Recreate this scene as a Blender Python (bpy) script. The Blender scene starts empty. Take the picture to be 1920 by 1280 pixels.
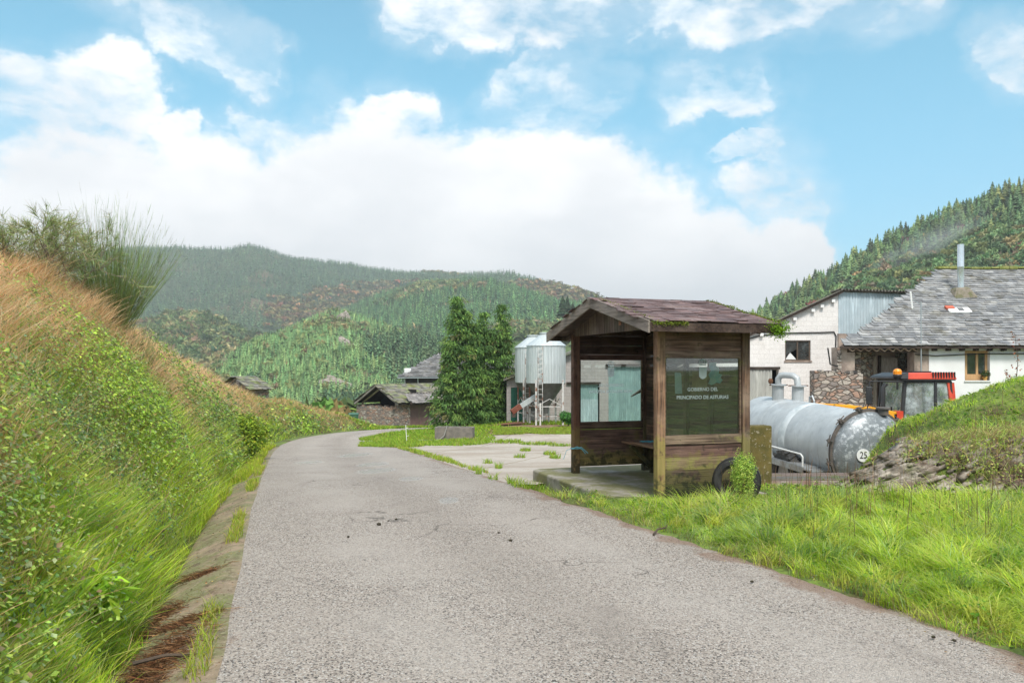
import bpy, bmesh, math, random
import numpy as np
from mathutils import Matrix, Vector, noise as mnoise
R = math.radians
rng = np.random.default_rng(11)
random.seed(5)
SC = bpy.context.scene
COL = SC.collection

# ------------------------------------------------------------------ camera
CAMH = 1.62
cd = bpy.data.cameras.new('camera'); cam = bpy.data.objects.new('camera', cd); COL.objects.link(cam)
cam.location = (0, 0, CAMH); cam.rotation_euler = (R(90), 0, 0)
cd.sensor_width = 36; cd.lens = 36 * 1500 / 1920; cd.shift_y = 52 / 1920
cd.clip_start = .05; cd.clip_end = 12000
SC.camera = cam
SC.render.resolution_x = 1024; SC.render.resolution_y = 682
SC.view_settings.view_transform = 'Standard'; SC.view_settings.look = 'None'
SC.view_settings.gamma = 1; SC.view_settings.exposure = 1.6
SC.render.engine = 'CYCLES'
SC.cycles.use_denoising = True
SC.cycles.max_bounces = 6; SC.cycles.diffuse_bounces = 3; SC.cycles.glossy_bounces = 2
SC.cycles.transmission_bounces = 3; SC.cycles.transparent_max_bounces = 10; SC.cycles.volume_bounces = 0
SC.cycles.caustics_reflective = False; SC.cycles.caustics_refractive = False
SC.cycles.volume_step_rate = 2.0; SC.cycles.volume_max_steps = 96

# ------------------------------------------------------------------ node helper
class NT:
    def __init__(s, tree): s.t = tree; s.n = tree.nodes; s.l = tree.links
    def add(s, typ, props=None, **ins):
        nd = s.n.new(typ)
        for k, v in (props or {}).items(): setattr(nd, k, v)
        for k, v in ins.items():
            key = int(k[1:]) if k[0] == 'i' and k[1:].isdigit() else k.replace('_', ' ')
            s.set(nd.inputs[key], v)
        return nd
    def set(s, sock, v):
        if isinstance(v, bpy.types.NodeSocket): s.l.new(v, sock)
        elif isinstance(v, bpy.types.Node): s.l.new(v.outputs[0], sock)
        else:
            if hasattr(sock, 'default_value') and isinstance(v, (tuple, list)) and len(v) == 3 and sock.type == 'RGBA': v = (*v, 1)
            sock.default_value = v
    def math(s, op, a, b=0.0, c=0.0, clamp=False):
        nd = s.n.new('ShaderNodeMath'); nd.operation = op; nd.use_clamp = clamp
        s.set(nd.inputs[0], a); s.set(nd.inputs[1], b)
        if len(nd.inputs) > 2: s.set(nd.inputs[2], c)
        return nd.outputs[0]
    def mix(s, f, a, b, mode='MIX'):
        nd = s.n.new('ShaderNodeMix'); nd.data_type = 'RGBA'; nd.blend_type = mode
        s.set(nd.inputs[0], f); s.set(nd.inputs[6], a); s.set(nd.inputs[7], b)
        return nd.outputs[2]
    def noise(s, vec, scale, detail=4, rough=.55, dist=0.0):
        nd = s.add('ShaderNodeTexNoise', None, Scale=scale, Detail=detail, Roughness=rough, Distortion=dist)
        if vec is not None: s.l.new(vec, nd.inputs['Vector'])
        return nd.outputs[0]
    def ramp(s, f, lo, hi, a=0.0, b=1.0):
        nd = s.n.new('ShaderNodeMapRange'); nd.interpolation_type = 'SMOOTHSTEP'
        s.set(nd.inputs[0], f); s.set(nd.inputs[1], lo); s.set(nd.inputs[2], hi); s.set(nd.inputs[3], a); s.set(nd.inputs[4], b)
        return nd.outputs[0]
    def mapping(s, vec, scale=(1, 1, 1), rot=(0, 0, 0), loc=(0, 0, 0)):
        nd = s.add('ShaderNodeMapping'); s.l.new(vec, nd.inputs[0])
        nd.inputs['Scale'].default_value = scale; nd.inputs['Rotation'].default_value = rot; nd.inputs['Location'].default_value = loc
        return nd.outputs[0]

# ------------------------------------------------------------------ sky, clouds, sun
SUN_EL, SUN_AZ = 55, 172          # azimuth measured from +Y (view direction) to the right: behind the camera, left
w = bpy.data.worlds.new('World'); SC.world = w; w.use_nodes = True
w.node_tree.nodes.clear(); T = NT(w.node_tree)
wo = T.add('ShaderNodeOutputWorld')
sky = T.add('ShaderNodeTexSky', {'sky_type': 'NISHITA', 'sun_disc': False, 'sun_elevation': R(SUN_EL),
            'sun_rotation': R(SUN_AZ), 'altitude': 600, 'air_density': 1.0, 'dust_density': 0.6, 'ozone_density': 1.0})
tc = T.add('ShaderNodeTexCoord'); sep = T.add('ShaderNodeSeparateXYZ'); T.l.new(tc.outputs['Generated'], sep.inputs[0])
az = T.math('MULTIPLY', T.math('ARCTAN2', sep.outputs[0], sep.outputs[1]), 57.2958)
el = T.math('MULTIPLY', T.math('ARCSINE', sep.outputs[2]), 57.2958)
nw = T.add('ShaderNodeTexNoise', None, Scale=6.0, Detail=7.0, Roughness=.62)
T.l.new(tc.outputs['Generated'], nw.inputs['Vector']); sw = T.add('ShaderNodeSeparateColor'); T.l.new(nw.outputs['Color'], sw.inputs[0])
az0, el0 = az, el
az = T.math('MULTIPLY_ADD', T.math('SUBTRACT', sw.outputs[0], .5), 13.0, az)
el = T.math('MULTIPLY_ADD', T.math('SUBTRACT', sw.outputs[1], .5), 8.0, el)
def sky_at(px, py):
    a = math.atan2(px - 960, 1500); e = math.atan2(692 - py, math.hypot(1500, px - 960))
    return math.degrees(a), math.degrees(e)
BLOBS = [  # centre x, y, half width, half height in photo-space degrees (converted), tilt
    (-200, 470, 420, 200, 0), (150, 470, 300, 205, 0), (420, 500, 330, 225, 0), (700, 440, 230, 245, 0), (860, 460, 260, 225, 0),
    (1060, 480, 240, 225, 0), (1220, 560, 180, 230, 0), (1440, 600, 130, 200, 0), (900, 640, 900, 130, 0),
    (60, 190, 190, 85, -14), (210, 160, 110, 70, 0), (-60, 230, 120, 90, 0),
    (330, 30, 170, 60, 22), (460, 105, 90, 55, 32), (250, -60, 160, 70, 0),
    (870, 20, 100, 55, 0), (1130, 0, 230, 70, 0), (1420, 10, 210, 80, 0), (1640, -15, 150, 55, 0),
    (1020, 185, 110, 85, -12), (1350, 175, 130, 55, 8), (1385, 286, 75, 14, 0), (1890, 90, 90, 55, 0), (740, 215, 90, 45, 0),
    (560, 240, 120, 40, -10), (330, 240, 60, 28, 0), (1440, 400, 100, 110, 20),
]
NMAIN = 9
den = None; main = None; wsp = None
for bi, (bx, by, bw, bh, tl) in enumerate(BLOBS):
    a0, e0 = sky_at(bx, by); ra = bw / 1500 * 57.3 * math.cos(R(a0)) ** 2; re = bh / 1500 * 57.3
    dx = T.math('SUBTRACT', az, a0); dy = T.math('SUBTRACT', el, e0)
    c, s_ = math.cos(R(tl)), math.sin(R(tl))
    u = T.math('MULTIPLY_ADD', dx, c / ra, T.math('MULTIPLY', dy, -s_ / ra))
    v = T.math('MULTIPLY_ADD', dx, s_ / re, T.math('MULTIPLY', dy, c / re))
    q = T.math('SUBTRACT', 1.0, T.math('ADD', T.math('MULTIPLY', u, u), T.math('MULTIPLY', v, v)))
    if bi < NMAIN: main = q if main is None else T.math('SMOOTH_MAX', main, q, 0.3)
    elif bi in (19, 20, 21): wsp = q if wsp is None else T.math('SMOOTH_MAX', wsp, q, 0.2)
    else: den = q if den is None else T.math('SMOOTH_MAX', den, q, 0.25)
main = T.math('MINIMUM', T.math('MULTIPLY', main, 2.2), 1.6)
den = T.math('MAXIMUM', main, T.math('MINIMUM', T.math('MAXIMUM', den, -1.3), .28)); den = T.math('MAXIMUM', den, T.math('MINIMUM', wsp, -.12))
nv = T.mapping(tc.outputs['Generated'], scale=(1, 1, 1.9))
n1 = T.noise(nv, 4.5, 9, .6, .15); n2 = T.noise(nv, 13.0, 8, .62, .25)
dn = T.math('MULTIPLY_ADD', T.math('SUBTRACT', n1, .5), 2.6, T.math('MULTIPLY', T.math('SUBTRACT', n2, .5), 1.5))
# away from the photographed part of the sky: plain scattered cloud
far = T.ramp(T.math('ABSOLUTE', az), 42, 70)
hi = T.ramp(el, 34, 48)
bkg = T.math('MAXIMUM', far, hi)
den = T.math('MULTIPLY_ADD', T.math('SUBTRACT', 0.35, den), bkg, den)
tot = T.math('ADD', den, dn)
mask = T.ramp(tot, -.25, .7)
wisp = T.math('MULTIPLY', T.ramp(T.math('ADD', den, T.math('MULTIPLY', T.math('SUBTRACT', n2, .5), 3.0)), -1.3, 1.2), .32)
mask = T.math('MAXIMUM', mask, wisp)
SKYC = T.mix(1.0, sky.outputs[0], T.mix(T.ramp(el0, 22, 2), (0.44, 0.84, 0.74), (0.35, .60, .64)), 'MULTIPLY')
SKY_GAIN = T.add('ShaderNodeMix', {'data_type': 'RGBA', 'blend_type': 'MULTIPLY'})
SKY_GAIN.inputs[0].default_value = 1; T.l.new(SKYC, SKY_GAIN.inputs[6]); SKY_GAIN.inputs[7].default_value = (1.0, 1.0, 1.0, 1)
core = T.ramp(tot, .1, 1.9)
n3 = T.noise(nv, 7.0, 6, .5, .1)
cl = T.mix(T.ramp(n3, .32, .68), (3.65, 3.7, 3.78), (4.5, 4.46, 4.45))
cl = T.mix(T.math('MULTIPLY', T.ramp(el, 13, 1), .75), cl, (3.7, 3.73, 3.78))
c_ = T.mix(mask, SKY_GAIN.outputs[2], cl)
bg = T.add('ShaderNodeBackground', None, Color=c_, Strength=0.1); T.l.new(bg.outputs[0], wo.inputs[0])
sd_ = bpy.data.lights.new('sun', 'SUN'); so = bpy.data.objects.new('sun', sd_); COL.objects.link(so)
sd_.energy = 1.5; sd_.angle = R(14); sd_.color = (1, .96, .9)
_a, _e = R(SUN_AZ), R(SUN_EL)
sdir = Vector((math.sin(_a) * math.cos(_e), math.cos(_a) * math.cos(_e), math.sin(_e)))
so.rotation_euler = sdir.to_track_quat('Z', 'Y').to_euler(); so.location = sdir * 50

# ------------------------------------------------------------------ object helpers
def tag(o, label=None, cat=None, group=None, kind=None):
    if label: o['label'] = label
    if cat: o['category'] = cat
    if group: o['group'] = group
    if kind: o['kind'] = kind
    return o
def thing(name, loc, rz, label, cat, group=None, rot=None):
    o = bpy.data.objects.new(name, None); COL.objects.link(o); o.empty_display_size = .3
    o.location = loc; o.rotation_euler = rot or (0, 0, rz)
    return tag(o, label, cat, group)
def copy_tree(o, parent=None):
    c = o.copy(); COL.objects.link(c); c.parent = parent
    for ch in o.children: copy_tree(ch, c)
    return c
def np_mesh(name, V, faces, mat=None, col=None, smooth=False, parent=None):
    """V (n,3); faces: list of int arrays (m,k)"""
    me = bpy.data.meshes.new(name)
    V = np.asarray(V, dtype=np.float32)
    me.vertices.add(len(V)); me.vertices.foreach_set('co', V.ravel())
    faces = [f for f in faces if len(f)]
    loops = np.concatenate([f.ravel() for f in faces]).astype(np.int32)
    tot = np.concatenate([np.full(len(f), f.shape[1]) for f in faces]).astype(np.int32)
    me.loops.add(len(loops)); me.loops.foreach_set('vertex_index', loops)
    me.polygons.add(len(tot))
    me.polygons.foreach_set('loop_start', np.concatenate([[0], np.cumsum(tot)[:-1]]).astype(np.int32))
    if smooth: me.polygons.foreach_set('use_smooth', np.ones(len(tot), bool))
    if col is not None:
        a = me.color_attributes.new('Col', 'FLOAT_COLOR', 'POINT')
        c4 = np.ones((len(V), 4), np.float32); c4[:, :3] = col
        a.data.foreach_set('color', c4.ravel())
    me.update(calc_edges=True)
    if mat: me.materials.append(mat)
    o = bpy.data.objects.new(name, me); COL.objects.link(o)
    if parent: o.parent = parent
    return o

class MB:
    def __init__(s): s.v = []; s.f = []; s.c = []; s.M = Matrix.Identity(4)
    def put(s, vs, fs, col=(1, 1, 1)):
        k = len(s.v)
        for p in vs: s.v.append(tuple(s.M @ Vector(p))); s.c.append(col)
        for f in fs: s.f.append(tuple(k + i for i in f))
        return s
    def box(s, x0, x1, y0, y1, z0, z1, col=(1, 1, 1), M=None, taper=0):
        vs = [(x, y, z) for z in (z0, z1) for y in (y0, y1) for x in (x0, x1)]
        if M is not None: vs = [tuple(M @ Vector(p)) for p in vs]
        return s.put(vs, [(0, 2, 3, 1), (4, 5, 7, 6), (0, 1, 5, 4), (2, 6, 7, 3), (0, 4, 6, 2), (1, 3, 7, 5)], col)
    def bar(s, p0, p1, w, h, col=(1, 1, 1), up=(0, 0, 1)):
        p0, p1 = Vector(p0), Vector(p1); d = (p1 - p0); L = d.length; d.normalize()
        sd = d.cross(Vector(up)); 
        if sd.length < 1e-4: sd = Vector((1, 0, 0))
        sd.normalize(); n = sd.cross(d)
        M = Matrix((sd, d, n)).transposed().to_4x4(); M.translation = p0
        return s.box(-w / 2, w / 2, 0, L, -h / 2, h / 2, col, M)
    def tube(s, pts, r, seg=10, col=(1, 1, 1), cap=True):
        pts = [Vector(p) for p in pts]; n = len(pts)
        rs = r if isinstance(r, (list, tuple)) else [r] * n
        vs, prev = [], None
        for i, p in enumerate(pts):
            d = (pts[min(i + 1, n - 1)] - pts[max(i - 1, 0)]).normalized()
            a = prev if prev is not None else (Vector((0, 0, 1)) if abs(d.z) < .9 else Vector((1, 0, 0)))
            sx = d.cross(a).normalized() if prev is None else (a - d * a.dot(d)).normalized()
            prev = sx; sy = d.cross(sx)
            for k in range(seg):
                t = 2 * math.pi * k / seg
                vs.append(tuple(p + (sx * math.cos(t) + sy * math.sin(t)) * rs[i]))
        fs = [(i * seg + k, i * seg + (k + 1) % seg, (i + 1) * seg + (k + 1) % seg, (i + 1) * seg + k) for i in range(n - 1) for k in range(seg)]
        if cap: fs += [tuple(range(seg))[::-1], tuple((n - 1) * seg + k for k in range(seg))]
        return s.put(vs, fs, col)
    def lathe(s, prof, seg=32, axis='z', org=(0, 0, 0), col=(1, 1, 1), a0=0, a1=2 * math.pi, cap=True):
        """prof = [(r, h)]"""
        full = abs(a1 - a0 - 2 * math.pi) < 1e-6; m = seg if full else seg + 1
        vs = []
        for r, h in prof:
            for k in range(m):
                t = a0 + (a1 - a0) * k / seg; x, y, z = r * math.cos(t), r * math.sin(t), h
                if axis == 'x': x, y, z = z, x, y
                if axis == 'y': x, y, z = x, z, y
                vs.append((x + org[0], y + org[1], z + org[2]))
        fs = [(i * m + k, i * m + (k + 1) % m, (i + 1) * m + (k + 1) % m, (i + 1) * m + k) for i in range(len(prof) - 1) for k in range(m if full else seg)]
        if cap and full:
            if prof[0][0] > 1e-4: fs.append(tuple(range(m))[::-1])
            if prof[-1][0] > 1e-4: fs.append(tuple((len(prof) - 1) * m + k for k in range(m)))
        return s.put(vs, fs, col)
    def prism(s, poly, d, M=None, col=(1, 1, 1)):
        """poly in local xy, thickness d along z"""
        n = len(poly); vs = [(x, y, 0) for x, y in poly] + [(x, y, d) for x, y in poly]
        if M is not None: vs = [tuple(M @ Vector(p)) for p in vs]
        return s.put(vs, [tuple(range(n))[::-1], tuple(range(n, 2 * n))] + [(i, (i + 1) % n, n + (i + 1) % n, n + i) for i in range(n)], col)
    def build(s, name, mat, parent=None, bevel=0, smooth=False, seg=1):
        me = bpy.data.meshes.new(name); me.from_pydata(s.v, [], s.f)
        a = me.color_attributes.new('Col', 'FLOAT_COLOR', 'POINT')
        a.data.foreach_set('color', np.array([(*c, 1) for c in s.c], np.float32).ravel())
        if smooth == True:
            me.polygons.foreach_set('use_smooth', [True] * len(me.polygons))
            me.set_sharp_from_angle(angle=R(35))
        me.update(); me.materials.append(mat)
        bm = bmesh.new(); bm.from_mesh(me); bmesh.ops.recalc_face_normals(bm, faces=bm.faces); bm.to_mesh(me); bm.free()
        o = bpy.data.objects.new(name, me); COL.objects.link(o)
        if parent: o.parent = parent
        if bevel:
            b = o.modifiers.new('bevel', 'BEVEL'); b.width = bevel; b.segments = seg; b.limit_method = 'ANGLE'; b.angle_limit = R(40)
        return o
def frame(o, x, y, z=None):
    """matrix with columns x, y, z and origin o"""
    x = Vector(x).normalized(); y = Vector(y).normalized(); z = Vector(z).normalized() if z else x.cross(y)
    M = Matrix((x, y, z)).transposed().to_4x4(); M.translation = Vector(o); return M
def rgb(r, g, b):
    f = lambda c: (c / 255 / 12.92) if c <= 10 else ((c / 255 + .055) / 1.055) ** 2.4
    return (f(r), f(g), f(b))

# ------------------------------------------------------------------ materials
def new_mat(name):
    m = bpy.data.materials.new(name); m.use_nodes = True; m.node_tree.nodes.clear()
    t = NT(m.node_tree); out = t.add('ShaderNodeOutputMaterial'); return m, t, out
def mat(name, c1, c2=None, scale=6, rough=.75, metal=0, bump=0, bscale=None, stretch=(1, 1, 1), use_col=True, lo=.35, hi=.65,
        extra=None, spec=.4, coat=0, coords='Object', detail=6):
    m, t, out = new_mat(name)
    tcn = t.add('ShaderNodeTexCoord'); v = t.mapping(tcn.outputs[coords], scale=stretch)
    if c2 is not None: c = t.mix(t.ramp(t.noise(v, scale, detail), lo, hi), c1, c2)
    else:
        rg = t.add('ShaderNodeRGB'); rg.outputs[0].default_value = (*c1, 1); c = rg.outputs[0]
    if extra: c = extra(t, tcn, v, c)
    if use_col:
        at = t.add('ShaderNodeAttribute', {'attribute_name': 'Col'}); c = t.mix(1.0, c, at.outputs[0], 'MULTIPLY')
    p = t.add('ShaderNodeBsdfPrincipled', None, Base_Color=c, Roughness=rough, Metallic=metal)
    p.inputs['Specular IOR Level'].default_value = spec
    if coat: p.inputs['Coat Weight'].default_value = coat; p.inputs['Coat Roughness'].default_value = .15
    if bump:
        b = t.add('ShaderNodeBump', None, Strength=bump, Distance=.02)
        t.set(b.inputs['Height'], t.noise(v, bscale or scale * 3, 6, .6)); t.l.new(b.outputs[0], p.inputs['Normal'])
    t.l.new(p.outputs[0], out.inputs[0]); return m
def stone_mat(name, cols, sx=3.2, sz=7.0, bump=.9):
    m, t, out = new_mat(name); tcn = t.add('ShaderNodeTexCoord')
    nz = t.add('ShaderNodeTexNoise', None, Scale=2.0, Detail=3.0); t.l.new(tcn.outputs['Object'], nz.inputs['Vector'])
    ns = t.add('ShaderNodeVectorMath', {'operation': 'SCALE'}); t.l.new(nz.outputs['Color'], ns.inputs[0]); ns.inputs['Scale'].default_value = .25
    ad = t.add('ShaderNodeVectorMath', {'operation': 'ADD'}); t.l.new(tcn.outputs['Object'], ad.inputs[0]); t.l.new(ns.outputs[0], ad.inputs[1])
    v = t.mapping(ad.outputs[0], scale=(sx, sx, sz))
    vo = t.add('ShaderNodeTexVoronoi', None, Scale=1.0); t.l.new(v, vo.inputs['Vector'])
    ve = t.add('ShaderNodeTexVoronoi', {'feature': 'DISTANCE_TO_EDGE'}, Scale=1.0); t.l.new(v, ve.inputs['Vector'])
    s = t.add('ShaderNodeSeparateColor'); t.l.new(vo.outputs['Color'], s.inputs[0])
    c = t.mix(t.ramp(s.outputs[0], .2, .5), cols[0], cols[1]); c = t.mix(t.ramp(s.outputs[1], .55, .7), c, cols[2]); c = t.mix(t.ramp(s.outputs[2], .6, .75), c, cols[3])
    n = t.noise(tcn.outputs['Object'], 9, 6, .7); c = t.mix(t.ramp(n, .35, .7, 0, .45), c, cols[4])
    c = t.mix(t.ramp(ve.outputs['Distance'], .09, .02, 0, .9), c, cols[4])
    at_ = t.add('ShaderNodeAttribute', {'attribute_name': 'Col'}); c = t.mix(1.0, c, at_.outputs[0], 'MULTIPLY')
    p = t.add('ShaderNodeBsdfPrincipled', None, Base_Color=c, Roughness=.92); b = t.add('ShaderNodeBump', None, Strength=bump, Distance=.05)
    t.set(b.inputs['Height'], t.math('MULTIPLY_ADD', t.ramp(ve.outputs['Distance'], 0, .15), 1.0, t.math('MULTIPLY', n, .6))); t.l.new(b.outputs[0], p.inputs['Normal'])
    t.l.new(p.outputs[0], out.inputs[0]); return m
def moss_fx(z0, z1, c=(.10, .15, .015), sc=7, amt=1.0):
    def fx(t, tcn, v, col):
        s = t.add('ShaderNodeSeparateXYZ'); t.l.new(tcn.outputs['Object'], s.inputs[0])
        hgt = t.ramp(s.outputs[2], z1, z0)
        n = t.noise(tcn.outputs['Object'], sc, 6, .65)
        k = t.ramp(t.math('MULTIPLY_ADD', hgt, .32, n), .58, .72)
        return t.mix(t.math('MULTIPLY', k, amt), col, c)
    return fx
def wood(name, axis, c1=(.030, .017, .012), c2=(.13, .080, .052), moss=True, z=(.0, .9)):
    st = {'x': (1.2, 22, 22), 'y': (22, 1.2, 22), 'z': (22, 22, 1.2)}[axis]
    def fx(t, tcn, v, col):
        n = t.noise(tcn.outputs['Object'], 2.3, 5, .6)
        col = t.mix(t.ramp(n, .42, .75, 0, .45), col, (.27, .215, .17))
        g = t.ramp(t.noise(v, 5.0, 3, .7), .60, .72, 0, .75); col = t.mix(g, col, (.012, .008, .006))
        if moss:
            col = moss_fx(z[0], z[1], (.15, .145, .045), 5, .6)(t, tcn, v, col)
            col = moss_fx(z[0] - .1, z[0] + .45, (.018, .022, .010), 9, .8)(t, tcn, v, col)
        return col
    return mat(name, c1, c2, scale=1.6, rough=.85, bump=.5, bscale=3, stretch=st, extra=fx, lo=.3, hi=.7)
def veg_mat(name, trans=.35, rough=.55, tint=(1, 1, 1), nscale=0):
    m, t, out = new_mat(name)
    at = t.add('ShaderNodeAttribute', {'attribute_name': 'Col'}); c = t.mix(1.0, at.outputs[0], tint, 'MULTIPLY')
    p = t.add('ShaderNodeBsdfPrincipled', None, Base_Color=c, Roughness=rough); p.inputs['Specular IOR Level'].default_value = .25
    tr = t.add('ShaderNodeBsdfTranslucent', None, Color=c)
    mx = t.add('ShaderNodeMixShader', None, Fac=trans); t.l.new(p.outputs[0], mx.inputs[1]); t.l.new(tr.outputs[0], mx.inputs[2])
    t.l.new(mx.outputs[0], out.inputs[0]); return m
def glass(name, refl=.12, tint=(.9, .95, .94), dirt=.1, filmc=(.35, .36, .33), rough=.02):  # dirt is a diffuse film; on the cab glass it is painted-in brightness
    m, t, out = new_mat(name)
    tcn = t.add('ShaderNodeTexCoord')
    tr = t.add('ShaderNodeBsdfTransparent', None, Color=tint); gl = t.add('ShaderNodeBsdfGlossy', None, Color=(.95, .97, .97), Roughness=rough)
    fr = t.add('ShaderNodeFresnel', None, IOR=1.5); f = t.math('ADD', fr.outputs[0], refl)
    mx = t.add('ShaderNodeMixShader'); t.l.new(f, mx.inputs[0]); t.l.new(tr.outputs[0], mx.inputs[1]); t.l.new(gl.outputs[0], mx.inputs[2])
    df = t.add('ShaderNodeBsdfDiffuse', None, Color=filmc)
    d = t.ramp(t.noise(tcn.outputs['Object'], 3.5, 7, .65), .35, .8, dirt * .3, dirt * 1.8)
    m2 = t.add('ShaderNodeMixShader'); t.l.new(d, m2.inputs[0]); t.l.new(mx.outputs[0], m2.inputs[1]); t.l.new(df.outputs[0], m2.inputs[2])
    t.l.new(m2.outputs[0], out.inputs[0]); return m
def wall_mat(name, c1, c2, mortar, sx, sy, plane='xz', msize=.02, bump=.4, offset=.5, stain=(.30, .28, .25), stain_amt=.35, sq=.5):
    """masonry of brick texture cells, in object coords of the wall plane"""
    m, t, out = new_mat(name)
    tcn = t.add('ShaderNodeTexCoord'); s = t.add('ShaderNodeSeparateXYZ'); t.l.new(tcn.outputs['Object'], s.inputs[0])
    cb = t.add('ShaderNodeCombineXYZ')
    a = s.outputs[0] if plane == 'xz' else s.outputs[1]
    nz = t.noise(tcn.outputs['Object'], 2.5, 4, .6)
    t.l.new(t.math('MULTIPLY_ADD', nz, .1, a), cb.inputs[0]); t.l.new(t.math('MULTIPLY_ADD', nz, .07, s.outputs[2]), cb.inputs[1])
    br = t.add('ShaderNodeTexBrick', {'offset': offset}, Color1=c1, Color2=c2, Mortar=mortar, Scale=1.0)
    t.l.new(cb.outputs[0], br.inputs['Vector'])
    br.inputs['Mortar Size'].default_value = msize; br.inputs['Brick Width'].default_value = sx; br.inputs['Row Height'].default_value = sy
    br.inputs['Mortar Smooth'].default_value = .4
    n = t.noise(tcn.outputs['Object'], 1.3, 7, .65); n2 = t.noise(tcn.outputs['Object'], 14, 5, .6)
    c = t.mix(t.ramp(n, .45, .75, 0, stain_amt), br.outputs[0], stain)
    c = t.mix(t.ramp(n2, .3, .7, 0, .25), c, (0.5 * stain[0], .5 * stain[1], .5 * stain[2]))
    at = t.add('ShaderNodeAttribute', {'attribute_name': 'Col'}); c = t.mix(1.0, c, at.outputs[0], 'MULTIPLY')
    p = t.add('ShaderNodeBsdfPrincipled', None, Base_Color=c, Roughness=.9)
    b = t.add('ShaderNodeBump', None, Strength=bump, Distance=.03)
    t.set(b.inputs['Height'], t.math('MULTIPLY_ADD', br.outputs[1], -1.0, t.math('MULTIPLY', n2, .8))); t.l.new(b.outputs[0], p.inputs['Normal'])
    t.l.new(p.outputs[0], out.inputs[0]); return m

# ------------------------------------------------------------------ terrain functions
def ss(x, a, b):
    t = np.clip((np.asarray(x, float) - a) / (b - a), 0, 1); return t * t * (3 - 2 * t)
_py = np.arange(-60, 4000, .25)
_pz = np.interp(_py, [-60, -10, 6, 9, 12, 15, 18, 25, 35, 50, 65, 80, 110, 150, 250, 4000],
                [.1, .05, .02, -.02, -.12, -.34, -.6, -1.1, -1.75, -2.35, -3.1, -4.0, -8, -14, -22, -26])
_k = np.hanning(13); _k /= _k.sum(); _pz = np.convolve(np.pad(_pz, 6, 'edge'), _k, 'valid')
def base(x, y):
    x = np.asarray(x, float); y = np.asarray(y, float)
    z = np.interp(y, _py, _pz)
    z = z + .58 * ss(x, -6, 1) * ss(y, 34, 47)
    z = z - .55 * ss(x, 3.2, 4.6) * ss(y, 11.2, 13.5) * (1 - ss(y, 40, 60))
    return z
_Y = np.arange(2, 140, .02)
def ray(px, py, off=0.0):
    X = (px - 960) / 1500 * _Y; Z = CAMH - (py - 692) / 1500 * _Y
    i = np.argmax(Z - base(X, _Y) - off < 0)
    return float(X[i]), float(_Y[i])
def at(px, py, Y): return ((px - 960) / 1500 * Y, Y, CAMH - (py - 692) / 1500 * Y)
LE = [(1.1, -8), (-.55, 0)] + [ray(*p) for p in [(365, 1280), (395, 1165), (422, 1070), (440, 1000), (458, 945), (476, 905), (488, 880), (502, 850), (520, 835), (560, 821), (620, 812), (690, 806), (750, 803), (800, 801.5)]]
RE = [(7.4, -8), (4.75, 0)] + [ray(*p) for p in [(1920, 1228), (1700, 1150), (1500, 1082), (1350, 1035), (1200, 985), (1100, 950), (1010, 922), (950, 903), (880, 879), (800, 853), (735, 836), (697, 825), (699, 818), (730, 812), (790, 807), (830, 804)]]
def resample(P, n, smooth=2):
    P = np.array(P, float)
    for _ in range(smooth):
        Q = np.empty((2 * len(P) - 2 + 0, 2)); Q[0::2] = .75 * P[:-1] + .25 * P[1:]; Q[1::2] = .25 * P[:-1] + .75 * P[1:]
        P = np.vstack([P[:1], Q, P[-1:]])
    d = np.concatenate([[0], np.cumsum(np.hypot(*np.diff(P, axis=0).T))]); s = np.linspace(0, d[-1], n)
    return np.stack([np.interp(s, d, P[:, 0]), np.interp(s, d, P[:, 1])], 1)
LP = resample(LE, 70); RP = resample(RE, 70)
def sdist(P, x, y):
    """signed distance to a polyline (positive on its left) and y of the nearest point"""
    x = np.asarray(x, float).ravel(); y = np.asarray(y, float).ravel()
    best = np.full(x.shape, 1e18); sg = np.zeros(x.shape); ny = np.zeros(x.shape)
    for i in range(len(P) - 1):
        ax, ay = P[i]; dx, dy = P[i + 1] - P[i]; L = dx * dx + dy * dy
        t = np.clip(((x - ax) * dx + (y - ay) * dy) / L, 0, 1)
        ex, ey = x - ax - t * dx, y - ay - t * dy; d = ex * ex + ey * ey
        m = d < best
        best = np.where(m, d, best); cr = dx * (y - ay) - dy * (x - ax); sg = np.where(m, np.sign(cr), sg); ny = np.where(m, ay + t * dy, ny)
    return np.sqrt(best) * np.where(sg == 0, 1, sg), ny
_rs = np.random.default_rng(3)
_w = [(_rs.uniform(.5, 1.0) * f, _rs.uniform(0, 6.28), _rs.uniform(0, 6.28), 1 / f ** 1.05) for f in (.6, .9, 1.4, 2.1, 3.3, 5.1, 7.7, 11)]
def wob(x, y, f0=1.0):
    z = 0
    for f, a, p, am in _w: z = z + am * np.sin((x * math.cos(a) + y * math.sin(a)) * f * f0 + p) * np.cos((x * math.sin(a * 1.7) - y * math.cos(a * 1.7)) * f * f0 * .8 + p * 2)
    return z * .35
BANK_Y = [-10, 4, 9, 12, 16, 22, 28, 36, 46, 52, 58, 63]
BANK_H = [2.3, 2.35, 2.55, 3.0, 3.05, 3.05, 2.95, 2.75, 2.0, 1.75, 1.1, 0.0]
BW = 2.35
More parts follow.
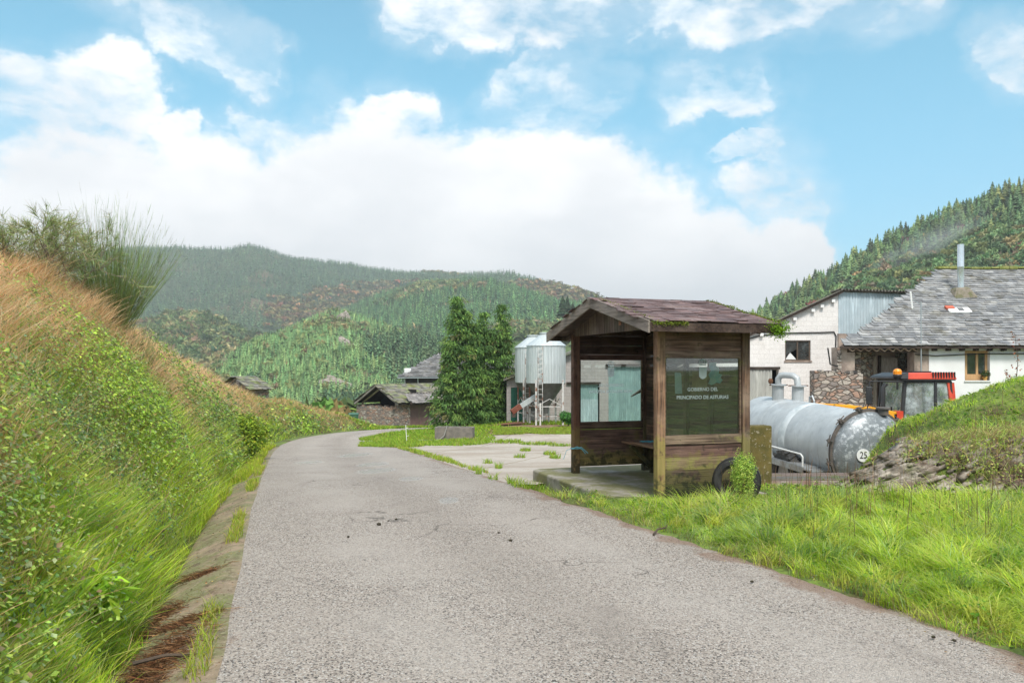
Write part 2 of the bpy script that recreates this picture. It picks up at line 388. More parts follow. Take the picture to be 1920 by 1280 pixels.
def bank(x, y):
    shp = np.shape(x); d, ny = sdist(LP, x, y); d = d.reshape(shp); ny = ny.reshape(shp)
    g = ss(ny, 40, 24)
    H = np.interp(ny, BANK_Y, BANK_H) * (1 - ss(y, 58, 63))
    gut = -.16 * np.clip(d / .42, 0, 1) * g - .10 * ss(d, .40, .47) * (1 - ss(d, .58, .70)) * g + .13 * ss(d, .55, .8) * g
    t = np.clip((d - .6) / BW, 0, 1)
    b = H * (1 - (1 - t) ** 1.5) * ss(d, .6, .75)
    b = b + np.where(d > .8, .20 * wob(np.asarray(x), np.asarray(y), 1.25) * np.minimum(H, 1), 0)
    b = b - .05 * np.clip(d - BW - .6, 0, 40)
    return np.where(d > 0, gut + b, 0.0), d, ny
def mound(x, y):
    x = np.asarray(x, float); y = np.asarray(y, float)
    foot = 10.15 - .32 * (x - 6)                       # y of the foot of the rock face
    q = y - foot + .12 * wob(x, y, 1.6)
    rise = ss(x, 4.6, 5.6)
    top = .60 + .05 * (x - 6)
    h = rise * (top * ss(q, -.05, .65) * (1 - ss(q, 1.2, 2.3) * (1 - ss(x, 5.8, 6.7))) + (.72 + .22 * np.clip(x - 6.0, 0, 2)) * ss(q, .9, 3.0) * ss(x, 5.8, 6.9))
    h = h * (1 - ss(q, 4.0, 6.0)) - 0.0
    return h * (1 + .06 * wob(x, y, 2))
def slabd(x, y):
    """local shelter coordinates"""
    dx, dy = np.asarray(x) - 1.83, np.asarray(y) - 9.93; c, s = math.cos(R(18)), math.sin(R(18))
    return dx * c + dy * s, -dx * s + dy * c
def gz(x, y):
    x = np.asarray(x, float); y = np.asarray(y, float)
    b, d, ny = bank(x, y)
    r, _ = sdist(RP, x, y); r = -r.reshape(x.shape)
    z = base(x, y) + b
    z = z + np.where(r > 0, mound(x, y), 0)
    su, sv = slabd(x, y); verge = (r > 0) & (y < 13) & ~((su < .2) & (sv > .9)); z = z - .10 * ss(sv, .7, 2.4) * ss(su, -1.3, -.7) * (su < .3) * (y < 15) * (r > 0)
    z = z + np.where(verge, (.07 * ss(r, 0, .6) + .035 * wob(x, y, 1.3) * ss(r, .1, .8) + .0 * r), 0)
    return z
YARD_LEFT_Y = 12.2
def in_yard(x, y):
    x = np.asarray(x, float); y = np.asarray(y, float)
    r, _ = sdist(RP, x, y); r = -r.reshape(x.shape)
    u, v = slabd(x, y)
    edge = 42.5 + .5 * np.sin(x * .9) + .3 * np.sin(x * 2.3)
    return (r > -.35) & (y > 9.6) & (y < edge) & (x < 16) & (x > -8) & ~((v < 2.7) & (u < .6)) & (mound(x, y) < .02)
# ------------------------------------------------------------------ ground, road, yard
def grid_mesh(xs, ys, zf, name, mat, mask=None, smooth=True):
    X, Y = np.meshgrid(xs, ys); Z = zf(X, Y); n, m = X.shape
    V = np.stack([X.ravel(), Y.ravel(), Z.ravel()], 1)
    i = np.arange(n * m).reshape(n, m)
    F = np.stack([i[:-1, :-1].ravel(), i[:-1, 1:].ravel(), i[1:, 1:].ravel(), i[1:, :-1].ravel()], 1)
    if mask is not None: F = F[mask(V[F].mean(1))]
    return np_mesh(name, V, [F], mat, smooth=smooth)
xs = np.unique(np.concatenate([np.linspace(-3300, -60, 28), np.linspace(-60, -14, 24), np.arange(-14, 10, .13), np.linspace(10, 30, 40), np.linspace(30, 80, 12), np.linspace(80, 3300, 28)]))
ys = np.unique(np.concatenate([np.linspace(-600, -8, 14), np.arange(-8, 20, .13), np.arange(20, 70, .4), np.linspace(70, 160, 30), np.linspace(160, 3300, 30)]))
def ground_z(X, Y):
    z = gz(X, Y)
    dl, _ = sdist(LP, X, Y); dr, _ = sdist(RP, X, Y)
    road = ((dl < -.06) & (dr > .06)).reshape(X.shape)
    z = np.where(road, z - .06, z)
    gut = ((dl > -.1) & (dl < .66)).reshape(X.shape) & (Y < 36)
    z = np.where(gut, z - .05, z)
    yr = in_yard(X, Y)
    return np.where(yr, z - .05, z)
def ground_fx(t, tcn, v, c):
    n = t.noise(tcn.outputs['Object'], .8, 6, .65); n2 = t.noise(tcn.outputs['Object'], 12, 6, .7)
    s = t.add('ShaderNodeSeparateXYZ'); t.l.new(tcn.outputs['Object'], s.inputs[0])
    c = t.mix(t.ramp(n, .45, .62), c, (.085, .055, .03))
    return t.mix(t.ramp(n2, .4, .7, 0, .6), c, (.04, .07, .012))
m_ground = mat('grass soil', (.17, .24, .04), (.11, .15, .04), scale=5, rough=.95, bump=.6, extra=ground_fx, use_col=False)
g = grid_mesh(xs, ys, ground_z, 'ground', m_ground); tag(g, kind='structure')

# road: chip-seal
def road_mat():
    m, t, out = new_mat('worn chip seal'); tcn = t.add('ShaderNodeTexCoord'); v = tcn.outputs['Object']
    vor = t.add('ShaderNodeTexVoronoi', None, Scale=105.0); t.l.new(v, vor.inputs['Vector'])
    sepc = t.add('ShaderNodeSeparateColor'); t.l.new(vor.outputs['Color'], sepc.inputs[0])
    base_c = t.mix(sepc.outputs[0], (.24, .195, .165), (.575, .495, .425))
    base_c = t.mix(t.ramp(sepc.outputs[1], .80, .86), base_c, (.035, .030, .027))
    base_c = t.mix(t.ramp(sepc.outputs[1], .14, .06), base_c, (.62, .58, .54))
    fine = t.noise(v, 60, 4, .7); base_c = t.mix(t.ramp(fine, .35, .75, 0, .5), base_c, (.26, .235, .21))
    # far away the chips blend: patches of binder wear
    n = t.noise(v, .55, 6, .6); base_c = t.mix(t.ramp(n, .40, .66, 0, .5), base_c, (.42, .365, .32))
    n2 = t.noise(t.mapping(v, scale=(1.6, .5, 1)), 1.3, 5, .6, .5); base_c = t.mix(t.ramp(n2, .56, .72, 0, .45), base_c, (.24, .205, .18))
    atg = t.add('ShaderNodeAttribute', {'attribute_name': 'Col'}); sg_ = t.add('ShaderNodeSeparateColor'); t.l.new(atg.outputs[0], sg_.inputs[0])
    tr1 = t.ramp(t.math('ABSOLUTE', t.math('SUBTRACT', sg_.outputs[1], .27)), .13, .03); tr2 = t.ramp(t.math('ABSOLUTE', t.math('SUBTRACT', sg_.outputs[1], .72)), .13, .03)
    tr_ = t.math('MULTIPLY', t.math('MAXIMUM', tr1, tr2), t.ramp(t.noise(v, .8, 5, .6), .3, .7)); base_c = t.mix(t.math('MULTIPLY', tr_, .5), base_c, (.47, .42, .375))
    ctr = t.ramp(t.math('ABSOLUTE', t.math('SUBTRACT', sg_.outputs[1], .5)), .12, .02); base_c = t.mix(t.math('MULTIPLY', ctr, .18), base_c, (.2, .17, .14))
    vc = t.add('ShaderNodeTexVoronoi', {'feature': 'DISTANCE_TO_EDGE'}, Scale=.9); nn_ = t.add('ShaderNodeTexNoise', None, Scale=3.0, Detail=5.0); t.l.new(v, nn_.inputs['Vector'])
    nsc = t.add('ShaderNodeVectorMath', {'operation': 'SCALE'}); t.l.new(nn_.outputs['Color'], nsc.inputs[0]); nsc.inputs['Scale'].default_value = .5
    nad = t.add('ShaderNodeVectorMath', {'operation': 'ADD'}); t.l.new(v, nad.inputs[0]); t.l.new(nsc.outputs[0], nad.inputs[1]); t.l.new(nad.outputs[0], vc.inputs['Vector'])
    crk = t.math('MULTIPLY', t.ramp(vc.outputs['Distance'], .014, .004), t.ramp(t.noise(v, .45, 3, .5), .52, .60)); base_c = t.mix(t.math('MULTIPLY', crk, .7), base_c, (.07, .06, .05))
    # soil washed on near the verge
    n3 = t.noise(t.mapping(v, scale=(1, .8, 1)), 1.7, 6, .65); atr = t.add('ShaderNodeAttribute', {'attribute_name': 'Col'})
    sc = t.add('ShaderNodeSeparateColor'); t.l.new(atr.outputs[0], sc.inputs[0])
    k = t.ramp(t.math('MULTIPLY_ADD', sc.outputs[0], .35, n3), .66, .80, 0, .62)
    base_c = t.mix(k, base_c, (.22, .12, .07))
    # wet spots and repaired potholes
    wet = None
    for (cx, cy, rx, ry) in WETS:
        mp = t.mapping(v, scale=(1 / rx, 1 / ry, 0), loc=(-cx / rx, -cy / ry, 0))
        ln = t.add('ShaderNodeVectorMath', {'operation': 'LENGTH'}); t.l.new(mp, ln.inputs[0])
        q = t.ramp(t.math('MULTIPLY_ADD', t.noise(v, 4, 5, .6), .9, ln.outputs['Value']), 1.45, 1.1)
        wet = q if wet is None else t.math('MAXIMUM', wet, q)
    base_c = t.mix(t.math('MULTIPLY', wet, .25), base_c, (.2, .19, .19))
    ro = t.math('SUBTRACT', .85, t.math('MULTIPLY', wet, .60))
    p = t.add('ShaderNodeBsdfPrincipled', None, Base_Color=base_c, Roughness=ro)
    b = t.add('ShaderNodeBump', None, Strength=.8, Distance=.012)
    hh = t.math('MULTIPLY', vor.outputs['Distance'], t.math('SUBTRACT', 1.0, wet))
    t.set(b.inputs['Height'], t.math('MULTIPLY_ADD', hh, -1.4, t.math('MULTIPLY', fine, .4))); t.l.new(b.outputs[0], p.inputs['Normal'])
    t.l.new(p.outputs[0], out.inputs[0]); return m
def wet_at(px, py, w, h):
    x, y = ray(px, py); y2 = ray(px, py - h / 2)[1]; return (x, y, w / 1500 * y / 2, max(.2, (y2 - y)))
WETS = [wet_at(668, 854, 60, 10), wet_at(700, 872, 60, 10), wet_at(708, 884, 70, 12), wet_at(580, 868, 60, 5), wet_at(843, 942, 44, 14), wet_at(770, 900, 50, 9)]
m_road = road_mat()
nu, nv_ = 70, 26
LPr, RPr = LP.copy(), RP.copy()
U = np.linspace(0, 1, nv_)
rj = _rs.normal(0, .035, 400)
XY = LPr[:, None, :] * (1 - U)[None, :, None] + RPr[:, None, :] * U[None, :, None]
# subdivide along
idx = np.linspace(0, 69, 500); XYs = np.stack([np.stack([np.interp(idx, np.arange(70), XY[:, j, k]) for j in range(nv_)], 1) for k in (0, 1)], 2)
ed = np.convolve(_rs.normal(0, .09, 560), np.hanning(9) / 4, 'same')[:500]; ed2 = np.convolve(_rs.normal(0, .05, 560), np.hanning(9) / 4, 'same')[:500]
XYs[:, -1, 0] += ed; XYs[:, 0, 0] += ed2 * .6
X_, Y_ = XYs[..., 0], XYs[..., 1]
Z_ = base(X_, Y_) + .012 + .015 * np.sin(U * math.pi)[None, :]
Z_[:, 0] -= .02; Z_[:, -1] -= .02
V = np.stack([X_.ravel(), Y_.ravel(), Z_.ravel()], 1); i = np.arange(500 * nv_).reshape(500, nv_)
F = np.stack([i[:-1, :-1].ravel(), i[:-1, 1:].ravel(), i[1:, 1:].ravel(), i[1:, :-1].ravel()], 1)
edge = np.clip(1 - 8 * np.minimum(U, 1 - U), -.6, 1); edge[:nv_ // 2] = np.clip(edge[:nv_ // 2] - .5, -.6, 1)
o = np_mesh('road', V, [F], m_road, col=np.stack([np.tile(edge, 500), np.tile(U, 500), np.zeros(500 * nv_)], 1), smooth=True); tag(o, kind='structure')

# concrete yard
def yard_fx(t, tcn, v, c):
    n = t.noise(tcn.outputs['Object'], .5, 7, .65); c = t.mix(t.ramp(n, .42, .62, 0, .8), c, (.33, .27, .215))
    n = t.noise(tcn.outputs['Object'], 5, 7, .7); c = t.mix(t.ramp(n, .54, .70, 0, .6), c, (.20, .18, .12))
    br = t.add('ShaderNodeTexBrick', {'offset': 0.0}, Color1=(1, 1, 1), Color2=(.93, .93, .93), Mortar=(.55, .52, .40), Scale=1.0)
    mp = t.mapping(tcn.outputs['Object'], rot=(0, 0, R(12))); dn_ = t.add('ShaderNodeVectorMath', {'operation': 'ADD'})
    nn = t.add('ShaderNodeTexNoise', None, Scale=1.5, Detail=4.0); t.l.new(tcn.outputs['Object'], nn.inputs['Vector'])
    ns = t.add('ShaderNodeVectorMath', {'operation': 'SCALE'}); t.l.new(nn.outputs['Color'], ns.inputs[0]); ns.inputs['Scale'].default_value = .12
    t.l.new(mp, dn_.inputs[0]); t.l.new(ns.outputs[0], dn_.inputs[1]); t.l.new(dn_.outputs[0], br.inputs['Vector'])
    br.inputs['Brick Width'].default_value = 4.2; br.inputs['Row Height'].default_value = 3.6; br.inputs['Mortar Size'].default_value = .03
    return t.mix(1.0, c, br.outputs[0], 'MULTIPLY')
m_yard = mat('old concrete', (.47, .415, .36), (.40, .35, .30), scale=9, rough=.9, bump=.4, bscale=40, extra=yard_fx, use_col=False)
o = grid_mesh(np.arange(-8, 16, .2), np.arange(9.6, 44, .2), lambda X, Y: base(X, Y) + .006, 'yard', m_yard, mask=lambda P: in_yard(P[:, 0], P[:, 1]))
tag(o, kind='structure')
# bare earth between yard and silos
m_dirt = mat('bare earth', (.24, .15, .09), (.15, .10, .06), scale=2.5, rough=.95, bump=.5, use_col=False)
def dirt_mask(P):
    x, y = P[:, 0], P[:, 1]; e = .9 * wob(x, y, .9)
    return (y > 41 + .6 * e) & (y < 46.5 + e) & (x > -1.2 + e) & (x < 10)
o = grid_mesh(np.arange(-3, 10, .25), np.arange(40, 50, .25), lambda X, Y: gz(X, Y) + .02, 'dirt_strip', m_dirt, mask=dirt_mask); tag(o, kind='structure')
m_red = mat('red brown earth', (.22, .085, .04), (.13, .07, .04), scale=3, rough=.95, bump=.5, use_col=False)
o = grid_mesh(np.arange(-3, 3, .25), np.arange(45, 53, .25), lambda X, Y: gz(X, Y) + .035 + .05 * (1 + wob(X, Y)), 'earth_patch', m_red,
              mask=lambda P: ((P[:, 0] - .0) / 1.9) ** 2 + ((P[:, 1] - 48.6) / 2.4) ** 2 + .25 * wob(P[:, 0], P[:, 1], 1.5) < .8); tag(o, kind='structure')

# gutter: concrete drain along the left edge, with water in its channel
def gutter_strip(d0, d1, n, zoff, name, m, y1, y0=1.0, jit=0):
    P = resample(LE, 1200); k = (P[:, 1] > y0) & (P[:, 1] < y1); P = P[k]
    tg = np.gradient(P, axis=0); tg /= np.hypot(*tg.T)[:, None]; nrm = np.stack([-tg[:, 1], tg[:, 0]], 1)
    D = np.linspace(d0, d1, n); Q = P[:, None, :] + nrm[:, None, :] * D[None, :, None]
    if jit:
        Q[:, -1, :] += nrm * (jit * np.abs(wob(P[:, 0], P[:, 1], 2.2)))[:, None]
    b, _, _ = bank(Q[..., 0], Q[..., 1]); Z = base(Q[..., 0], Q[..., 1]) + b + zoff
    V = np.stack([Q[..., 0].ravel(), Q[..., 1].ravel(), Z.ravel()], 1); a = len(P); i = np.arange(a * n).reshape(a, n)
    F = np.stack([i[:-1, :-1].ravel(), i[:-1, 1:].ravel(), i[1:, 1:].ravel(), i[1:, :-1].ravel()], 1)
    return np_mesh(name, V, [F], m, smooth=True)
def gut_fx(t, tcn, v, c):
    n = t.noise(tcn.outputs['Object'], 2.2, 7, .65); c = t.mix(t.ramp(n, .40, .58, 0, .85), c, (.15, .16, .06))
    n = t.noise(tcn.outputs['Object'], 7, 7, .7); c = t.mix(t.ramp(n, .50, .66, 0, .8), c, (.10, .065, .04)); n = t.noise(tcn.outputs['Object'], 26, 6, .7); return t.mix(t.ramp(n, .5, .7, 0, .5), c, (.42, .34, .26))
m_gut = mat('drain concrete', (.30, .22, .15), (.22, .17, .11), scale=5, rough=.8, bump=.5, bscale=30, extra=gut_fx, use_col=False)
tag(gutter_strip(-.12, .56, 16, .006, 'drain_channel', m_gut, 34), kind='structure')
m_water = mat('shallow water', (.035, .04, .038), None, rough=.06, spec=.9, use_col=False, bump=.15, bscale=14)
P = resample(LE, 1200); k = (P[:, 1] > 5.6) & (P[:, 1] < 14.5); P = P[k]
tg = np.gradient(P, axis=0); tg /= np.hypot(*tg.T)[:, None]; nrm = np.stack([-tg[:, 1], tg[:, 0]], 1)
D = np.linspace(.38, .70, 4); Q = P[:, None, :] + nrm[:, None, :] * D[None, :, None]
Z = base(Q[..., 0], Q[..., 1]) - .20
V = np.stack([Q[..., 0].ravel(), Q[..., 1].ravel(), Z.ravel()], 1); i = np.arange(len(P) * 4).reshape(len(P), 4)
tag(np_mesh('water', V, [np.stack([i[:-1, :-1].ravel(), i[:-1, 1:].ravel(), i[1:, 1:].ravel(), i[1:, :-1].ravel()], 1)], m_water, smooth=True), kind='structure')

# ------------------------------------------------------------------ rock face of the mound
def rock_face():
    nx, nz = 330, 90
    u = np.linspace(4.6, 10.5, nx); t = np.linspace(-.15, 1.5, nz)
    Ux, Tt = np.meshgrid(u, t, indexing='ij')
    foot = 10.15 - .32 * (Ux - 6)
    X = Ux; Y = foot + Tt
    Z0 = gz(X, Y)
    # strata: tilted steps, deeper on the face
    h = np.zeros_like(X)
    ang = R(24)
    c = (Z0 * math.cos(ang) - X * math.sin(ang) + .12 * wob(X, Y, 1.5)) 
    for f, am in ((9, .09), (19, .05), (37, .025)):
        ph = c * f + .8 * wob(X * 1.3, Y * 1.3, f / 9); fr = ph - np.floor(ph)
        blk = np.sin(np.floor(ph) * 12.9898 + np.floor(X * f * .28 + np.floor(ph) * .37) * 78.233) * 43758.5453; blk -= np.floor(blk)
        h += am * (fr * .7 + blk - .8)
    face = ss(Tt, -.1, .2) * (1 - ss(Tt, .95, 1.4)) * ss(X, 4.7, 5.3)
    Y = Y - h * face * 1.1; Z = Z0 + h * face * .55 + .045 * face - .05 * (1 - face)
    V = np.stack([X.ravel(), Y.ravel(), Z.ravel()], 1); i = np.arange(nx * nz).reshape(nx, nz)
    F = np.stack([i[:-1, :-1].ravel(), i[1:, :-1].ravel(), i[1:, 1:].ravel(), i[:-1, 1:].ravel()], 1)
    # broken slabs of the tilted beds
    SV, SF = [V], [F]; k = len(V); rs = np.random.default_rng(17)
    sxx = rs.uniform(4.7, 9.6, 620); syy = 10.15 - .32 * (sxx - 6) + rs.uniform(-.05, 1.05, 620); szz = gz(sxx, syy); sww = wob(sxx, syy, 1.9)
    for x, y, z, w9 in zip(sxx, syy, szz, sww):
        if w9 < -.25: continue
        sz_ = min(rs.lognormal(-2.15, .5), .19); L_, W2, T2 = sz_ * rs.uniform(1.2, 2.6), sz_ * rs.uniform(.6, 1.2), sz_ * rs.uniform(.18, .42)
        a = R(24) + rs.normal(0, .09); b = rs.normal(.35, .15); c = rs.normal(0, .35)
        Mx = Matrix.Rotation(c, 3, 'Z') @ Matrix.Rotation(-a, 3, 'Y') @ Matrix.Rotation(-b * .5, 3, 'X')
        P8 = np.array([(sx_ * L_ / 2 * rs.uniform(.6, 1), sy_ * W2 / 2 * rs.uniform(.6, 1), sz2 * T2 / 2 * rs.uniform(.7, 1)) for sz2 in (-1, 1) for sy_ in (-1, 1) for sx_ in (-1, 1)])
        P8 = P8 @ np.array(Mx).T + np.array([x, y - .01, z + .01]); SV.append(P8); SF.append(np.array([(0, 2, 3, 1), (4, 5, 7, 6), (0, 1, 5, 4), (2, 6, 7, 3), (0, 4, 6, 2), (1, 3, 7, 5)]) + k); k += 8
    V = np.concatenate(SV); F = np.concatenate(SF)
    def fx(t_, tcn, v, c):
        n = t_.noise(tcn.outputs['Object'], 2.2, 7, .65); c = t_.mix(t_.ramp(n, .42, .62, 0, .8), c, (.13, .085, .055))
        n = t_.noise(tcn.outputs['Object'], 4.5, 7, .7); c = t_.mix(t_.ramp(n, .52, .66, 0, .8), c, (.10, .11, .03))
        n = t_.noise(t_.mapping(tcn.outputs['Object'], scale=(2, 4, 16), rot=(0, R(-24), 0)), 2.2, 6, .7)
        return t_.mix(t_.ramp(n, .56, .66, 0, .85), c, (.03, .026, .022))
    m = mat('slate rock', (.42, .37, .31), (.24, .20, .165), scale=4, rough=.85, bump=.8, bscale=12, extra=fx, use_col=False, stretch=(1, 1, 3))
    o = np_mesh('rock_outcrop', V, [F], m, smooth=False); tag(o, kind='structure')
rock_face()

# ------------------------------------------------------------------ vegetation builders
def unit(v): return v / np.maximum(np.linalg.norm(v, axis=1, keepdims=True), 1e-9)
def blades(P, up, lean, h, wd, bend, droop, col, tipc=None):
    """curved grass blades: 3 segments"""
    n = len(P); side = unit(np.cross(up, lean) + rng.normal(0, .25, (n, 3)))
    out = []; ts = (0, .38, .72, 1.0); ws = (1.0, .85, .5, 0)
    for t, wk in zip(ts, ws):
        c = P + up * (h * (t - droop * t * t))[:, None] + lean * (h * bend * t * t)[:, None]
        if wk: out += [c - side * (wd * wk / 2)[:, None], c + side * (wd * wk / 2)[:, None]]
        else: out.append(c)
    V = np.stack(out, 1).reshape(-1, 3); b = np.arange(n)[:, None] * 7
    F4 = np.concatenate([b + np.array([[0, 1, 3, 2]]), b + np.array([[2, 3, 5, 4]])]); F3 = b + np.array([[4, 5, 6]])
    C = np.repeat(col[:, None, :], 7, 1)
    if tipc is not None: C[:, 5:] = .5 * C[:, 5:] + .5 * tipc[:, None, :]
    return V, F4, F3, C.reshape(-1, 3)
def leaves(P, nrm, axis, L, W, col, fold=.25):
    """folded pointed leaves: 4 verts + midrib"""
    n = len(P); axis = unit(axis - nrm * np.sum(axis * nrm, 1, keepdims=True)); sd = np.cross(nrm, axis)
    a = P; m1 = P + axis * (L * .5)[:, None] - nrm * (W * fold)[:, None]; tip = P + axis * L[:, None] - nrm * (L * .12)[:, None]
    l = P + axis * (L * .42)[:, None] + sd * (W / 2)[:, None]; r = P + axis * (L * .42)[:, None] - sd * (W / 2)[:, None]
    V = np.stack([a, l, tip, r, m1], 1).reshape(-1, 3); b = np.arange(n)[:, None] * 5
    F = np.concatenate([b + np.array([[0, 4, 1]]), b + np.array([[1, 4, 2]]), b + np.array([[0, 3, 4]]), b + np.array([[3, 2, 4]])])
    return V, F, np.repeat(col, 5, 0)
class Veg:
    def __init__(s): s.V = []; s.F4 = []; s.F3 = []; s.C = []; s.k = 0
    def _a(s, V, C, f4=None, f3=None):
        s.V.append(V); s.C.append(C)
        if f4 is not None: s.F4.append(f4 + s.k)
        if f3 is not None: s.F3.append(f3 + s.k)
        s.k += len(V)
    def blades(s, *a, **k): V, F4, F3, C = blades(*a, **k); s._a(V, C, F4, F3); return s
    def leaves(s, *a, **k): V, F, C = leaves(*a, **k); s._a(V, C, None, F); return s
    def raw(s, V, F3, C): s._a(V, C, None, F3); return s
    def build(s, name, m, parent=None):
        fs = []
        if s.F4: fs.append(np.concatenate(s.F4))
        if s.F3: fs.append(np.concatenate(s.F3))
        return np_mesh(name, np.concatenate(s.V), fs, m, col=np.concatenate(s.C), parent=parent)
def hvar(col, n, s=.18, hue=.1):
    c = np.tile(np.asarray(col, float), (n, 1)) if np.ndim(col) == 1 else np.asarray(col, float)
    c = c * np.exp(rng.normal(0, s, (n, 1))); c[:, 0] *= np.exp(rng.normal(0, hue, n)); return np.clip(c, 0, 1)
def pick(cols, w, n):
    w = np.asarray(w, float); return np.asarray(cols)[rng.choice(len(cols), n, p=w / w.sum())]
UP = np.array([0, 0, 1.])
m_grass = veg_mat('grass blades', .48); m_leaf = veg_mat('leaves', .35, rough=.4); m_dry = veg_mat('dry grass', .3, rough=.8)
def scatter(n, x0, x1, y0, y1, keep, ref=6.0, p=1.8):
    x = rng.uniform(x0, x1, n); y = y0 + (y1 - y0) * rng.uniform(0, 1, n)
    d = np.hypot(x, y); k = (rng.uniform(0, 1, n) < np.minimum(1, (ref / d) ** p)) & (np.abs(x / np.maximum(y, .4)) < .95)
    x, y, d = x[k], y[k], d[k]; k = keep(x, y); return x[k], y[k], d[k]
def fan(n, u0, u1, y0, y1, keep):
    """scatter that thins out with distance"""
    y = y0 * (y1 / y0) ** rng.uniform(0, 1, n); x = y * rng.uniform(u0, u1, n); k = keep(x, y); x, y = x[k], y[k]; return x, y, np.hypot(x, y)
def rand_dir(n): a = rng.uniform(0, 2 * np.pi, n); return np.stack([np.cos(a), np.sin(a), np.zeros(n)], 1)
GREEN = np.array([(.42, .64, .04), (.55, .74, .05), (.66, .76, .08), (.29, .50, .04), (.72, .74, .22), (.45, .60, .28)])

# right verge and the grassy top of the mound
def keep_right(x, y):
    r, _ = sdist(RP, x, y); r = -r; u, v = slabd(x, y)
    slab = (u > -.5) & (u < 1.75) & (v > -.10) & (v < 3.4)
    q = y - (10.15 - .32 * (x - 6)); face = (q > .0) & (q < 1.15) & (x > 4.9)
    ok = (r > -.03 + .06 * np.sin(x * 9) + .05 * np.sin(y * 17)) & ~slab & ((mound(x, y) > .04) | (y < 11.4) | ((u < -.4) & (y < 12.8)))
    ok &= ~(face & (rng.uniform(0, 1, len(x)) > .22 + .45 * (wob(x, y, 2.5) > .05)))
    ok &= ~((u > -.9) & (u < 0) & (v > .3) & (v < 3.4) & (rng.uniform(0, 1, len(x)) > .6))
    edge_ = rng.uniform(0, 1, len(x)) < .35 + 3 * r
    return ok & edge_ & (y < 17.5)
def verge():
    x, y, d = fan(640000, .0, .85, 2.2, 17, keep_right)
    n = len(x); z = gz(x, y); r, _ = sdist(RP, x, y); r = -r
    w1 = wob(x, y, 2.2); w2 = wob(x + 30, y - 11, 1.1)
    cxx = np.floor(x / .16 + .9 * wob(x, y, 3)); cyy = np.floor(y / .20 + .9 * wob(y, x, 3)); hs = np.sin(cxx * 127.1 + cyy * 311.7) * 43758.5; hs -= np.floor(hs); hs2 = np.sin(cxx * 269.5 + cyy * 183.3) * 43758.5; hs2 -= np.floor(hs2)
    a = 6.28 * hs + rng.normal(0, .75, n); lean = np.stack([np.cos(a), np.sin(a), np.zeros(n)], 1)
    lean = unit(lean + np.array([-.35, -.35, 0]) )
    h = (.13 + .10 * ss(r, .1, .8) + .10 * np.clip(w1, -.5, 1) + .05 * w2) * rng.uniform(.45, 1.2, n) * (.55 + 1.0 * hs2 ** 1.5)
    u, v = slabd(x, y); h = np.where((v > -1.0) & (u > -.8) & (u < 2.0), h * .45, h)
    mo = mound(x, y) > .1; h = np.where(mo, h * .7, h); q_ = y - (10.15 - .32 * (x - 6)); h = h * .88; h = h * np.where((x > 3), 1 - .5 * ss(q_, -1.3, -.1) * ss(x, 4, 5), 1); h = np.where((x > 2.6) & (x < 5.3) & (y > 9.3), h * .30, h); h = np.clip(h, .04, .42)
    k = pick(GREEN, (3.4, 3.4, 2.0, 1.7, .9, 1.2), n)
    k = np.where((w2 > .35)[:, None] & (rng.uniform(0, 1, n) < .45)[:, None], GREEN[5], k)
    q = y - (10.15 - .32 * (x - 6)); tan = mo & (rng.uniform(0, 1, n) < np.clip(1.0 - .5 * (q - .3) - .3 * (x - 6), .05, .75)); k = np.where(mo[:, None] & ~tan[:, None], k * 1.12, k)
    k = np.where(tan[:, None], pick([(.52, .36, .18), (.44, .26, .14), (.56, .50, .18)], (1, 1, 1), n), k)
    tuft = (hs > .72) & (rng.uniform(0, 1, n) < .6); k = np.where(tuft[:, None], np.array([.24, .40, .13]), k); tuft = (hs < .14); k = np.where(tuft[:, None], np.array([.50, .56, .07]), k)
    dd_ = rng.uniform(0, 1, n) < .05 + .20 * (wob(x + 8, y + 1, 2.6) > .35); k = np.where(dd_[:, None], pick([(.52, .44, .20), (.44, .33, .16), (.60, .56, .30)], (1, 1, 1), n), k)
    near = (r < .12) & (rng.uniform(0, 1, n) < .35); k = np.where(near[:, None], np.array([.34, .27, .12]), k)
    col = hvar(k, n, .16, .07)
    P = np.stack([x, y, z - .02], 1)
    lod = np.maximum(1, d / 8)
    V = Veg().blades(P, np.tile(UP, (n, 1)), lean, h, (.0038 + .0052 * rng.uniform(0, 1, n) ** 2) * lod * np.clip(h / .2, .7, 1.4), rng.uniform(.2, 1.15, n), rng.uniform(.05, .55, n), col, hvar((.50, .56, .14), n))
    # broad leaves (clover, dock) among the blades
    kk = rng.choice(n, n // 14, replace=False); kk = kk[r[kk] > .05]; m = len(kk); nn = unit(rng.normal(0, .5, (m, 3)) + UP)
    V.leaves(P[kk] + UP * (h[kk] * rng.uniform(.3, .8, m))[:, None], nn, rand_dir(m), rng.uniform(.02, .045, m) * lod[kk], rng.uniform(.015, .03, m) * lod[kk], hvar((.16, .30, .03), m))
    tag(V.build('verge_grass', m_grass), kind='stuff')
verge()
# dead stalks rising out of the verge
def stalks():
    x, y, d = scatter(900, 2.5, 9, 6.5, 11.8, keep_right, ref=30)
    n = len(x); z = gz(x, y); P = np.stack([x, y, z], 1)
    V = Veg().blades(P, np.tile(UP, (n, 1)), rand_dir(n), rng.uniform(.25, .62, n), np.full(n, .006), rng.uniform(0, .5, n), np.zeros(n), hvar(pick([(.16, .09, .05), (.25, .16, .09), (.12, .08, .05)], (1, 1, 1), n), n))
    tag(V.build('dead_stalks', m_dry), kind='stuff')
stalks()

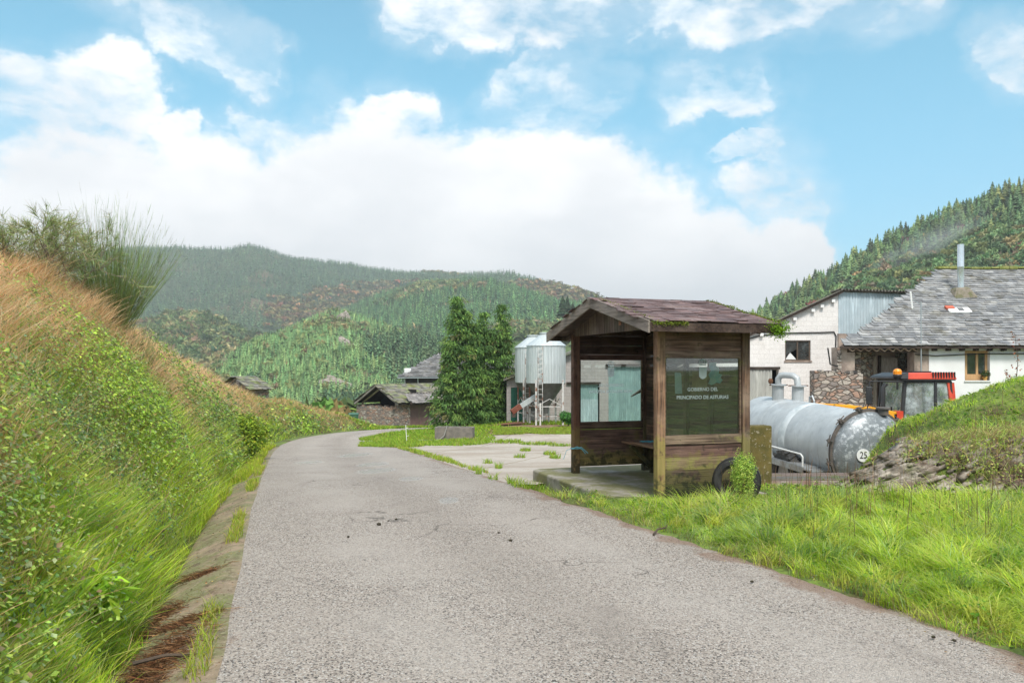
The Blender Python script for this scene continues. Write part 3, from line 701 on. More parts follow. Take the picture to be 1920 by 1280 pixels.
# left bank
def bank_info(x, y):
    d, ny = sdist(LP, x, y); t = (d - .6) / BW; return d, ny, t
def keep_bank(x, y):
    d, ny, t = bank_info(x, y); return (d > .54 + .07 * np.sin(y * 7) + .05 * np.sin(y * 19)) & (d < 5.5) & (y < 63) & ~((t < .12) & (rng.uniform(0, 1, len(x)) > .55))
def bank_normals(x, y):
    e = .15; zx = (gz(x + e, y) - gz(x - e, y)) / (2 * e); zy = (gz(x, y + e) - gz(x, y - e)) / (2 * e)
    return unit(np.stack([-zx, -zy, np.ones(len(x))], 1))
def left_bank():
    # base coat: grass
    x, y, d = fan(900000, -.85, -.12, 1.6, 62, keep_bank)
    n = len(x); z = gz(x, y); dd, ny, t = bank_info(x, y); N = bank_normals(x, y)
    w1 = wob(x, y, 1.3); w2 = wob(x + 17, y + 9, .6); cx_ = np.floor(x / .17 + .9 * wob(x, y, 3)); cy_ = np.floor(y / .22 + .9 * wob(y, x, 3)); h1 = np.sin(cx_ * 127.1 + cy_ * 311.7) * 43758.5; h1 -= np.floor(h1); h2 = np.sin(cx_ * 269.5 + cy_ * 183.3) * 43758.5; h2 -= np.floor(h2)
    up = unit(UP + N * .35 + rng.normal(0, .30, (n, 3)))
    down = unit(np.stack([N[:, 0] * .5 + np.cos(6.28 * h1), N[:, 1] * .5 + np.sin(6.28 * h1), np.zeros(n)], 1) + rng.normal(0, .7, (n, 3)) * np.array([1, 1, 0]))
    dry = np.clip((t - (.44 + .20 * w1 + .14 * w2 - .20 * ss(y, 7.5, 14) - .10 * ss(y, 22, 32))) * 4, 0, 1)
    isdry = rng.uniform(0, 1, n) < np.clip(.05 + .5 * ss(wob(x + 2, y - 5, 1.7), .05, .5) * ss(t, .2, .45) + dry * .88, 0, 1)
    low = np.clip(1 - t * 3.2 + .6 * w1, 0, 1)
    patch = wob(x - 7, y + 2, 1.5) > .0
    keep = isdry | (rng.uniform(0, 1, n) < np.where(patch, .85, .35) + .6 * low)
    h = np.where(isdry, rng.uniform(.10, .36, n), rng.uniform(.08, .20, n) + .22 * (low * rng.uniform(0, 1, n)) + .12 * patch * rng.uniform(0, 1, n)) * (1 + .35 * np.clip(w1, -1, 1)) * (.6 + .8 * h2)
    g1 = pick(GREEN, (2.5, 2.6, 2.2, 2, 1.2, .8), n)
    g2 = pick([(.22, .40, .05), (.34, .54, .05), (.52, .52, .10), (.38, .28, .11)], (2, 3, 2, 1), n)
    g = np.where((rng.uniform(0, 1, n) < low)[:, None], g1, g2)
    dc = pick([(.84, .56, .32), (.78, .47, .24), (.90, .72, .46), (.62, .40, .22), (.72, .54, .22)], (3, 3, 2, 2, 1), n)
    far = ss(y, 24, 45)[:, None]; dc = dc * (1 - .6 * far) + np.array([.50, .37, .13]) * .6 * far
    g = np.where(((h1 > .8) & (rng.uniform(0, 1, n) < .6))[:, None], np.array([.52, .56, .14]), g); g = np.where(((h1 < .15) & (rng.uniform(0, 1, n) < .6))[:, None], np.array([.24, .40, .07]), g)
    col = hvar(np.where(isdry[:, None], dc, g), n, .16, .06)
    lod = np.maximum(1, d / 9) * np.where(isdry, .75, 1)
    k = keep; P = np.stack([x, y, z - .03], 1)
    V = Veg().blades(P[k], up[k], down[k], h[k], ((.004 + .005 * rng.uniform(0, 1, n)) * lod)[k], rng.uniform(.2, .9, n)[k], np.where(isdry, rng.uniform(0, .2, n), rng.uniform(.05, .4, n))[k], col[k])
    tag(V.build('bank_grass', m_grass), kind='stuff')
    # brambles and weeds on the face: leaf clumps on arching canes
    def keepl(x, y):
        dq, ny, t = bank_info(x, y); w = wob(x, y, 1.3); w2 = wob(x + 17, y + 9, .6)
        dens = np.clip(1.2 - np.abs(t - .42) * 1.5, 0.12, 1) * np.clip(.62 + 1.0 * wob(x - 4, y + 8, 1.5), .12, 1) * (.4 + .6 * ss(t, .08, .34))
        return (dq > .68) & (dq < 3.6) & (y < 61) & (rng.uniform(0, 1, len(x)) < dens) & (t < .40 + .22 * w + .16 * w2 - .20 * ss(y, 7.5, 14) - .12 * ss(y, 22, 32) + rng.uniform(0, 1, len(x)) ** 4 * .8)
    x, y, d = fan(1500000, -.85, -.12, 1.6, 60, keepl)
    n = len(x); N = bank_normals(x, y); z = gz(x, y); lod = np.maximum(1, d / 9)
    hump = np.clip(.5 + .8 * wob(x + 3, y + 3, 1.9), 0, 1)
    lift = rng.uniform(.01, 1, n) ** .6 * (.14 + .30 * hump)
    P = np.stack([x, y, z], 1) + N * lift[:, None]
    w3 = wob(x + 9, y - 7, 2.4)
    c = pick([(.16, .26, .07), (.27, .42, .07), (.40, .53, .10), (.30, .38, .19), (.30, .22, .10), (.50, .50, .14), (.28, .20, .10)], (3.5, 5, 4, 2.5, .3, .5, 1.2), n)
    c = np.where((w3 > .4)[:, None] & (rng.uniform(0, 1, n) < .5)[:, None], np.array([.44, .62, .08]), c)
    c = np.where((w3 < -.35)[:, None] & (rng.uniform(0, 1, n) < .5)[:, None], np.array([.13, .22, .08]), c)
    nn = unit(N + rng.normal(0, .45, (n, 3)) + UP * .3)
    sz = rng.uniform(.018, .046, n) * lod
    V = Veg().leaves(P, nn, rand_dir(n) + rng.normal(0, .3, (n, 3)), sz, sz * rng.uniform(.55, .8, n), hvar(c, n, .2, .1))
    tag(V.build('bramble_leaves', m_leaf), kind='stuff')
    # canes
    x, y, d = fan(14000, -.85, -.12, 1.6, 30, keepl)
    n = len(x); N = bank_normals(x, y); P = np.stack([x, y, gz(x, y)], 1)
    V = Veg().blades(P, unit(N + UP * .4), rand_dir(n), rng.uniform(.25, .75, n), np.full(n, .005) * np.maximum(1, d / 8), rng.uniform(.5, 1.4, n), rng.uniform(.2, .7, n), hvar(pick([(.20, .09, .05), (.13, .10, .05), (.30, .20, .10)], (1, 1, 1), n), n))
    tag(V.build('bramble_canes', m_dry), kind='stuff')
left_bank()
# ------------------------------------------------------------------ yard weeds and meadow grass
def lowgrass(name, n, x0, x1, y0, y1, keep, h0, h1, cols, wts, wd=.006, ref=9, p=1.0, zoff=0.0):
    x, y, d = scatter(n, x0, x1, y0, y1, keep, ref=ref, p=p); n = len(x)
    if n == 0: return
    h = rng.uniform(h0, h1, n); lod = np.maximum(1, d / 7)
    V = Veg().blades(np.stack([x, y, gz(x, y) + zoff], 1), np.tile(UP, (n, 1)), rand_dir(n), h, wd * lod * rng.uniform(.7, 1.3, n), rng.uniform(.3, 1, n), rng.uniform(0, .3, n), hvar(pick(cols, wts, n), n, .15, .06))
    tag(V.build(name, m_grass), kind='stuff')
BR = [(.28, .44, .03), (.20, .36, .03), (.38, .46, .05), (.34, .30, .08)]
def blobs_keep(B, jit=.5):
    def k(x, y):
        m = np.zeros(len(x), bool)
        for (cx, cy, rx, ry) in B: m |= ((x - cx) / rx) ** 2 + ((y - cy) / ry) ** 2 + jit * wob(x, y, 2.2) < 1
        return m
    return k
def pb(px, py, w, h):
    x, y = ray(px, py); return (x, y, w / 1500 * y / 2, max(.25, abs(ray(px, py - h / 2)[1] - y)))
YB = [pb(760, 826, 130, 20), pb(700, 822, 40, 9), pb(850, 824, 150, 18), pb(890, 830, 60, 8), pb(950, 829, 60, 6), pb(1010, 833, 70, 4), pb(1050, 836, 50, 3),
      pb(900, 812, 60, 4), pb(985, 845, 22, 3), pb(975, 858, 24, 2), pb(1040, 859, 20, 3), pb(935, 878, 14, 3), pb(897, 889, 14, 4), pb(990, 908, 66, 14), pb(925, 900, 16, 3), pb(1030, 852, 26, 3), pb(915, 869, 20, 2)]
def keep_seam(x, y):
    r, _ = sdist(RP, x, y); r = -r
    return (np.abs(r - .05) < .10 + .12 * ss(y, 18, 30) + .1 * wob(x, y, 2)) & (y > 14) & (y < 50) & (wob(x, y, 3) > -.25 - .5 * ss(y, 20, 28))
lowgrass('yard_weeds', 420000, -9, 5, 11, 48, blobs_keep(YB), .04, .20, BR, (3, 3, 2, 1), p=.8)
lowgrass('seam_grass', 260000, -9, 1, 12, 50, keep_seam, .04, .14, BR, (2, 2, 3, 1.5), p=.8)
def keep_meadow(x, y):
    dl, _ = sdist(LP, x, y); r, _ = sdist(RP, x, y)
    out = ((dl > .1) & (y > 57)) | ((-r > .2) & (y > 43.5))
    dirt = (y > 41) & (y < 46.3) & (x > -.6) & (x < 10)
    red = ((x / 1.9) ** 2 + ((y - 48.6) / 2.4) ** 2 < .9)
    return out & ~dirt & ~red & (rng.uniform(0, 1, len(x)) < .9)
lowgrass('meadow_grass', 240000, -22, 10, 43, 84, keep_meadow, .08, .28, BR, (4, 3, 2, .6), wd=.008, p=0.3)
lowgrass('dirt_strip_grass', 60000, -1, 8, 40.5, 47, lambda x, y: wob(x, y, 1.6) > .12, .04, .13, BR, (2, 2, 3, 2), p=.2)
def keep_gut(x, y):
    d, ny = sdist(LP, x, y); return (np.abs(d - .0) < .05 + .06 * wob(x, y, 3)) & (wob(x * 1.5, y * 1.5, 2) > .02) & (rng.uniform(0, 1, len(x)) < .6) & (y > 4)
lowgrass('gutter_edge_grass', 420000, -7, -1, 3.5, 22, keep_gut, .04, .13, [(.30, .42, .04), (.45, .46, .06), (.45, .34, .14)], (3, 3, 1), wd=.005)
# moss cushions and grass hanging over the drain
def keep_over(x, y):
    d, ny = sdist(LP, x, y); lo_ = np.interp(ny, [4, 7, 10, 14, 20], [.50, .46, .36, .14, .03]); return (d > lo_) & (d < .78) & (wob(x, y, 2.4) > -.35) & (y < 34) & (y > 5.2)
lowgrass('drain_side_grass', 520000, -12, -1, 3.5, 36, keep_over, .06, .22, [(.34, .46, .03), (.46, .50, .04), (.24, .36, .03), (.45, .30, .14)], (3, 3, 2, 1), wd=.005, zoff=.02)
# trampled dead grass lying in the drain close to the camera
def straw():
    n = 7000; s = rng.uniform(0, 1, n); c = rng.choice(4, n, p=[.50, .2, .15, .15])
    cen = np.array([ray(262, 1235), ray(300, 1120), ray(365, 1062), ray(335, 1150)])
    P2 = cen[c] + rng.normal(0, 1, (n, 2)) * np.array([[.10, .30], [.07, .12], [.09, .04], [.11, .035]])[c]
    x, y = P2[:, 0], P2[:, 1]; P = np.stack([x, y, gz(x, y) + rng.uniform(0, .035, n) * (c == 0) + rng.uniform(.0, .02, n)], 1)
    dr = rand_dir(n) + np.array([.4, .8, 0]); V = Veg().blades(P, unit(unit(dr) + UP * .03), rand_dir(n), rng.uniform(.04, .15, n), rng.uniform(.002, .006, n), rng.uniform(0, .4, n), np.full(n, .0), hvar(pick([(.26, .13, .06), (.14, .07, .035), (.38, .22, .10), (.07, .04, .025)], (3, 3, 1.3, 2), n), n))
    tag(V.build('dead_straw', m_dry), kind='stuff')
straw()

# plants rooted in the rock face
def face_plants():
    n = 30000; x = rng.uniform(4.7, 9.8, n); q = rng.uniform(-.1, 1.25, n); y = 10.15 - .32 * (x - 6) + q; w_ = wob(x + 2, y * 1.5, 2.4); k = (w_ > .42 - .5 * (q > 1.0)) & (mound(x, y) > .02)
    x, y, q, w_ = x[k], y[k], q[k], w_[k]; n = len(x); P = np.stack([x, y - rng.uniform(0, .14, n), gz(x, y) + rng.uniform(.0, .12, n)], 1)
    c = pick([(.42, .52, .10), (.30, .40, .09), (.40, .27, .15), (.30, .19, .12), (.52, .48, .18)], (3, 3, 2, 2, 1.5), n)
    V = Veg().leaves(P[: n // 2], unit(rng.normal(0, .6, (n // 2, 3)) + np.array([0, -.8, .6])), rand_dir(n // 2), rng.uniform(.02, .05, n // 2), rng.uniform(.015, .03, n // 2), hvar(c[: n // 2], n // 2))
    m = n - n // 2; V.blades(P[n // 2:], unit(UP + rng.normal(0, .35, (m, 3)) + np.array([0, -.4, 0])), rand_dir(m), rng.uniform(.08, .24, m), np.full(m, .007), rng.uniform(.2, 1, m), rng.uniform(.1, .5, m), hvar(c[n // 2:], m))
    tag(V.build('rock_plants', m_leaf), kind='stuff')
face_plants()
# leaf litter and grit washed against the road edges and into the drain
def litter():
    def keep(x, y):
        dl, _ = sdist(LP, x, y); dr, _ = sdist(RP, x, y); w_ = wob(x, y, 2.1)
        a = (dl > -.35) & (dl < .5); b = (dr < .5) & (dr > -.1)
        return (a & (rng.uniform(0, 1, len(x)) < np.where(dl > 0, .9, .5 * np.exp(dl * 9)))) | (b & (rng.uniform(0, 1, len(x)) < .8 * np.exp(-np.abs(dr) * 7) * (.4 + (w_ > 0))))
    x, y, d = fan(60000, -.85, .85, 3.6, 26, keep); n = len(x)
    dl, _ = sdist(LP, x, y); z = np.where(dl > 0, gz(x, y), base(x, y) + .022); P = np.stack([x, y, z + .008], 1); sz = rng.uniform(.006, .022, n) * np.maximum(1, d / 8)
    V = Veg().leaves(P, unit(rng.normal(0, .25, (n, 3)) + UP), rand_dir(n), sz, sz * rng.uniform(.3, .8, n), hvar(pick([(.20, .11, .06), (.10, .065, .045), (.34, .22, .10), (.40, .34, .12), (.22, .20, .17)], (3, 3, 2, 1, 2), n), n))
    tag(V.build('leaf_litter', m_dry), kind='stuff')
litter()
# ------------------------------------------------------------------ hills and forests
def hill_mat(name, cols, sc=(.02, .05, .3), bump=1.0):
    m, t, out = new_mat(name); tcn = t.add('ShaderNodeTexCoord'); v = tcn.outputs['Object']
    c = t.mix(t.ramp(t.noise(v, sc[0], 6, .6), .42, .6), cols[0], cols[1])
    c = t.mix(t.ramp(t.noise(v, sc[1], 7, .65), .52, .64), c, cols[2])
    c = t.mix(t.ramp(t.noise(v, sc[2], 5, .7), .4, .7, 0, .6), c, cols[3])
    p = t.add('ShaderNodeBsdfPrincipled', None, Base_Color=c, Roughness=.95); p.inputs['Specular IOR Level'].default_value = .1
    t.l.new(p.outputs[0], out.inputs[0]); return m
def interp_pts(P, n):
    P = np.array(P, float); s = np.linspace(P[0, 0], P[-1, 0], n)
    out = np.stack([s] + [np.interp(s, P[:, 0], P[:, k]) for k in range(1, P.shape[1])], 1)
    k = np.hanning(9); k /= k.sum()
    for c in range(1, out.shape[1]): out[:, c] = np.convolve(np.pad(out[:, c], 4, 'edge'), k, 'valid')
    return out
class Hill:
    def __init__(s, name, pts, footD, footz, amp, freq, mat_, nu=260, nt=120, sag=.0, back=True, seed=0):
        Rg = interp_pts(pts, nu)
        px, py, D = Rg.T
        rx, ry, rz = (px - 960) / 1500 * D, D, CAMH - (py - 692) / 1500 * D
        fD = np.interp(px, *np.array(footD, float).T) if not np.isscalar(footD) else np.full(nu, footD)
        fx, fy, fz = (px - 960) / 1500 * fD, fD, np.full(nu, float(footz))
        T_ = np.linspace(-.35 if back else 0, 1, nt)
        t = T_[None, :]; up_ = np.clip(t, 0, 1)
        X = rx[:, None] * (1 - t) + fx[:, None] * t; Y = ry[:, None] * (1 - t) + fy[:, None] * t
        sh = up_ + sag * np.sin(up_ * math.pi)
        Z = rz[:, None] * (1 - sh) + fz[:, None] * sh
        Z = np.where(t < 0, rz[:, None] + t * (rz[:, None] - footz) * 1.1, Z)
        o = seed * 37.1
        n = wob(X / freq + o, Y / freq * .55 - o, .22) + .45 * wob(X / freq - o, Y / freq, .7)
        Z = Z + amp * n * np.clip(up_ * 5, .08, 1) * np.clip((1.02 - up_) * 4, 0, 1)
        s.X, s.Y, s.Z = X, Y, Z; s.nu, s.nt = nu, nt; s.n = n
        V = np.stack([X.ravel(), Y.ravel(), Z.ravel()], 1); i = np.arange(nu * nt).reshape(nu, nt)
        F = np.stack([i[:-1, :-1].ravel(), i[:-1, 1:].ravel(), i[1:, 1:].ravel(), i[1:, :-1].ravel()], 1)
        s.o = tag(np_mesh(name, V, [F], mat_, smooth=True), kind='structure')
    def sample(s, n, tmin=-.06, tmax=1.0, pt=1.0):
        u = rng.uniform(0, s.nu - 1.001, n); T0 = (tmin + .35) / 1.35; T1 = (tmax + .35) / 1.35
        t = (T0 + (T1 - T0) * rng.uniform(0, 1, n) ** pt) * (s.nt - 1.001)
        i, j = u.astype(int), t.astype(int); a, b = u - i, t - j
        f = lambda A: A[i, j] * (1 - a) * (1 - b) + A[i + 1, j] * a * (1 - b) + A[i, j + 1] * (1 - a) * b + A[i + 1, j + 1] * a * b
        X, Y, Z = f(s.X), f(s.Y), f(s.Z)
        return X, Y, Z, u / (s.nu - 1), t / (s.nt - 1) * 1.35 - .35
def conifer_proto(k, rs, width=.22, droop=.5):
    """k ragged branch triangles spiralling up a spire; unit height"""
    V = []
    for i in range(k):
        t = (i + rs.uniform(0, .8)) / k; z = .08 + .90 * t; r = width * (1 - t) ** .8 * rs.uniform(.65, 1.2) + .012
        a = i * 2.4 + rs.uniform(-.4, .4); w_ = r * rs.uniform(.5, .85) + .01
        c, s = math.cos(a), math.sin(a)
        V += [(-c * r * .15, -s * r * .15, z + .09), (c * r - s * w_, s * r + c * w_, z - r * droop), (c * r + s * w_, s * r - c * w_, z - r * droop)]
    V += [(.02, 0, .85), (-.02, .01, .85), (0, 0, 1.0)]
    return np.array(V)
def broad_proto(k, rs):
    V = []
    for i in range(k):
        d = rs.normal(0, 1, 3); d /= np.linalg.norm(d); d[2] = abs(d[2]) * 1.0 - .25
        c = np.array([0, 0, .5]) + d * np.array([.38, .38, .45]) * rs.uniform(.75, 1.05)
        for _ in range(3): V.append(c + rs.normal(0, .13, 3))
    return np.array(V)
def trees(name, m, X, Y, Z, H, col, protos, sink=.06):
    n = len(X); pid = rng.integers(0, len(protos), n); Vs, Cs, Fs, k = [], [], [], 0
    for q, P in enumerate(protos):
        s = np.where(pid == q)[0]
        if not len(s): continue
        a = rng.uniform(0, 6.28, len(s)); ca, sa = np.cos(a), np.sin(a); h = H[s]; wf = rng.uniform(.8, 1.25, len(s))
        vx = (P[None, :, 0] * ca[:, None] - P[None, :, 1] * sa[:, None]) * (h * wf)[:, None] + X[s][:, None]
        vy = (P[None, :, 0] * sa[:, None] + P[None, :, 1] * ca[:, None]) * (h * wf)[:, None] + Y[s][:, None]
        vz = (P[None, :, 2] - sink) * h[:, None] + Z[s][:, None]
        V = np.stack([vx, vy, vz], 2).reshape(-1, 3)
        C = np.repeat(col[s][:, None, :], len(P), 1).reshape(-1, 3) * np.exp(rng.normal(0, .10, (len(V), 1)))
        Vs.append(V); Cs.append(C); Fs.append(np.arange(len(V)).reshape(-1, 3) + k); k += len(V)
    return tag(np_mesh(name, np.concatenate(Vs), [np.concatenate(Fs)], m, col=np.clip(np.concatenate(Cs), 0, 1)), kind='stuff')
m_tree = veg_mat('needle foliage', .2, rough=.8)
rs4 = np.random.default_rng(4)
CON_HI = [conifer_proto(46, rs4, w__, .3) for w__ in (.17, .24, .28, .21, .15, .3)]; CON_MD = [conifer_proto(20, rs4, .21) for _ in range(4)]; CON_LO = [conifer_proto(9, rs4, .24) for _ in range(3)]
BRO_HI = [broad_proto(70, rs4) for _ in range(3)]; BRO_MD = [broad_proto(26, rs4) for _ in range(3)]; BRO_LO = [broad_proto(12, rs4) for _ in range(3)]
mh1 = hill_mat('far hill cover', [(.055, .085, .05), (.08, .10, .05), (.15, .11, .07), (.04, .065, .04)], (.004, .010, .05))
mh2 = hill_mat('autumn hill cover', [(.12, .13, .05), (.20, .16, .07), (.16, .10, .06), (.07, .09, .04)], (.015, .04, .15))
mh3 = hill_mat('pine hill cover', [(.07, .12, .04), (.11, .15, .05), (.20, .14, .09), (.05, .08, .03)], (.012, .03, .2))
mh4 = hill_mat('near hill cover', [(.10, .12, .04), (.15, .14, .05), (.22, .10, .08), (.06, .08, .03)], (.02, .05, .3))

H1 = Hill('far_hill', [(-500, 560, 1500), (60, 530, 1500), (180, 500, 1500), (240, 488, 1500), (330, 483, 1500), (400, 493, 1500), (435, 497, 1500), (455, 488, 1500), (490, 491, 1520), (540, 507, 1550), (620, 515, 1600), (700, 523, 1600), (800, 528, 1500), (900, 535, 1400), (950, 545, 1300), (1020, 560, 1200), (1080, 575, 1100), (1200, 610, 1000), (1400, 640, 950), (1700, 660, 900)],
          [(-500, 620), (700, 620), (1100, 420), (1700, 400)], -22, 42, 42, mh1, nu=420, nt=170, seed=1)
H2 = Hill('autumn_hill', [(-200, 640, 620), (200, 628, 620), (300, 600, 620), (345, 588, 620), (400, 598, 620), (440, 618, 610), (480, 632, 600), (540, 640, 590), (600, 680, 560), (700, 740, 520)],
          [(-200, 300), (700, 320)], -22, 14, 20, mh2, nu=240, nt=110, seed=2)
H3b = Hill('rear_pine_hill', [(560, 640, 900), (640, 590, 900), (700, 562, 880), (760, 545, 860), (800, 535, 850), (900, 540, 820), (980, 556, 780), (1040, 578, 740), (1100, 590, 700), (1200, 620, 640), (1330, 650, 600)],
           [(560, 420), (1330, 330)], -22, 20, 24, mh3, nu=260, nt=110, seed=3)
H3 = Hill('pine_hill', [(340, 770, 330), (400, 725, 350), (440, 690, 370), (480, 656, 390), (520, 632, 410), (570, 607, 430), (620, 588, 445), (650, 590, 450), (690, 602, 450), (740, 620, 440), (800, 645, 420), (860, 672, 400), (950, 705, 380), (1100, 735, 350)],
          [(340, 170), (650, 165), (1100, 190)], -20, 12, 12, mh3, nu=300, nt=150, seed=5)
H4 = Hill('right_hill', [(1240, 700, 300), (1330, 655, 320), (1400, 612, 340), (1440, 585, 350), (1490, 553, 352), (1560, 515, 350), (1640, 470, 345), (1700, 440, 340), (1780, 405, 330), (1850, 378, 320), (1920, 358, 310), (2100, 300, 300), (2500, 250, 280)],
          [(1240, 120), (1600, 95), (2500, 90)], -12, 9, 11, mh4, nu=330, nt=140, seed=8)
def gcol(n, mix): c = pick([m_[0] for m_ in mix], [m_[1] for m_ in mix], n); return hvar(c, n, .2, .12)
G_PINE = [((.13, .23, .10), 4), ((.17, .30, .12), 4), ((.22, .36, .13), 2), ((.08, .14, .07), 3)]
G_AUT = [((.17, .24, .09), 3), ((.28, .30, .12), 2), ((.36, .31, .15), 1.2), ((.26, .20, .13), .9), ((.11, .16, .08), 2.4)]
# far hill: forest and autumn patches
X, Y, Z, u, t = H1.sample(50000, -.03, .75); wn = wob(X / 60, Y / 60, .6)
k = (rng.uniform(0, 1, len(X)) < .92); isb = (wn > .30) & (t > .06)
c = np.where(isb[:, None], gcol(len(X), G_AUT) * np.array([1.15, .85, .9]), gcol(len(X), [((.13, .21, .11), 3), ((.17, .26, .13), 2), ((.09, .15, .09), 3)]))
a = k & ~isb; trees('far_forest', m_tree, X[a], Y[a], Z[a], rng.uniform(5, 10, a.sum()), c[a], CON_LO)
a = k & isb; trees('far_autumn_wood', m_tree, X[a], Y[a], Z[a], rng.uniform(7, 12, a.sum()), c[a], BRO_LO)
X, Y, Z, u, t = H2.sample(5200, -.05, .9); c = gcol(len(X), G_AUT)
trees('autumn_wood', m_tree, X, Y, Z, rng.uniform(4, 8.5, len(X)), c, BRO_MD)
X, Y, Z, u, t = H3b.sample(13000, -.05, .8); wn = wob(X / 40, Y / 40, .8)
c = gcol(len(X), G_PINE) * np.array([.9, .95, 1.0]); a = wn < .35
trees('rear_pine_forest', m_tree, X[a], Y[a], Z[a], rng.uniform(4.5, 9.5, a.sum()), c[a], CON_MD)
a = ~a; trees('rear_mixed_wood', m_tree, X[a], Y[a], Z[a], rng.uniform(5, 9, a.sum()), gcol(a.sum(), G_AUT), BRO_MD)
X, Y, Z, u, t = H3.sample(20000, -.05, .97); wn = wob(X / 14, Y / 14, .7); w2 = wob(X / 9 + 5, Y / 9, 1.1)
G_Y = [((.23, .37, .16), 3), ((.30, .46, .19), 4), ((.37, .52, .21), 2), ((.14, .23, .11), 2)]
c = gcol(len(X), G_Y); dark = (wn > .20); c = np.where(dark[:, None], c * np.array([.45, .47, .55]), c)
mixb = rng.uniform(0, 1, len(X)) < .06; a = (w2 < .42) & ~mixb; hh = np.where(dark, rng.uniform(4, 8.5, len(X)), rng.uniform(1.8, 4.0, len(X)))
trees('pine_plantation', m_tree, X[a], Y[a], Z[a], hh[a], c[a], CON_MD)
a = ~a & (rng.uniform(0, 1, len(X)) < .75); trees('hillside_scrub', m_tree, X[a], Y[a], Z[a], rng.uniform(1.8, 4.8, a.sum()), gcol(a.sum(), G_AUT), BRO_MD)
X, Y, Z, u, t = H4.sample(15000, -.06, .95, .8); wn = wob(X / 16, Y / 16, .7)
top = t < .22 + .16 * wob(X / 20, Y / 20); c = gcol(len(X), [((.15, .23, .11), 3), ((.20, .30, .13), 3), ((.27, .36, .14), 1.5), ((.09, .14, .08), 2)])
a = (top | (wn < -.05)) & (rng.uniform(0, 1, len(X)) < .74)
trees('hill_pine_forest', m_tree, X[a], Y[a], Z[a], np.where(top, rng.uniform(3.2, 8, len(X)), rng.uniform(2.4, 5.2, len(X)))[a], c[a], CON_HI)
a = ~a & (rng.uniform(0, 1, len(X)) < .75); trees('hill_mixed_scrub', m_tree, X[a], Y[a], Z[a], rng.uniform(1.5, 5, a.sum()), gcol(a.sum(), G_AUT + [((.28, .13, .11), .4), ((.20, .31, .13), 7), ((.13, .20, .10), 5)]), BRO_HI)
# low scrub on the valley side behind the bank and around the barn
def low_scrub():
    n = 900; x = rng.uniform(-60, -10, n); y = rng.uniform(74, 150, n); X = x * (y / 90); z = gz(X, y)
    trees('valley_scrub', m_tree, X, y, z, rng.uniform(1.5, 4.5, n), gcol(n, [((.16, .24, .05), 3), ((.25, .27, .07), 2), ((.10, .15, .05), 3), ((.28, .20, .08), 1)]), BRO_HI)
low_scrub()
# rock outcrops on the pine hill
m_rock = mat('pale rock', (.36, .31, .27), (.20, .17, .13), scale=.8, rough=.9, bump=.8, bscale=2, use_col=False)
def rock(name, c, size, label, seed, rot=0.0, flat=1.0):
    rs = np.random.default_rng(seed); bm = bmesh.new(); bmesh.ops.create_icosphere(bm, subdivisions=4, radius=1)
    for v in bm.verts:
        p = v.co.copy(); f = 1 + .45 * mnoise.noise(p * 1.3 + Vector((seed, 0, 0))) + .3 * abs(mnoise.noise(p * 3.1 + Vector((0, seed, 0)))) + .12 * mnoise.noise(p * 8)
        v.co = Vector((p.x * size[0], p.y * size[1], p.z * size[2])) * f
    me = bpy.data.meshes.new(name); bm.to_mesh(me); bm.free(); me.materials.append(m_rock); o = bpy.data.objects.new(name, me); COL.objects.link(o)
    o.location = c; o.rotation_euler = (0, rot, 0); return tag(o, label, 'rock')
def on_hill(H, px, py):
    PX = 960 + 1500 * H.X / H.Y; PY = 692 - 1500 * (H.Z - CAMH) / H.Y
    d = (PX - px) ** 2 + (PY - py) ** 2; d[:, :int(H.nt * .26)] = 1e9; k = np.unravel_index(np.argmin(d), d.shape); return (H.X[k], H.Y[k], H.Z[k])
rock('rock_outcrop', on_hill(H3, 646, 603), (3.6, 3, 4.4), 'pale rocky knob on the crest of the green pine hill', 3)
rock('rock_outcrop', on_hill(H3, 664, 655), (6.2, 2.5, 1.8), 'long bare rock slab slanting down the middle of the pine hill', 7, R(42))
rock('rock_outcrop', on_hill(H3, 630, 722), (5, 3, 2.0), 'grey broken crag low on the pine hill above the barn', 9, R(15))
rock('rock_outcrop', on_hill(H3, 548, 628), (2.4, 1.5, 1.2), 'small pinkish rock patch high on the left slope of the pine hill', 12, R(-30))
# tall conifers one can tell apart
def conifer(name, loc, h, width, k, label, cat='tree', group=None, col=(.05, .08, .04)):
    root = thing(name, loc, 0, label, cat, group)
    MB().tube([(0, 0, -.3), (0, 0, h * .9)], [h * .02, .02], 6).build('trunk', mat_bark, root)
    P = conifer_proto(k, np.random.default_rng(int(abs(loc[0]) * 10)), width); V = P * h
    np_mesh('crown', V, [np.arange(len(V)).reshape(-1, 3)], m_tree, col=hvar(col, len(V) // 3, .2, .1).repeat(3, 0), parent=root)
mat_bark = mat('bark', (.10, .07, .05), (.05, .04, .03), scale=6, rough=.95, bump=.6, use_col=False)
CG = 'dark conifers on the skyline left of the shelter roof'
for (px, py, D, h) in [(1055, 584, 300, 8), (1064, 580, 305, 7), (1074, 586, 300, 6)]:
    conifer('conifer_tree', at(px, py + 10, D), h, .26, 90, 'dark conifer poking above the ridge just left of the shelter roof', group=CG)
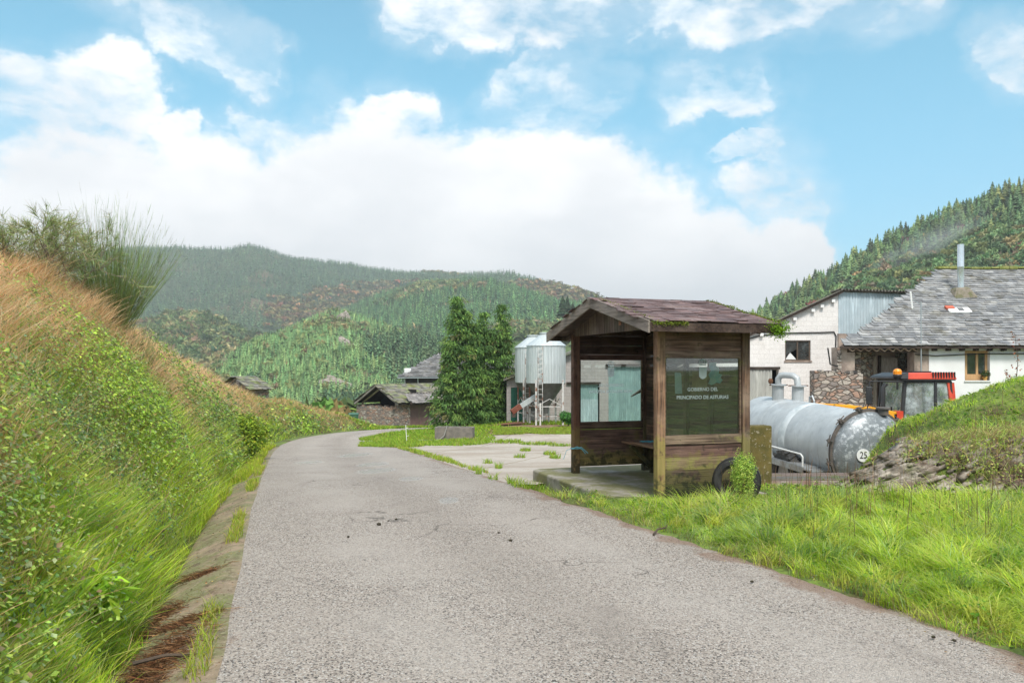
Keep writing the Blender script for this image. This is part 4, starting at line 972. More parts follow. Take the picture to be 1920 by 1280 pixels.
# ------------------------------------------------------------------ slate roofs
def slate_roof(name, O, Ud, Vd, ul, vl, w, h, m, parent, inside=None, thick=.03, cols=None, lift=.05, seed=1, irr=.3, gap=.0):
    """O eave corner, Ud along the eave, Vd up the slope; overlapping slates laid in courses"""
    rs = np.random.default_rng(seed); O, Ud, Vd = (np.array(a, float) for a in (O, Ud, Vd)); Ud /= np.linalg.norm(Ud); Vd /= np.linalg.norm(Vd)
    N = np.cross(Ud, Vd); N *= np.sign(N[2]); nr = int(vl / h); V, F, C = [], [], []; k = 0
    for r in range(nr + 1):
        u = -rs.uniform(0, w)
        while u < ul:
            ww = w * rs.uniform(1 - irr, 1 + irr * 1.3); uc = u + ww / 2
            v0 = r * h + rs.normal(0, h * .09 * (irr * 2.5)); L = h * 1.9; a = rs.normal(0, .05 * irr * 2)
            v1 = min(v0 + L, vl)
            if (inside is None or inside(uc - ww * .3, v0 + h / 2)) and uc > 0 and uc < ul and v1 - v0 > .05:
                z0 = lift + rs.normal(0, .006); z1 = .005; c_, s_ = math.cos(a), math.sin(a); q = []
                rnd = rs.uniform(.0, .25) * irr * 3
                pts = [(-ww / 2 + ww * rnd * .5, 0), (0, -h * rnd * .4), (ww / 2 - ww * rnd * .5, 0), (ww / 2, h * rnd * .7), (ww / 2, v1 - v0), (-ww / 2, v1 - v0), (-ww / 2, h * rnd * .7)]
                for zz in (0, thick):
                    for (pu, pv) in pts:
                        f = pv / max(v1 - v0, .01); uu = uc + pu * .985 * c_ - pv * s_ * .3; vv = v0 + pv * c_ + pu * s_
                        q.append(O + Ud * uu + Vd * vv + N * ((1 - f) * z0 + f * z1 + zz - thick * .2))
                V += q; n = 7
                F += [tuple(k + n + i for i in range(n))] + [(k + i, k + (i + 1) % n, k + n + (i + 1) % n, k + n + i) for i in (0, 1, 2, 3, 5, 6)]
                cc = np.array(cols[rs.integers(len(cols))]) * math.exp(rs.normal(0, .12)); C += [cc] * 14; k += 14
            u += ww + gap
    me = bpy.data.meshes.new(name); me.from_pydata([tuple(p) for p in V], [], F)
    a = me.color_attributes.new('Col', 'FLOAT_COLOR', 'POINT'); a.data.foreach_set('color', np.array([(*c, 1) for c in C], np.float32).ravel())
    me.update(); me.materials.append(m); o = bpy.data.objects.new(name, me); COL.objects.link(o); o.parent = parent; return o
W1 = (1, 1, 1)
def slate_fx(c1, amt, sc=1.3):
    def fx(t, tcn, v, c):
        n = t.noise(tcn.outputs['Object'], sc, 7, .7); c = t.mix(t.ramp(n, .52, .64, 0, amt), c, c1)
        n2 = t.noise(tcn.outputs['Object'], 9, 6, .7); return t.mix(t.ramp(n2, .58, .68, 0, .5), c, (.40, .39, .35))
    return fx
m_slate = mat('weathered slate', (.27, .27, .27), (.17, .17, .175), scale=3, rough=.55, bump=.5, extra=slate_fx((.13, .12, .09), .7))
m_slate_moss = mat('mossy slate', (.23, .22, .19), (.15, .14, .12), scale=3, rough=.8, bump=.5, extra=slate_fx((.16, .17, .035), .9, 1.0))
SG = [(1, 1, 1), (.85, .86, .88), (1.15, 1.14, 1.12), (.95, .92, .88), (1.3, 1.28, 1.25)]
m_white = mat('whitewash', (.80, .795, .785), (.72, .71, .70), scale=1.2, rough=.9, bump=.25, bscale=20)
m_block = wall_mat('white painted blocks', (.86, .82, .79), (.80, .76, .73), (.66, .62, .59), .5, .22, msize=.008, bump=.25, stain=(.60, .55, .50), stain_amt=.5)
m_stone = stone_mat('rough stone', [(.36, .27, .22), (.25, .21, .19), (.42, .26, .19), (.48, .42, .36), (.11, .09, .075)])
m_stone2 = m_stone
m_pink = mat('rendered stone', (.44, .35, .29), (.25, .19, .16), scale=2.2, rough=.95, bump=.8, bscale=9)
m_dark = mat('dark interior', (.012, .011, .010), None, rough=.9, use_col=False)  # near-black colour stands in for the shade inside buildings
m_timber = mat('weathered timber', (.27, .24, .21), (.17, .15, .13), scale=2, rough=.9, bump=.4, stretch=(14, 14, 1.5))
m_darkwood = mat('dark timber', (.07, .05, .04), (.035, .025, .02), scale=2, rough=.9, bump=.4)
m_black = mat('black plastic', (.014, .014, .015), None, rough=.5, use_col=False)
m_rubber = mat('rubber', (.022, .022, .022), (.045, .043, .040), scale=6, rough=.75, bump=.2, use_col=False)
m_wframe = mat('varnished pine', (.58, .35, .17), (.50, .29, .13), scale=3, rough=.5, stretch=(8, 8, 1), use_col=False)
m_bframe = mat('bronze aluminium', (.16, .115, .085), None, rough=.4, metal=.4, use_col=False)
m_gdark = glass('window glass', .18, (.20, .24, .25), .22, (.22, .25, .25))
def corr_mat(name, c1, c2, metal=.2, rough=.45, fr=26, axis=0, use_col=True, stain=None):
    def fx(t, tcn, v, c):
        n = t.noise(t.mapping(tcn.outputs['Object'], scale=(3, 3, .35)), 1.6, 6, .65)
        return t.mix(t.ramp(n, .5, .68, 0, .7), c, stain or tuple(min(1, x * 1.5) for x in c1))
    return mat(name, c1, c2, scale=2, rough=rough, metal=metal, extra=fx)
m_zinc = corr_mat('galvanised sheet', (.46, .54, .58), (.40, .48, .52), metal=0)
m_zinc_roof = corr_mat('fibre cement sheet', (.20, .18, .15), (.13, .12, .10), metal=0, rough=.9)
m_green_door = corr_mat('green painted sheet', (.055, .24, .19), (.045, .20, .16), metal=.0, stain=(.12, .34, .27))
m_pale_door = corr_mat('pale sheet', (.42, .42, .38), (.36, .36, .33), metal=.0)
m_greygreen = corr_mat('worn green sheet', (.26, .38, .36), (.22, .33, .32), metal=.0)
def corr_sheet(p0, ud, vd, ul, vl, pitch=.09, amp=.012, nrm=None, top=None, bot=None):
    """corrugated panel, waves across ud; top/bot are functions of u giving v limits"""
    n = max(2, int(ul / pitch * 6)); u = np.linspace(0, ul, n); O, ud, vd = (np.array(a, float) for a in (p0, ud, vd)); N = np.array(nrm if nrm is not None else np.cross(ud, vd), float)
    off = amp * np.sin(u / pitch * 2 * np.pi); V = []
    for i in range(n):
        b = bot(u[i]) if bot else 0; t_ = top(u[i]) if top else vl
        V.append(O + ud * u[i] + vd * b + N * off[i]); V.append(O + ud * u[i] + vd * t_ + N * off[i])
    return [tuple(v) for v in V], [(2 * i, 2 * i + 2, 2 * i + 3, 2 * i + 1) for i in range(n - 1)]
def wall_with_holes(mb, x0, x1, zb, ztop, y0, th, holes, col=W1):
    """front wall slab in xz; ztop = function or number; holes = [(hx0,hx1,hz0,hz1)]"""
    f = ztop if callable(ztop) else (lambda x: ztop)
    cuts = sorted({x0, x1, *[h[0] for h in holes], *[h[1] for h in holes]})
    fine = []
    for a, b in zip(cuts[:-1], cuts[1:]): fine.append((a, b))
    for a, b in fine:
        hs = sorted([h for h in holes if h[0] <= a + 1e-6 and h[1] >= b - 1e-6], key=lambda h: h[2]); z = zb
        segs = []
        for h in hs:
            if h[2] > z + 1e-6: segs.append((z, h[2], h[2]))
            z = h[3]
        segs.append((z, f(a), f(b)))
        for zl, za, zb_ in segs:
            mb.put([(a, y0, zl), (b, y0, zl), (b, y0 + th, zl), (a, y0 + th, zl), (a, y0, za), (b, y0, zb_), (b, y0 + th, zb_), (a, y0 + th, za)],
                   [(3, 2, 1, 0), (4, 5, 6, 7), (0, 1, 5, 4), (2, 3, 7, 6), (1, 2, 6, 5), (3, 0, 4, 7)], col)

# ------------------------------------------------------------------ white block workshop (right, behind the tanker)
YW = 38.0; sW = 1500 / YW
def WX(px): return (px - 960) / sW
def WZ(py): return CAMH - (py - 692) / sW
GW = -2.9
root = thing('block_workshop', (WX(1573), YW, GW), 0, 'white painted block workshop with a lean roof and a broken window beyond the slurry tank', 'building')
def L(px, py): return WX(px) - WX(1573), WZ(py) - GW
xr = 0.0; xl = L(1240, 0)[0]; zt = L(0, 548)[1]
slope = (L(1405, 628)[1] - L(1573, 549)[1]) / (L(1405, 0)[0])
mb = MB(); wx0, wz1 = L(1472, 638); wx1, wz0 = L(1520, 676); dx0, dz1 = L(1330, 693); dx1, _ = L(1459, 0)
wall_with_holes(mb, xl, xr, 0, lambda x: zt + slope * x, 0, .25, [(wx0, wx1, wz0, wz1), (L(1330, 0)[0], dx1, 0.02, dz1)])
mb.build('wall', m_block, root)
MB().box(xl, xr, 3.2, 3.3, 0, zt + slope * xl * .5).build('shade_backing', m_dark, root)  # dark sheet painting in the shade behind window and door
win = MB()
for a in (wx0, (wx0 + wx1) / 2 - .03, wx1 - .06): win.box(a, a + .06, .06, .12, wz0, wz1)
win.box(wx0, wx1, .05, .13, wz0, wz0 + .06); win.box(wx0, wx1, .05, .13, wz1 - .06, wz1)
win = win.build('window', m_bframe, root)
mid = (wx0 + wx1) / 2
g_ = MB(); g_.put([(mid + .03, .09, wz0 + .06), (wx1 - .06, .09, wz0 + .06), (wx1 - .06, .09, wz1 - .06), (mid + .03, .09, wz1 - .06)], [(0, 1, 2, 3)])
xa, xb = wx0 + .06, mid - .03; za, zb = wz0 + .06, wz1 - .06
g_.put([(xa, .09, za + .12), (xa + .12, .09, za + .30), (xb - .10, .09, za + .42), (xb, .09, zb - .35), (xb, .09, zb), (xa, .09, zb)], [(0, 1, 2, 3, 4, 5)])
g_.build('pane', m_gdark, win)
MB().put([(xa, .13, za), (xb, .13, za), (xa + .22, .13, za + .34)], [(0, 1, 2)]).build('rag', m_white, win)
MB().box(wx0 - .05, wx1 + .05, -.04, .02, wz0 - .07, wz0).build('window_sill', m_pink, root)
V, F = corr_sheet((dx0, -.10, .05), (1, 0, 0), (0, 0, 1), L(1446, 0)[0] - dx0, dz1 - .05, pitch=.16, amp=.02)
MB().put(V, F).build('sliding_door', m_pale_door, root)
MB().box(dx0, L(1461, 0)[0], -.16, -.02, dz1 + .02, dz1 + .14).build('door_rail', m_darkwood, root)
# roof sheets and their exposed purlin ends
rf = MB(); th = math.atan(slope); ln = math.hypot(xl, slope * xl) + .3
ud = np.array([0, 1, -.14]); vd = np.array([-math.cos(th), 0, -math.sin(th)])
V, F = corr_sheet((.12, -.25, zt + .10), ud, vd, 9.0, ln, pitch=.18, amp=.035, nrm=(0, 0, 1)); rf.put(V, F)
rf.put([tuple(np.array(p) + np.array([0, 0, .03])) for p in V], F)
rf.build('roof', m_zinc_roof, root)
vb = MB()
vb.bar((.10, -.16, zt + .02), (xl, -.16, zt + .02 + slope * xl), .10, .12); vb.build('verge_board', m_darkwood, root)
for px in (1561, 1540, 1523, 1489, 1427): x, _ = L(px, 0); MB().box(x - .08, x + .08, -.14, 0, zt + slope * x - .34, zt + slope * x - .2).build('purlin_end', m_white, root)
cb = MB(); cpts = [(L(1400, 0)[0], -.04, L(0, 636)[1]), (L(1428, 0)[0], -.04, L(0, 628)[1]), (L(1480, 0)[0], -.04, L(0, 624)[1]), (L(1540, 0)[0], -.04, L(0, 623)[1]), (L(1563, 0)[0], -.04, L(0, 622)[1]), (L(1567, 0)[0], -.04, L(0, 630)[1]), (L(1566, 0)[0], -.04, L(0, 664)[1]), (L(1572, 0)[0], -.04, L(0, 670)[1])]
cb.tube(cpts, .03, 6).build('cable', m_black, root)
# galvanised upper side wall
ang = R(16); M_ = (math.cos(ang), math.sin(ang), 0)
V, F = corr_sheet((.02, 0, 0), M_, (0, 0, 1), 6.6, zt + .02, pitch=.16, amp=.012, nrm=(math.sin(ang), -math.cos(ang), 0))
MB().put(V, F).build('metal_side_wall', m_zinc, root)
MB().box(-.03, .06, -.03, .05, 3, zt + .05).build('corner_flashing', m_zinc, root)
V, F = corr_sheet((-.1, -.28, zt + .13), M_, (-math.sin(ang), math.cos(ang), -.12), 7.0, .7, pitch=.19, amp=.04, nrm=(0, 0, 1))
MB().put(V, F).put([(a, b, c - .035) for a, b, c in V], F).build('ridge_sheet', m_zinc_roof, root)

# ------------------------------------------------------------------ stone house with slate roof (right)
YH = 32.0; sH = 1500 / YH; GH = -2.3
def HX(px): return (px - 960) / sH
def HZ(py): return CAMH - (py - 692) / sH
root = thing('stone_house', (HX(1570), YH, GH), 0, 'long low house under a big grey slate roof, half rough stone and half whitewashed', 'house')
def L(px, py): return HX(px) - HX(1570), HZ(py) - GH
ez = L(0, 650)[1]; X1 = 15.0
pY = 5.2; sR = 1500 / (YH + pY); rx = (1760 - 960) / sR - HX(1570); rz = CAMH + (692 - 506) / sR - GH
O = np.array([-.05, -.35, ez]); vdir = np.array([0, pY + .35, rz - ez + .02]); vl = np.linalg.norm(vdir)
kx = (rx + .05) / vl
inside = lambda u, v: u > v * kx - .05
lw = slate_roof('roof', O, (1, 0, 0), vdir, X1 + .4, vl, .38, .19, m_slate, root, inside, thick=.03, cols=SG, lift=.055, seed=5, irr=.34)
# roof deck below the slates, back slope
mb = MB(); mb.put([tuple(O), (X1 + .3, O[1], ez), (X1 + .3, pY, rz), (rx, pY, rz), (O[0], O[1], ez - .08), (X1 + .3, O[1], ez - .08), (X1 + .3, pY, rz - .08), (rx, pY, rz - .08)],
              [(0, 1, 2, 3), (7, 6, 5, 4), (0, 3, 7, 4), (0, 4, 5, 1)])
mb.put([(rx, pY, rz), (X1 + .3, pY, rz), (X1 + .3, 10.4, ez), (rx + .0, 10.4, ez)], [(0, 1, 2, 3)])
mb.build('roof_deck', m_darkwood, lw)
# mossy ridge stones
mb = MB(); x = rx - .1
while x < X1 + .2:
    w_ = random.uniform(.35, .6); mb.box(x, x + w_ * .97, pY - .17, pY + .17, rz + .02 + random.uniform(-.02, .03), rz + .13 + random.uniform(-.02, .03), random.choice([(1, 1, 1), (.8, .85, .7), (1.1, 1.1, 1)])); x += w_
m_ridge = mat('mossy ridge', (.28, .28, .10), (.17, .19, .05), scale=5, rough=.95, bump=.6)
mb.build('ridge', m_ridge, lw, bevel=.02)
# moss patches
# side wall under the slanted roof edge
mb = MB(); mb.put([(0, 0, 0), (rx, pY, 0), (rx, pY, rz - .1), (0, 0, ez - .06), (.15, -.0, 0), (rx + .15, pY, 0), (rx + .15, pY, rz - .15), (.15, 0, ez - .1)], [(0, 1, 2, 3), (7, 6, 5, 4), (0, 3, 7, 4), (1, 5, 6, 2), (0, 4, 5, 1)]); mb.build('side_wall', m_stone, root)
# walls: pillar, recessed porch, pillar, white wall with window
pa, pb2, pc = L(1603, 0)[0], L(1715, 0)[0], L(1742, 0)[0]
MB().box(0, pa, .02, .6, 0, ez - .02).build('stone_pillar', m_pink, root)
MB().box(pb2, pc, .02, .6, 0, ez - .02).build('stone_pillar', m_pink, root)
mb = MB(); hx0, hz1 = L(1809, 657); hx1, hz0 = L(1856, 713)
wall_with_holes(mb, pc, X1, 0, ez + .05, 0, .45, [(hx0, hx1, hz0, hz1)]); mb.build('white_wall', m_white, root)
mb = MB(); mb.box(pa, pb2, 1.6, 1.75, 0, ez + .6); mb.build('porch_back_wall', m_pink, root)
MB().box(pa - .02, pa + .5, .6, 1.6, 0, ez).build('porch_side_wall', m_stone2, root)
mb = MB()
x = L(1633, 0)[0]
while x < L(1674, 0)[0]: mb.box(x, x + .29, 1.50, 1.56, 1.0, ez - .4 + random.uniform(-.05, .05), random.choice([(1.5, 1.45, 1.35), (1.25, 1.2, 1.1), (1.7, 1.6, 1.45)])); x += .31
mb.build('plank_partition', m_timber, root)
mb = MB(); dxa = L(1684, 0)[0]
for q in range(4): mb.box(dxa + q * .17, dxa + q * .17 + .165, 1.46, 1.52, .8, L(0, 669)[1], (1.2 + .15 * (q % 2),) * 3)
dr = mb.build('plank_door', m_timber, root); MB().box(dxa - .12, dxa - .02, 1.42, 1.5, .8, L(0, 665)[1]).build('door_frame', m_darkwood, dr)
fr = corr_sheet((pa - .15, -.02, 0), (1, 0, 0), (0, 0, 1), pb2 - pa + .15, 1, pitch=.3, amp=.0)
n = 60; us = np.linspace(pa - .3, pb2 + .05, n); V, F = [], []
for i, u in enumerate(us):
    o_ = .08 * math.sin(u / .32 * 2 * math.pi); V += [(u, -.12 + o_ * .2, L(0, 657)[1] + o_ * .6), (u, .5, ez - .02 + o_ * .3), (u, -.12 + o_ * .2, L(0, 657)[1] + o_ * .6 + .05)]
F = [(3 * i, 3 * i + 3, 3 * i + 4, 3 * i + 1) for i in range(n - 1)] + [(3 * i, 3 * i + 2, 3 * i + 5, 3 * i + 3) for i in range(n - 1)]
MB().put(V, F, (1.5, 1.45, 1.4)).build('corrugated_canopy', m_pink, root)
MB().box(pa - .3, pb2 + .1, .0, .12, ez - .22, ez - .04).build('lintel', m_darkwood, root)
# rafter tails, eave beam
mb = MB(); x = pc + .1
while x < X1: MB().box(x, x + .10, -.26, .02, ez - .17, ez - .05).build('rafter_tail', m_darkwood, root); x += .55
mb = MB(); mb.tube([(pb2, -.05, ez - .30), (pb2 + .8, -.06, ez - .36), (pb2 + 2.5, -.05, ez - .28), (X1, -.05, ez - .26)], .022, 6)
mb.tube([(-.4, -.05, ez - .05), (-.3, -.04, ez - .7), (0, -.04, ez - .78)], .03, 6); mb.build('cable', m_black, root)
wn_ = MB(); fa = hx0 + .10
for a in (fa, (fa + hx1) / 2 - .01, hx1 - .09): wn_.box(a, a + .09, .17, .24, hz0, hz1)
wn_.box(fa, hx1, .16, .25, hz0, hz0 + .25); wn_.box(fa, hx1, .16, .25, hz1 - .10, hz1)
wf = wn_.build('window', m_wframe, root)
MB().box(fa + .08, hx1 - .08, .20, .21, hz0 + .2, hz1 - .1).build('pane', m_gdark, wf)
MB().box(hx0 - .03, hx1 + .03, -.05, .3, hz0 - .05, hz0).build('window_sill', m_white, root)
MB().box(pc, X1, 1.2, 1.25, 0, ez).build('shade_backing', m_dark, root)  # backing coloured as the unlit room behind the window
# chimney stump + flue pipe
def on_roof(px, py, lift=0):
    # point of the roof plane seen at this pixel
    d = np.array([(px - 960) / 1500, 1, -(py - 692) / 1500]); n_ = np.cross((1, 0, 0), vdir); P0 = np.array(root.location) + O
    t = np.dot(P0 - np.array([0, 0, CAMH]), n_) / np.dot(d, n_); return np.array([0, 0, CAMH]) + d * t - np.array(root.location)
c = on_roof(1805, 556)
m_cement = mat('mossy cement', (.25, .21, .17), (.13, .13, .06), scale=5, rough=.95, bump=.8)
ch = MB(); ch.put([(c[0] - .50, c[1] - .30, c[2] - .15), (c[0] + .60, c[1] - .25, c[2] - .1), (c[0] + .62, c[1] + .5, c[2] + .3), (c[0] - .4, c[1] + .5, c[2] + .3), (c[0] - .30, c[1] - .12, c[2] + .38), (c[0] + .22, c[1] - .12, c[2] + .42), (c[0] + .26, c[1] + .35, c[2] + .45), (c[0] - .25, c[1] + .35, c[2] + .42)],
   [(3, 2, 1, 0), (4, 5, 6, 7), (0, 1, 5, 4), (1, 2, 6, 5), (2, 3, 7, 6), (3, 0, 4, 7)]); ch = ch.build('chimney', m_cement, root, bevel=.06)
m_steel = mat('stainless flue', (.72, .74, .76), (.62, .64, .66), scale=2, rough=.25, metal=.9, use_col=False)
mb = MB(); mb.lathe([(.135, 0), (.135, .9), (.14, .92), (.135, .94), (.135, 1.9), (.12, 1.9), (.12, 1.2)], 20, org=(c[0] - .02, c[1] + .12, c[2] + .4)); mb.build('flue_pipe', m_steel, ch, smooth=True)
sk = on_roof(1798, 584); Mk = frame(sk, (1, 0, 0), tuple(vdir / vl))
skl = MB(); skl.box(-.50, .45, -.22, .18, .03, .13, M=Mk); skl = skl.build('skylight', m_white, root, bevel=.03)
MB().box(-.55, -.2, .02, .24, .05, .16, M=Mk).build('skylight_frame', mat('red tile', (.5, .12, .07), None, use_col=False), skl)
MB().box(-.10, .15, -.15, .10, .132, .137, M=Mk).build('pane', m_gdark, skl)
# antenna on the roof: its own thing
a_ = on_roof(1721, 640)
ar = thing('antenna_mast', tuple(np.array(root.location) + a_), 0, 'thin aerial mast with a white panel antenna rising in front of the slate roof', 'antenna')
m_galv = mat('galvanised tube', (.42, .44, .45), None, rough=.4, metal=.7, use_col=False)
MB().tube([(0, -.25, -1.6), (0, -.25, 1.55)], .025, 8).build('mast', m_galv, ar)
MB().box(-.27, -.20, -.32, -.27, 1.3, 2.0, M=Matrix.Rotation(R(-6), 4, 'Y')).build('panel', m_white, ar, bevel=.02)
MB().bar((0, -.25, 1.45), (-.33, -.29, 1.62), .03, .03).build('arm', m_galv, ar)
# flower pot on the window sill
fp = thing('flower_pot', (HX(1848), YH - .0, HZ(713) + .0), 0, 'small potted plant standing on the sill of the pine window', 'plant pot')
MB().lathe([(.07, 0), (.10, .16), (.09, .16)], 14, org=(0, .05, .0)).build('pot', mat('terracotta', (.55, .30, .08), None, use_col=False), fp, smooth=True)
n = 160; d = unit(rng.normal(0, 1, (n, 3)) + UP * .6); V = Veg().leaves(np.array([0, .03, .22]) + d * rng.uniform(.02, .2, (n, 1)), d, rand_dir(n), np.full(n, .09), np.full(n, .05), hvar((.07, .11, .03), n)); V.build('foliage', m_leaf, fp)

# low stone wall projecting from the house
ws = thing('stone_wall', ((1527 - 960) / 1500 * 31, 31.0, -2.3), 0, 'low rough stone wall with reddish stones in front of the white workshop', 'wall')
k = 1500 / 31; tb = CAMH + (692 - 696) / k + 2.3
mb = MB(); n = 26; w_ = (1618 - 1527) / k
for i in range(n):
    mb.box(i * w_ / n, (i + 1) * w_ / n, 0, .5, 0, tb + .04 * math.sin(i * 1.7) + random.uniform(-.05, .05) + (.0 if i < 14 else -.05))
mb.build('masonry', m_stone, ws)

# ------------------------------------------------------------------ grey shed behind the silos
YS = 52.0; sS = 1500 / YS; GS = -2.3
root = thing('block_shed', (0, YS, GS), 0, 'pale block farm shed with green metal doors behind the feed silos', 'building')
def L(px, py): return (px - 960) / sS, CAMH - (py - 692) / sS - GS
m_shed = wall_mat('grey painted blocks', (.46, .42, .40), (.42, .385, .365), (.33, .30, .28), .45, .22, msize=.012, bump=.4, stain=(.34, .28, .25), stain_amt=.6)
mb = MB(); sl = (L(1060, 667)[1] - L(952, 712)[1]) / (L(1060, 0)[0] - L(952, 0)[0]); x0 = L(950, 0)[0]; xm = L(1130, 0)[0]; x1 = L(1330, 0)[0]
z0 = L(0, 713)[1]; f = lambda x: z0 + sl * (x - x0) if x < xm else z0 + sl * (xm - x0) - sl * .9 * (x - xm)
D1 = (L(958, 0)[0], L(984, 0)[0], .05, L(0, 726)[1]); D2 = (L(1085, 0)[0], L(1124, 0)[0], .05, L(0, 721)[1]); D3 = (L(1141, 0)[0], L(1208, 0)[0], .05, L(0, 687)[1])
wall_with_holes(mb, x0, xm, 0, f, 0, .3, [D1, D2]); wall_with_holes(mb, xm, x1, 0, f, 0, .3, [D3]); mb.build('wall', m_shed, root)
MB().box(x0, x1, 1.5, 1.6, 0, z0).build('shade_backing', m_dark, root)  # sheet with the shed's inside shade put into its colour
mb = MB(); mb.bar((x0 - .2, -.15, f(x0) + .02), (xm, -.15, f(xm) + .08), .5, .10); mb.bar((xm, -.15, f(xm) + .08), (x1, -.15, f(x1) + .02), .5, .10)
for a, b in ((x0 - .2, xm), (xm, x1)): mb.put([(a, -.3, f(max(a, x0)) + .13), (b, -.3, f(b - .001 if b == xm else b) + .13), (b, 8, f(b - .001 if b == xm else b) + .13), (a, 8, f(max(a, x0)) + .13)], [(0, 1, 2, 3)])
mb.build('roof', m_slate_moss, root)
m_dkgreen = corr_mat('dark green sheet', (.015, .12, .075), (.012, .09, .06), metal=0, stain=(.02, .14, .09))
for (D_, m_, nm) in ((D1, m_dkgreen, 'door'), (D3, m_greygreen, 'door')):
    V, F = corr_sheet((D_[0], .05, D_[2]), (1, 0, 0), (0, 0, 1), D_[1] - D_[0], D_[3] - D_[2], pitch=.14, amp=.012); MB().put(V, F).build(nm, m_, root)
V, F = corr_sheet((D2[0], .05, 0), (1, 0, 0), (0, 0, 1), D2[1] - D2[0] - .1, D2[3], pitch=.12, amp=.012, bot=lambda u: L(0, 748)[1]); dd = MB().put(V, F).build('door', m_greygreen, root)
V, F = corr_sheet((D2[0], .03, 0), (1, 0, 0), (0, 0, 1), D2[1] - D2[0] - .1, L(0, 748)[1], pitch=.12, amp=.012); MB().put(V, F, (1.6, 1.35, 1.45)).build('door_patch', m_greygreen, dd)
mb = MB(); mb.box(L(1062, 0)[0], L(1126, 0)[0], -.15, -.02, L(0, 719)[1], L(0, 716)[1]); mb.build('door_rail', m_darkwood, root); MB().box(D3[0] - .2, D3[1] + .2, -.15, -.02, D3[3] + .02, D3[3] + .16).build('door_rail', m_darkwood, root)

# ------------------------------------------------------------------ long slate roofed house further back (left of and behind the cypresses)
YB_ = 80.0; sB = 1500 / YB_; GB = -4.2
root = thing('slate_roofed_house', (0, YB_, GB), 0, 'long dark walled house with a pale slate roof behind the cypress trees', 'house')
def L(px, py): return (px - 960) / sB, CAMH - (py - 692) / sB - GB
x0, x1 = L(752, 0)[0], L(1010, 0)[0]; ez = L(0, 707)[1]; rzz = L(0, 678)[1] + 1.0
MB().box(x0 + .3, x1 - .2, .3, 9, 0, ez).build('wall', mat('dark stone wall', (.085, .065, .055), (.05, .04, .035), scale=2, rough=.9, bump=.6), root)
vdir2 = np.array([0, 4.6, rzz - ez]); vl2 = np.linalg.norm(vdir2); kk_ = 3.6 / vl2
rf_ = slate_roof('roof', (x0 - .3, -.2, ez), (1, 0, 0), vdir2, x1 - x0 + .4, vl2, .55, .30, m_slate, root, lambda u, v: u > v * kk_, thick=.05, cols=[(.8, .78, .76), (.95, .9, .88), (.6, .58, .56)], lift=.08, seed=9)
MB().put([(x0 - .3, -.2, ez), (x1 + .1, -.2, ez), (x1 + .1, 4.4, rzz), (x0 + 3.3, 4.4, rzz), (x0 - .3, 9, ez)], [(0, 1, 2, 3), (0, 3, 4)]).build('roof_deck', m_darkwood, rf_)
mb = MB(); mb.box(x0 - .35, x1, -.32, -.2, ez - .10, ez + .02); mb.tube([(x0 + .4, -.2, ez), (x0 + .4, .2, ez - 2)], .06, 6); mb.tube([(x0 + 1.7, -.2, ez), (x0 + 1.7, .2, ez - 2)], .06, 6); mb.build('gutter', m_galv, root)
MB().box(x0 + .2, x0 + .9, .6, 1.4, ez + .1, ez + .9).build('chimney', m_white, root, bevel=.1)

# ------------------------------------------------------------------ stone barn with mossy roof and brown double door
GBn = -3.15; Kc = np.array([(747 - 960) / 1500 * 64, 64.0])
root = thing('stone_barn', (Kc[0], Kc[1], GBn), math.atan2(.8, .6), 'small stone barn with a mossy slate roof and a brown double door beside the road', 'barn')
# local: x along the long wall (away to the right), y along the gable (to the left, away)
Lb, Wb, eb, ab = 7.2, 4.6, 2.15, 3.55
mb = MB(); d0, d1 = 1.35, 3.55
wall_with_holes(mb, 0, Lb, -.5, eb, 0, .4, [(d0, d1, -.1, 1.95)]); mb.build('wall', m_stone, root)
mb = MB(); n = 24
for i in range(n): mb.box(0, .4, .4 + i * (Wb - .4) / n, .4 + (i + 1) * (Wb - .4) / n, -.5, 1.75 + .06 * math.sin(i * 1.3) + random.uniform(-.04, .04))
mb.build('gable_wall', m_stone2, root)
MB().box(.0, Lb, Wb, Wb + .3, -.5, eb - .3).build('wall', m_stone, root)
MB().box(2.4, 2.5, .4, Wb, 0, 3.1).build('shade_backing', m_dark, root)  # dark sheet across the barn, painted as shade in the open gable
vd_ = np.array([0, Wb / 2 + .35, ab - eb + .1]); vl_ = np.linalg.norm(vd_)
MC = [(1, 1, 1), (.8, .8, .75), (1.2, 1.15, 1.0), (1.1, 1.25, .8)]
rf_ = slate_roof('roof', (-.35, -.35, eb - .12), (1, 0, 0), vd_, Lb + .6, vl_, .42, .24, m_slate_moss, root, None, .04, MC, .06, 3)
slate_roof('rear_roof', (Lb + .25, Wb + .35, eb - .12), (-1, 0, 0), vd_ * np.array([1, -1, 1]), Lb + .6, vl_, .42, .24, m_slate_moss, rf_, None, .04, MC, .06, 4)
mb = MB()
for sgn, y0 in ((1, -.3), (-1, Wb + .3)): mb.put([(-.3, y0, eb - .2), (Lb + .2, y0, eb - .2), (Lb + .2, Wb / 2, ab - .12), (-.3, Wb / 2, ab - .12)], [(0, 1, 2, 3)])
mb.build('roof_deck', m_darkwood, rf_)
mb = MB(); mb.bar((-.25, -.25, eb - .2), (-.25, Wb / 2, ab - .12), .12, .14); mb.bar((-.25, Wb + .25, eb - .25), (-.25, Wb / 2, ab - .12), .12, .14); mb.bar((.5, Wb + .2, eb - .25), (.5, Wb / 2, ab - .2), .1, .12, (2.5, 2.3, 2)); mb.bar((.5, .1, eb - .2), (.5, Wb / 2, ab - .2), .1, .12, (2.5, 2.3, 2)); mb.build('rafters', m_timber, root)
m_bdoor = mat('brown sheet door', (.20, .115, .105), (.16, .092, .084), scale=3, rough=.6)
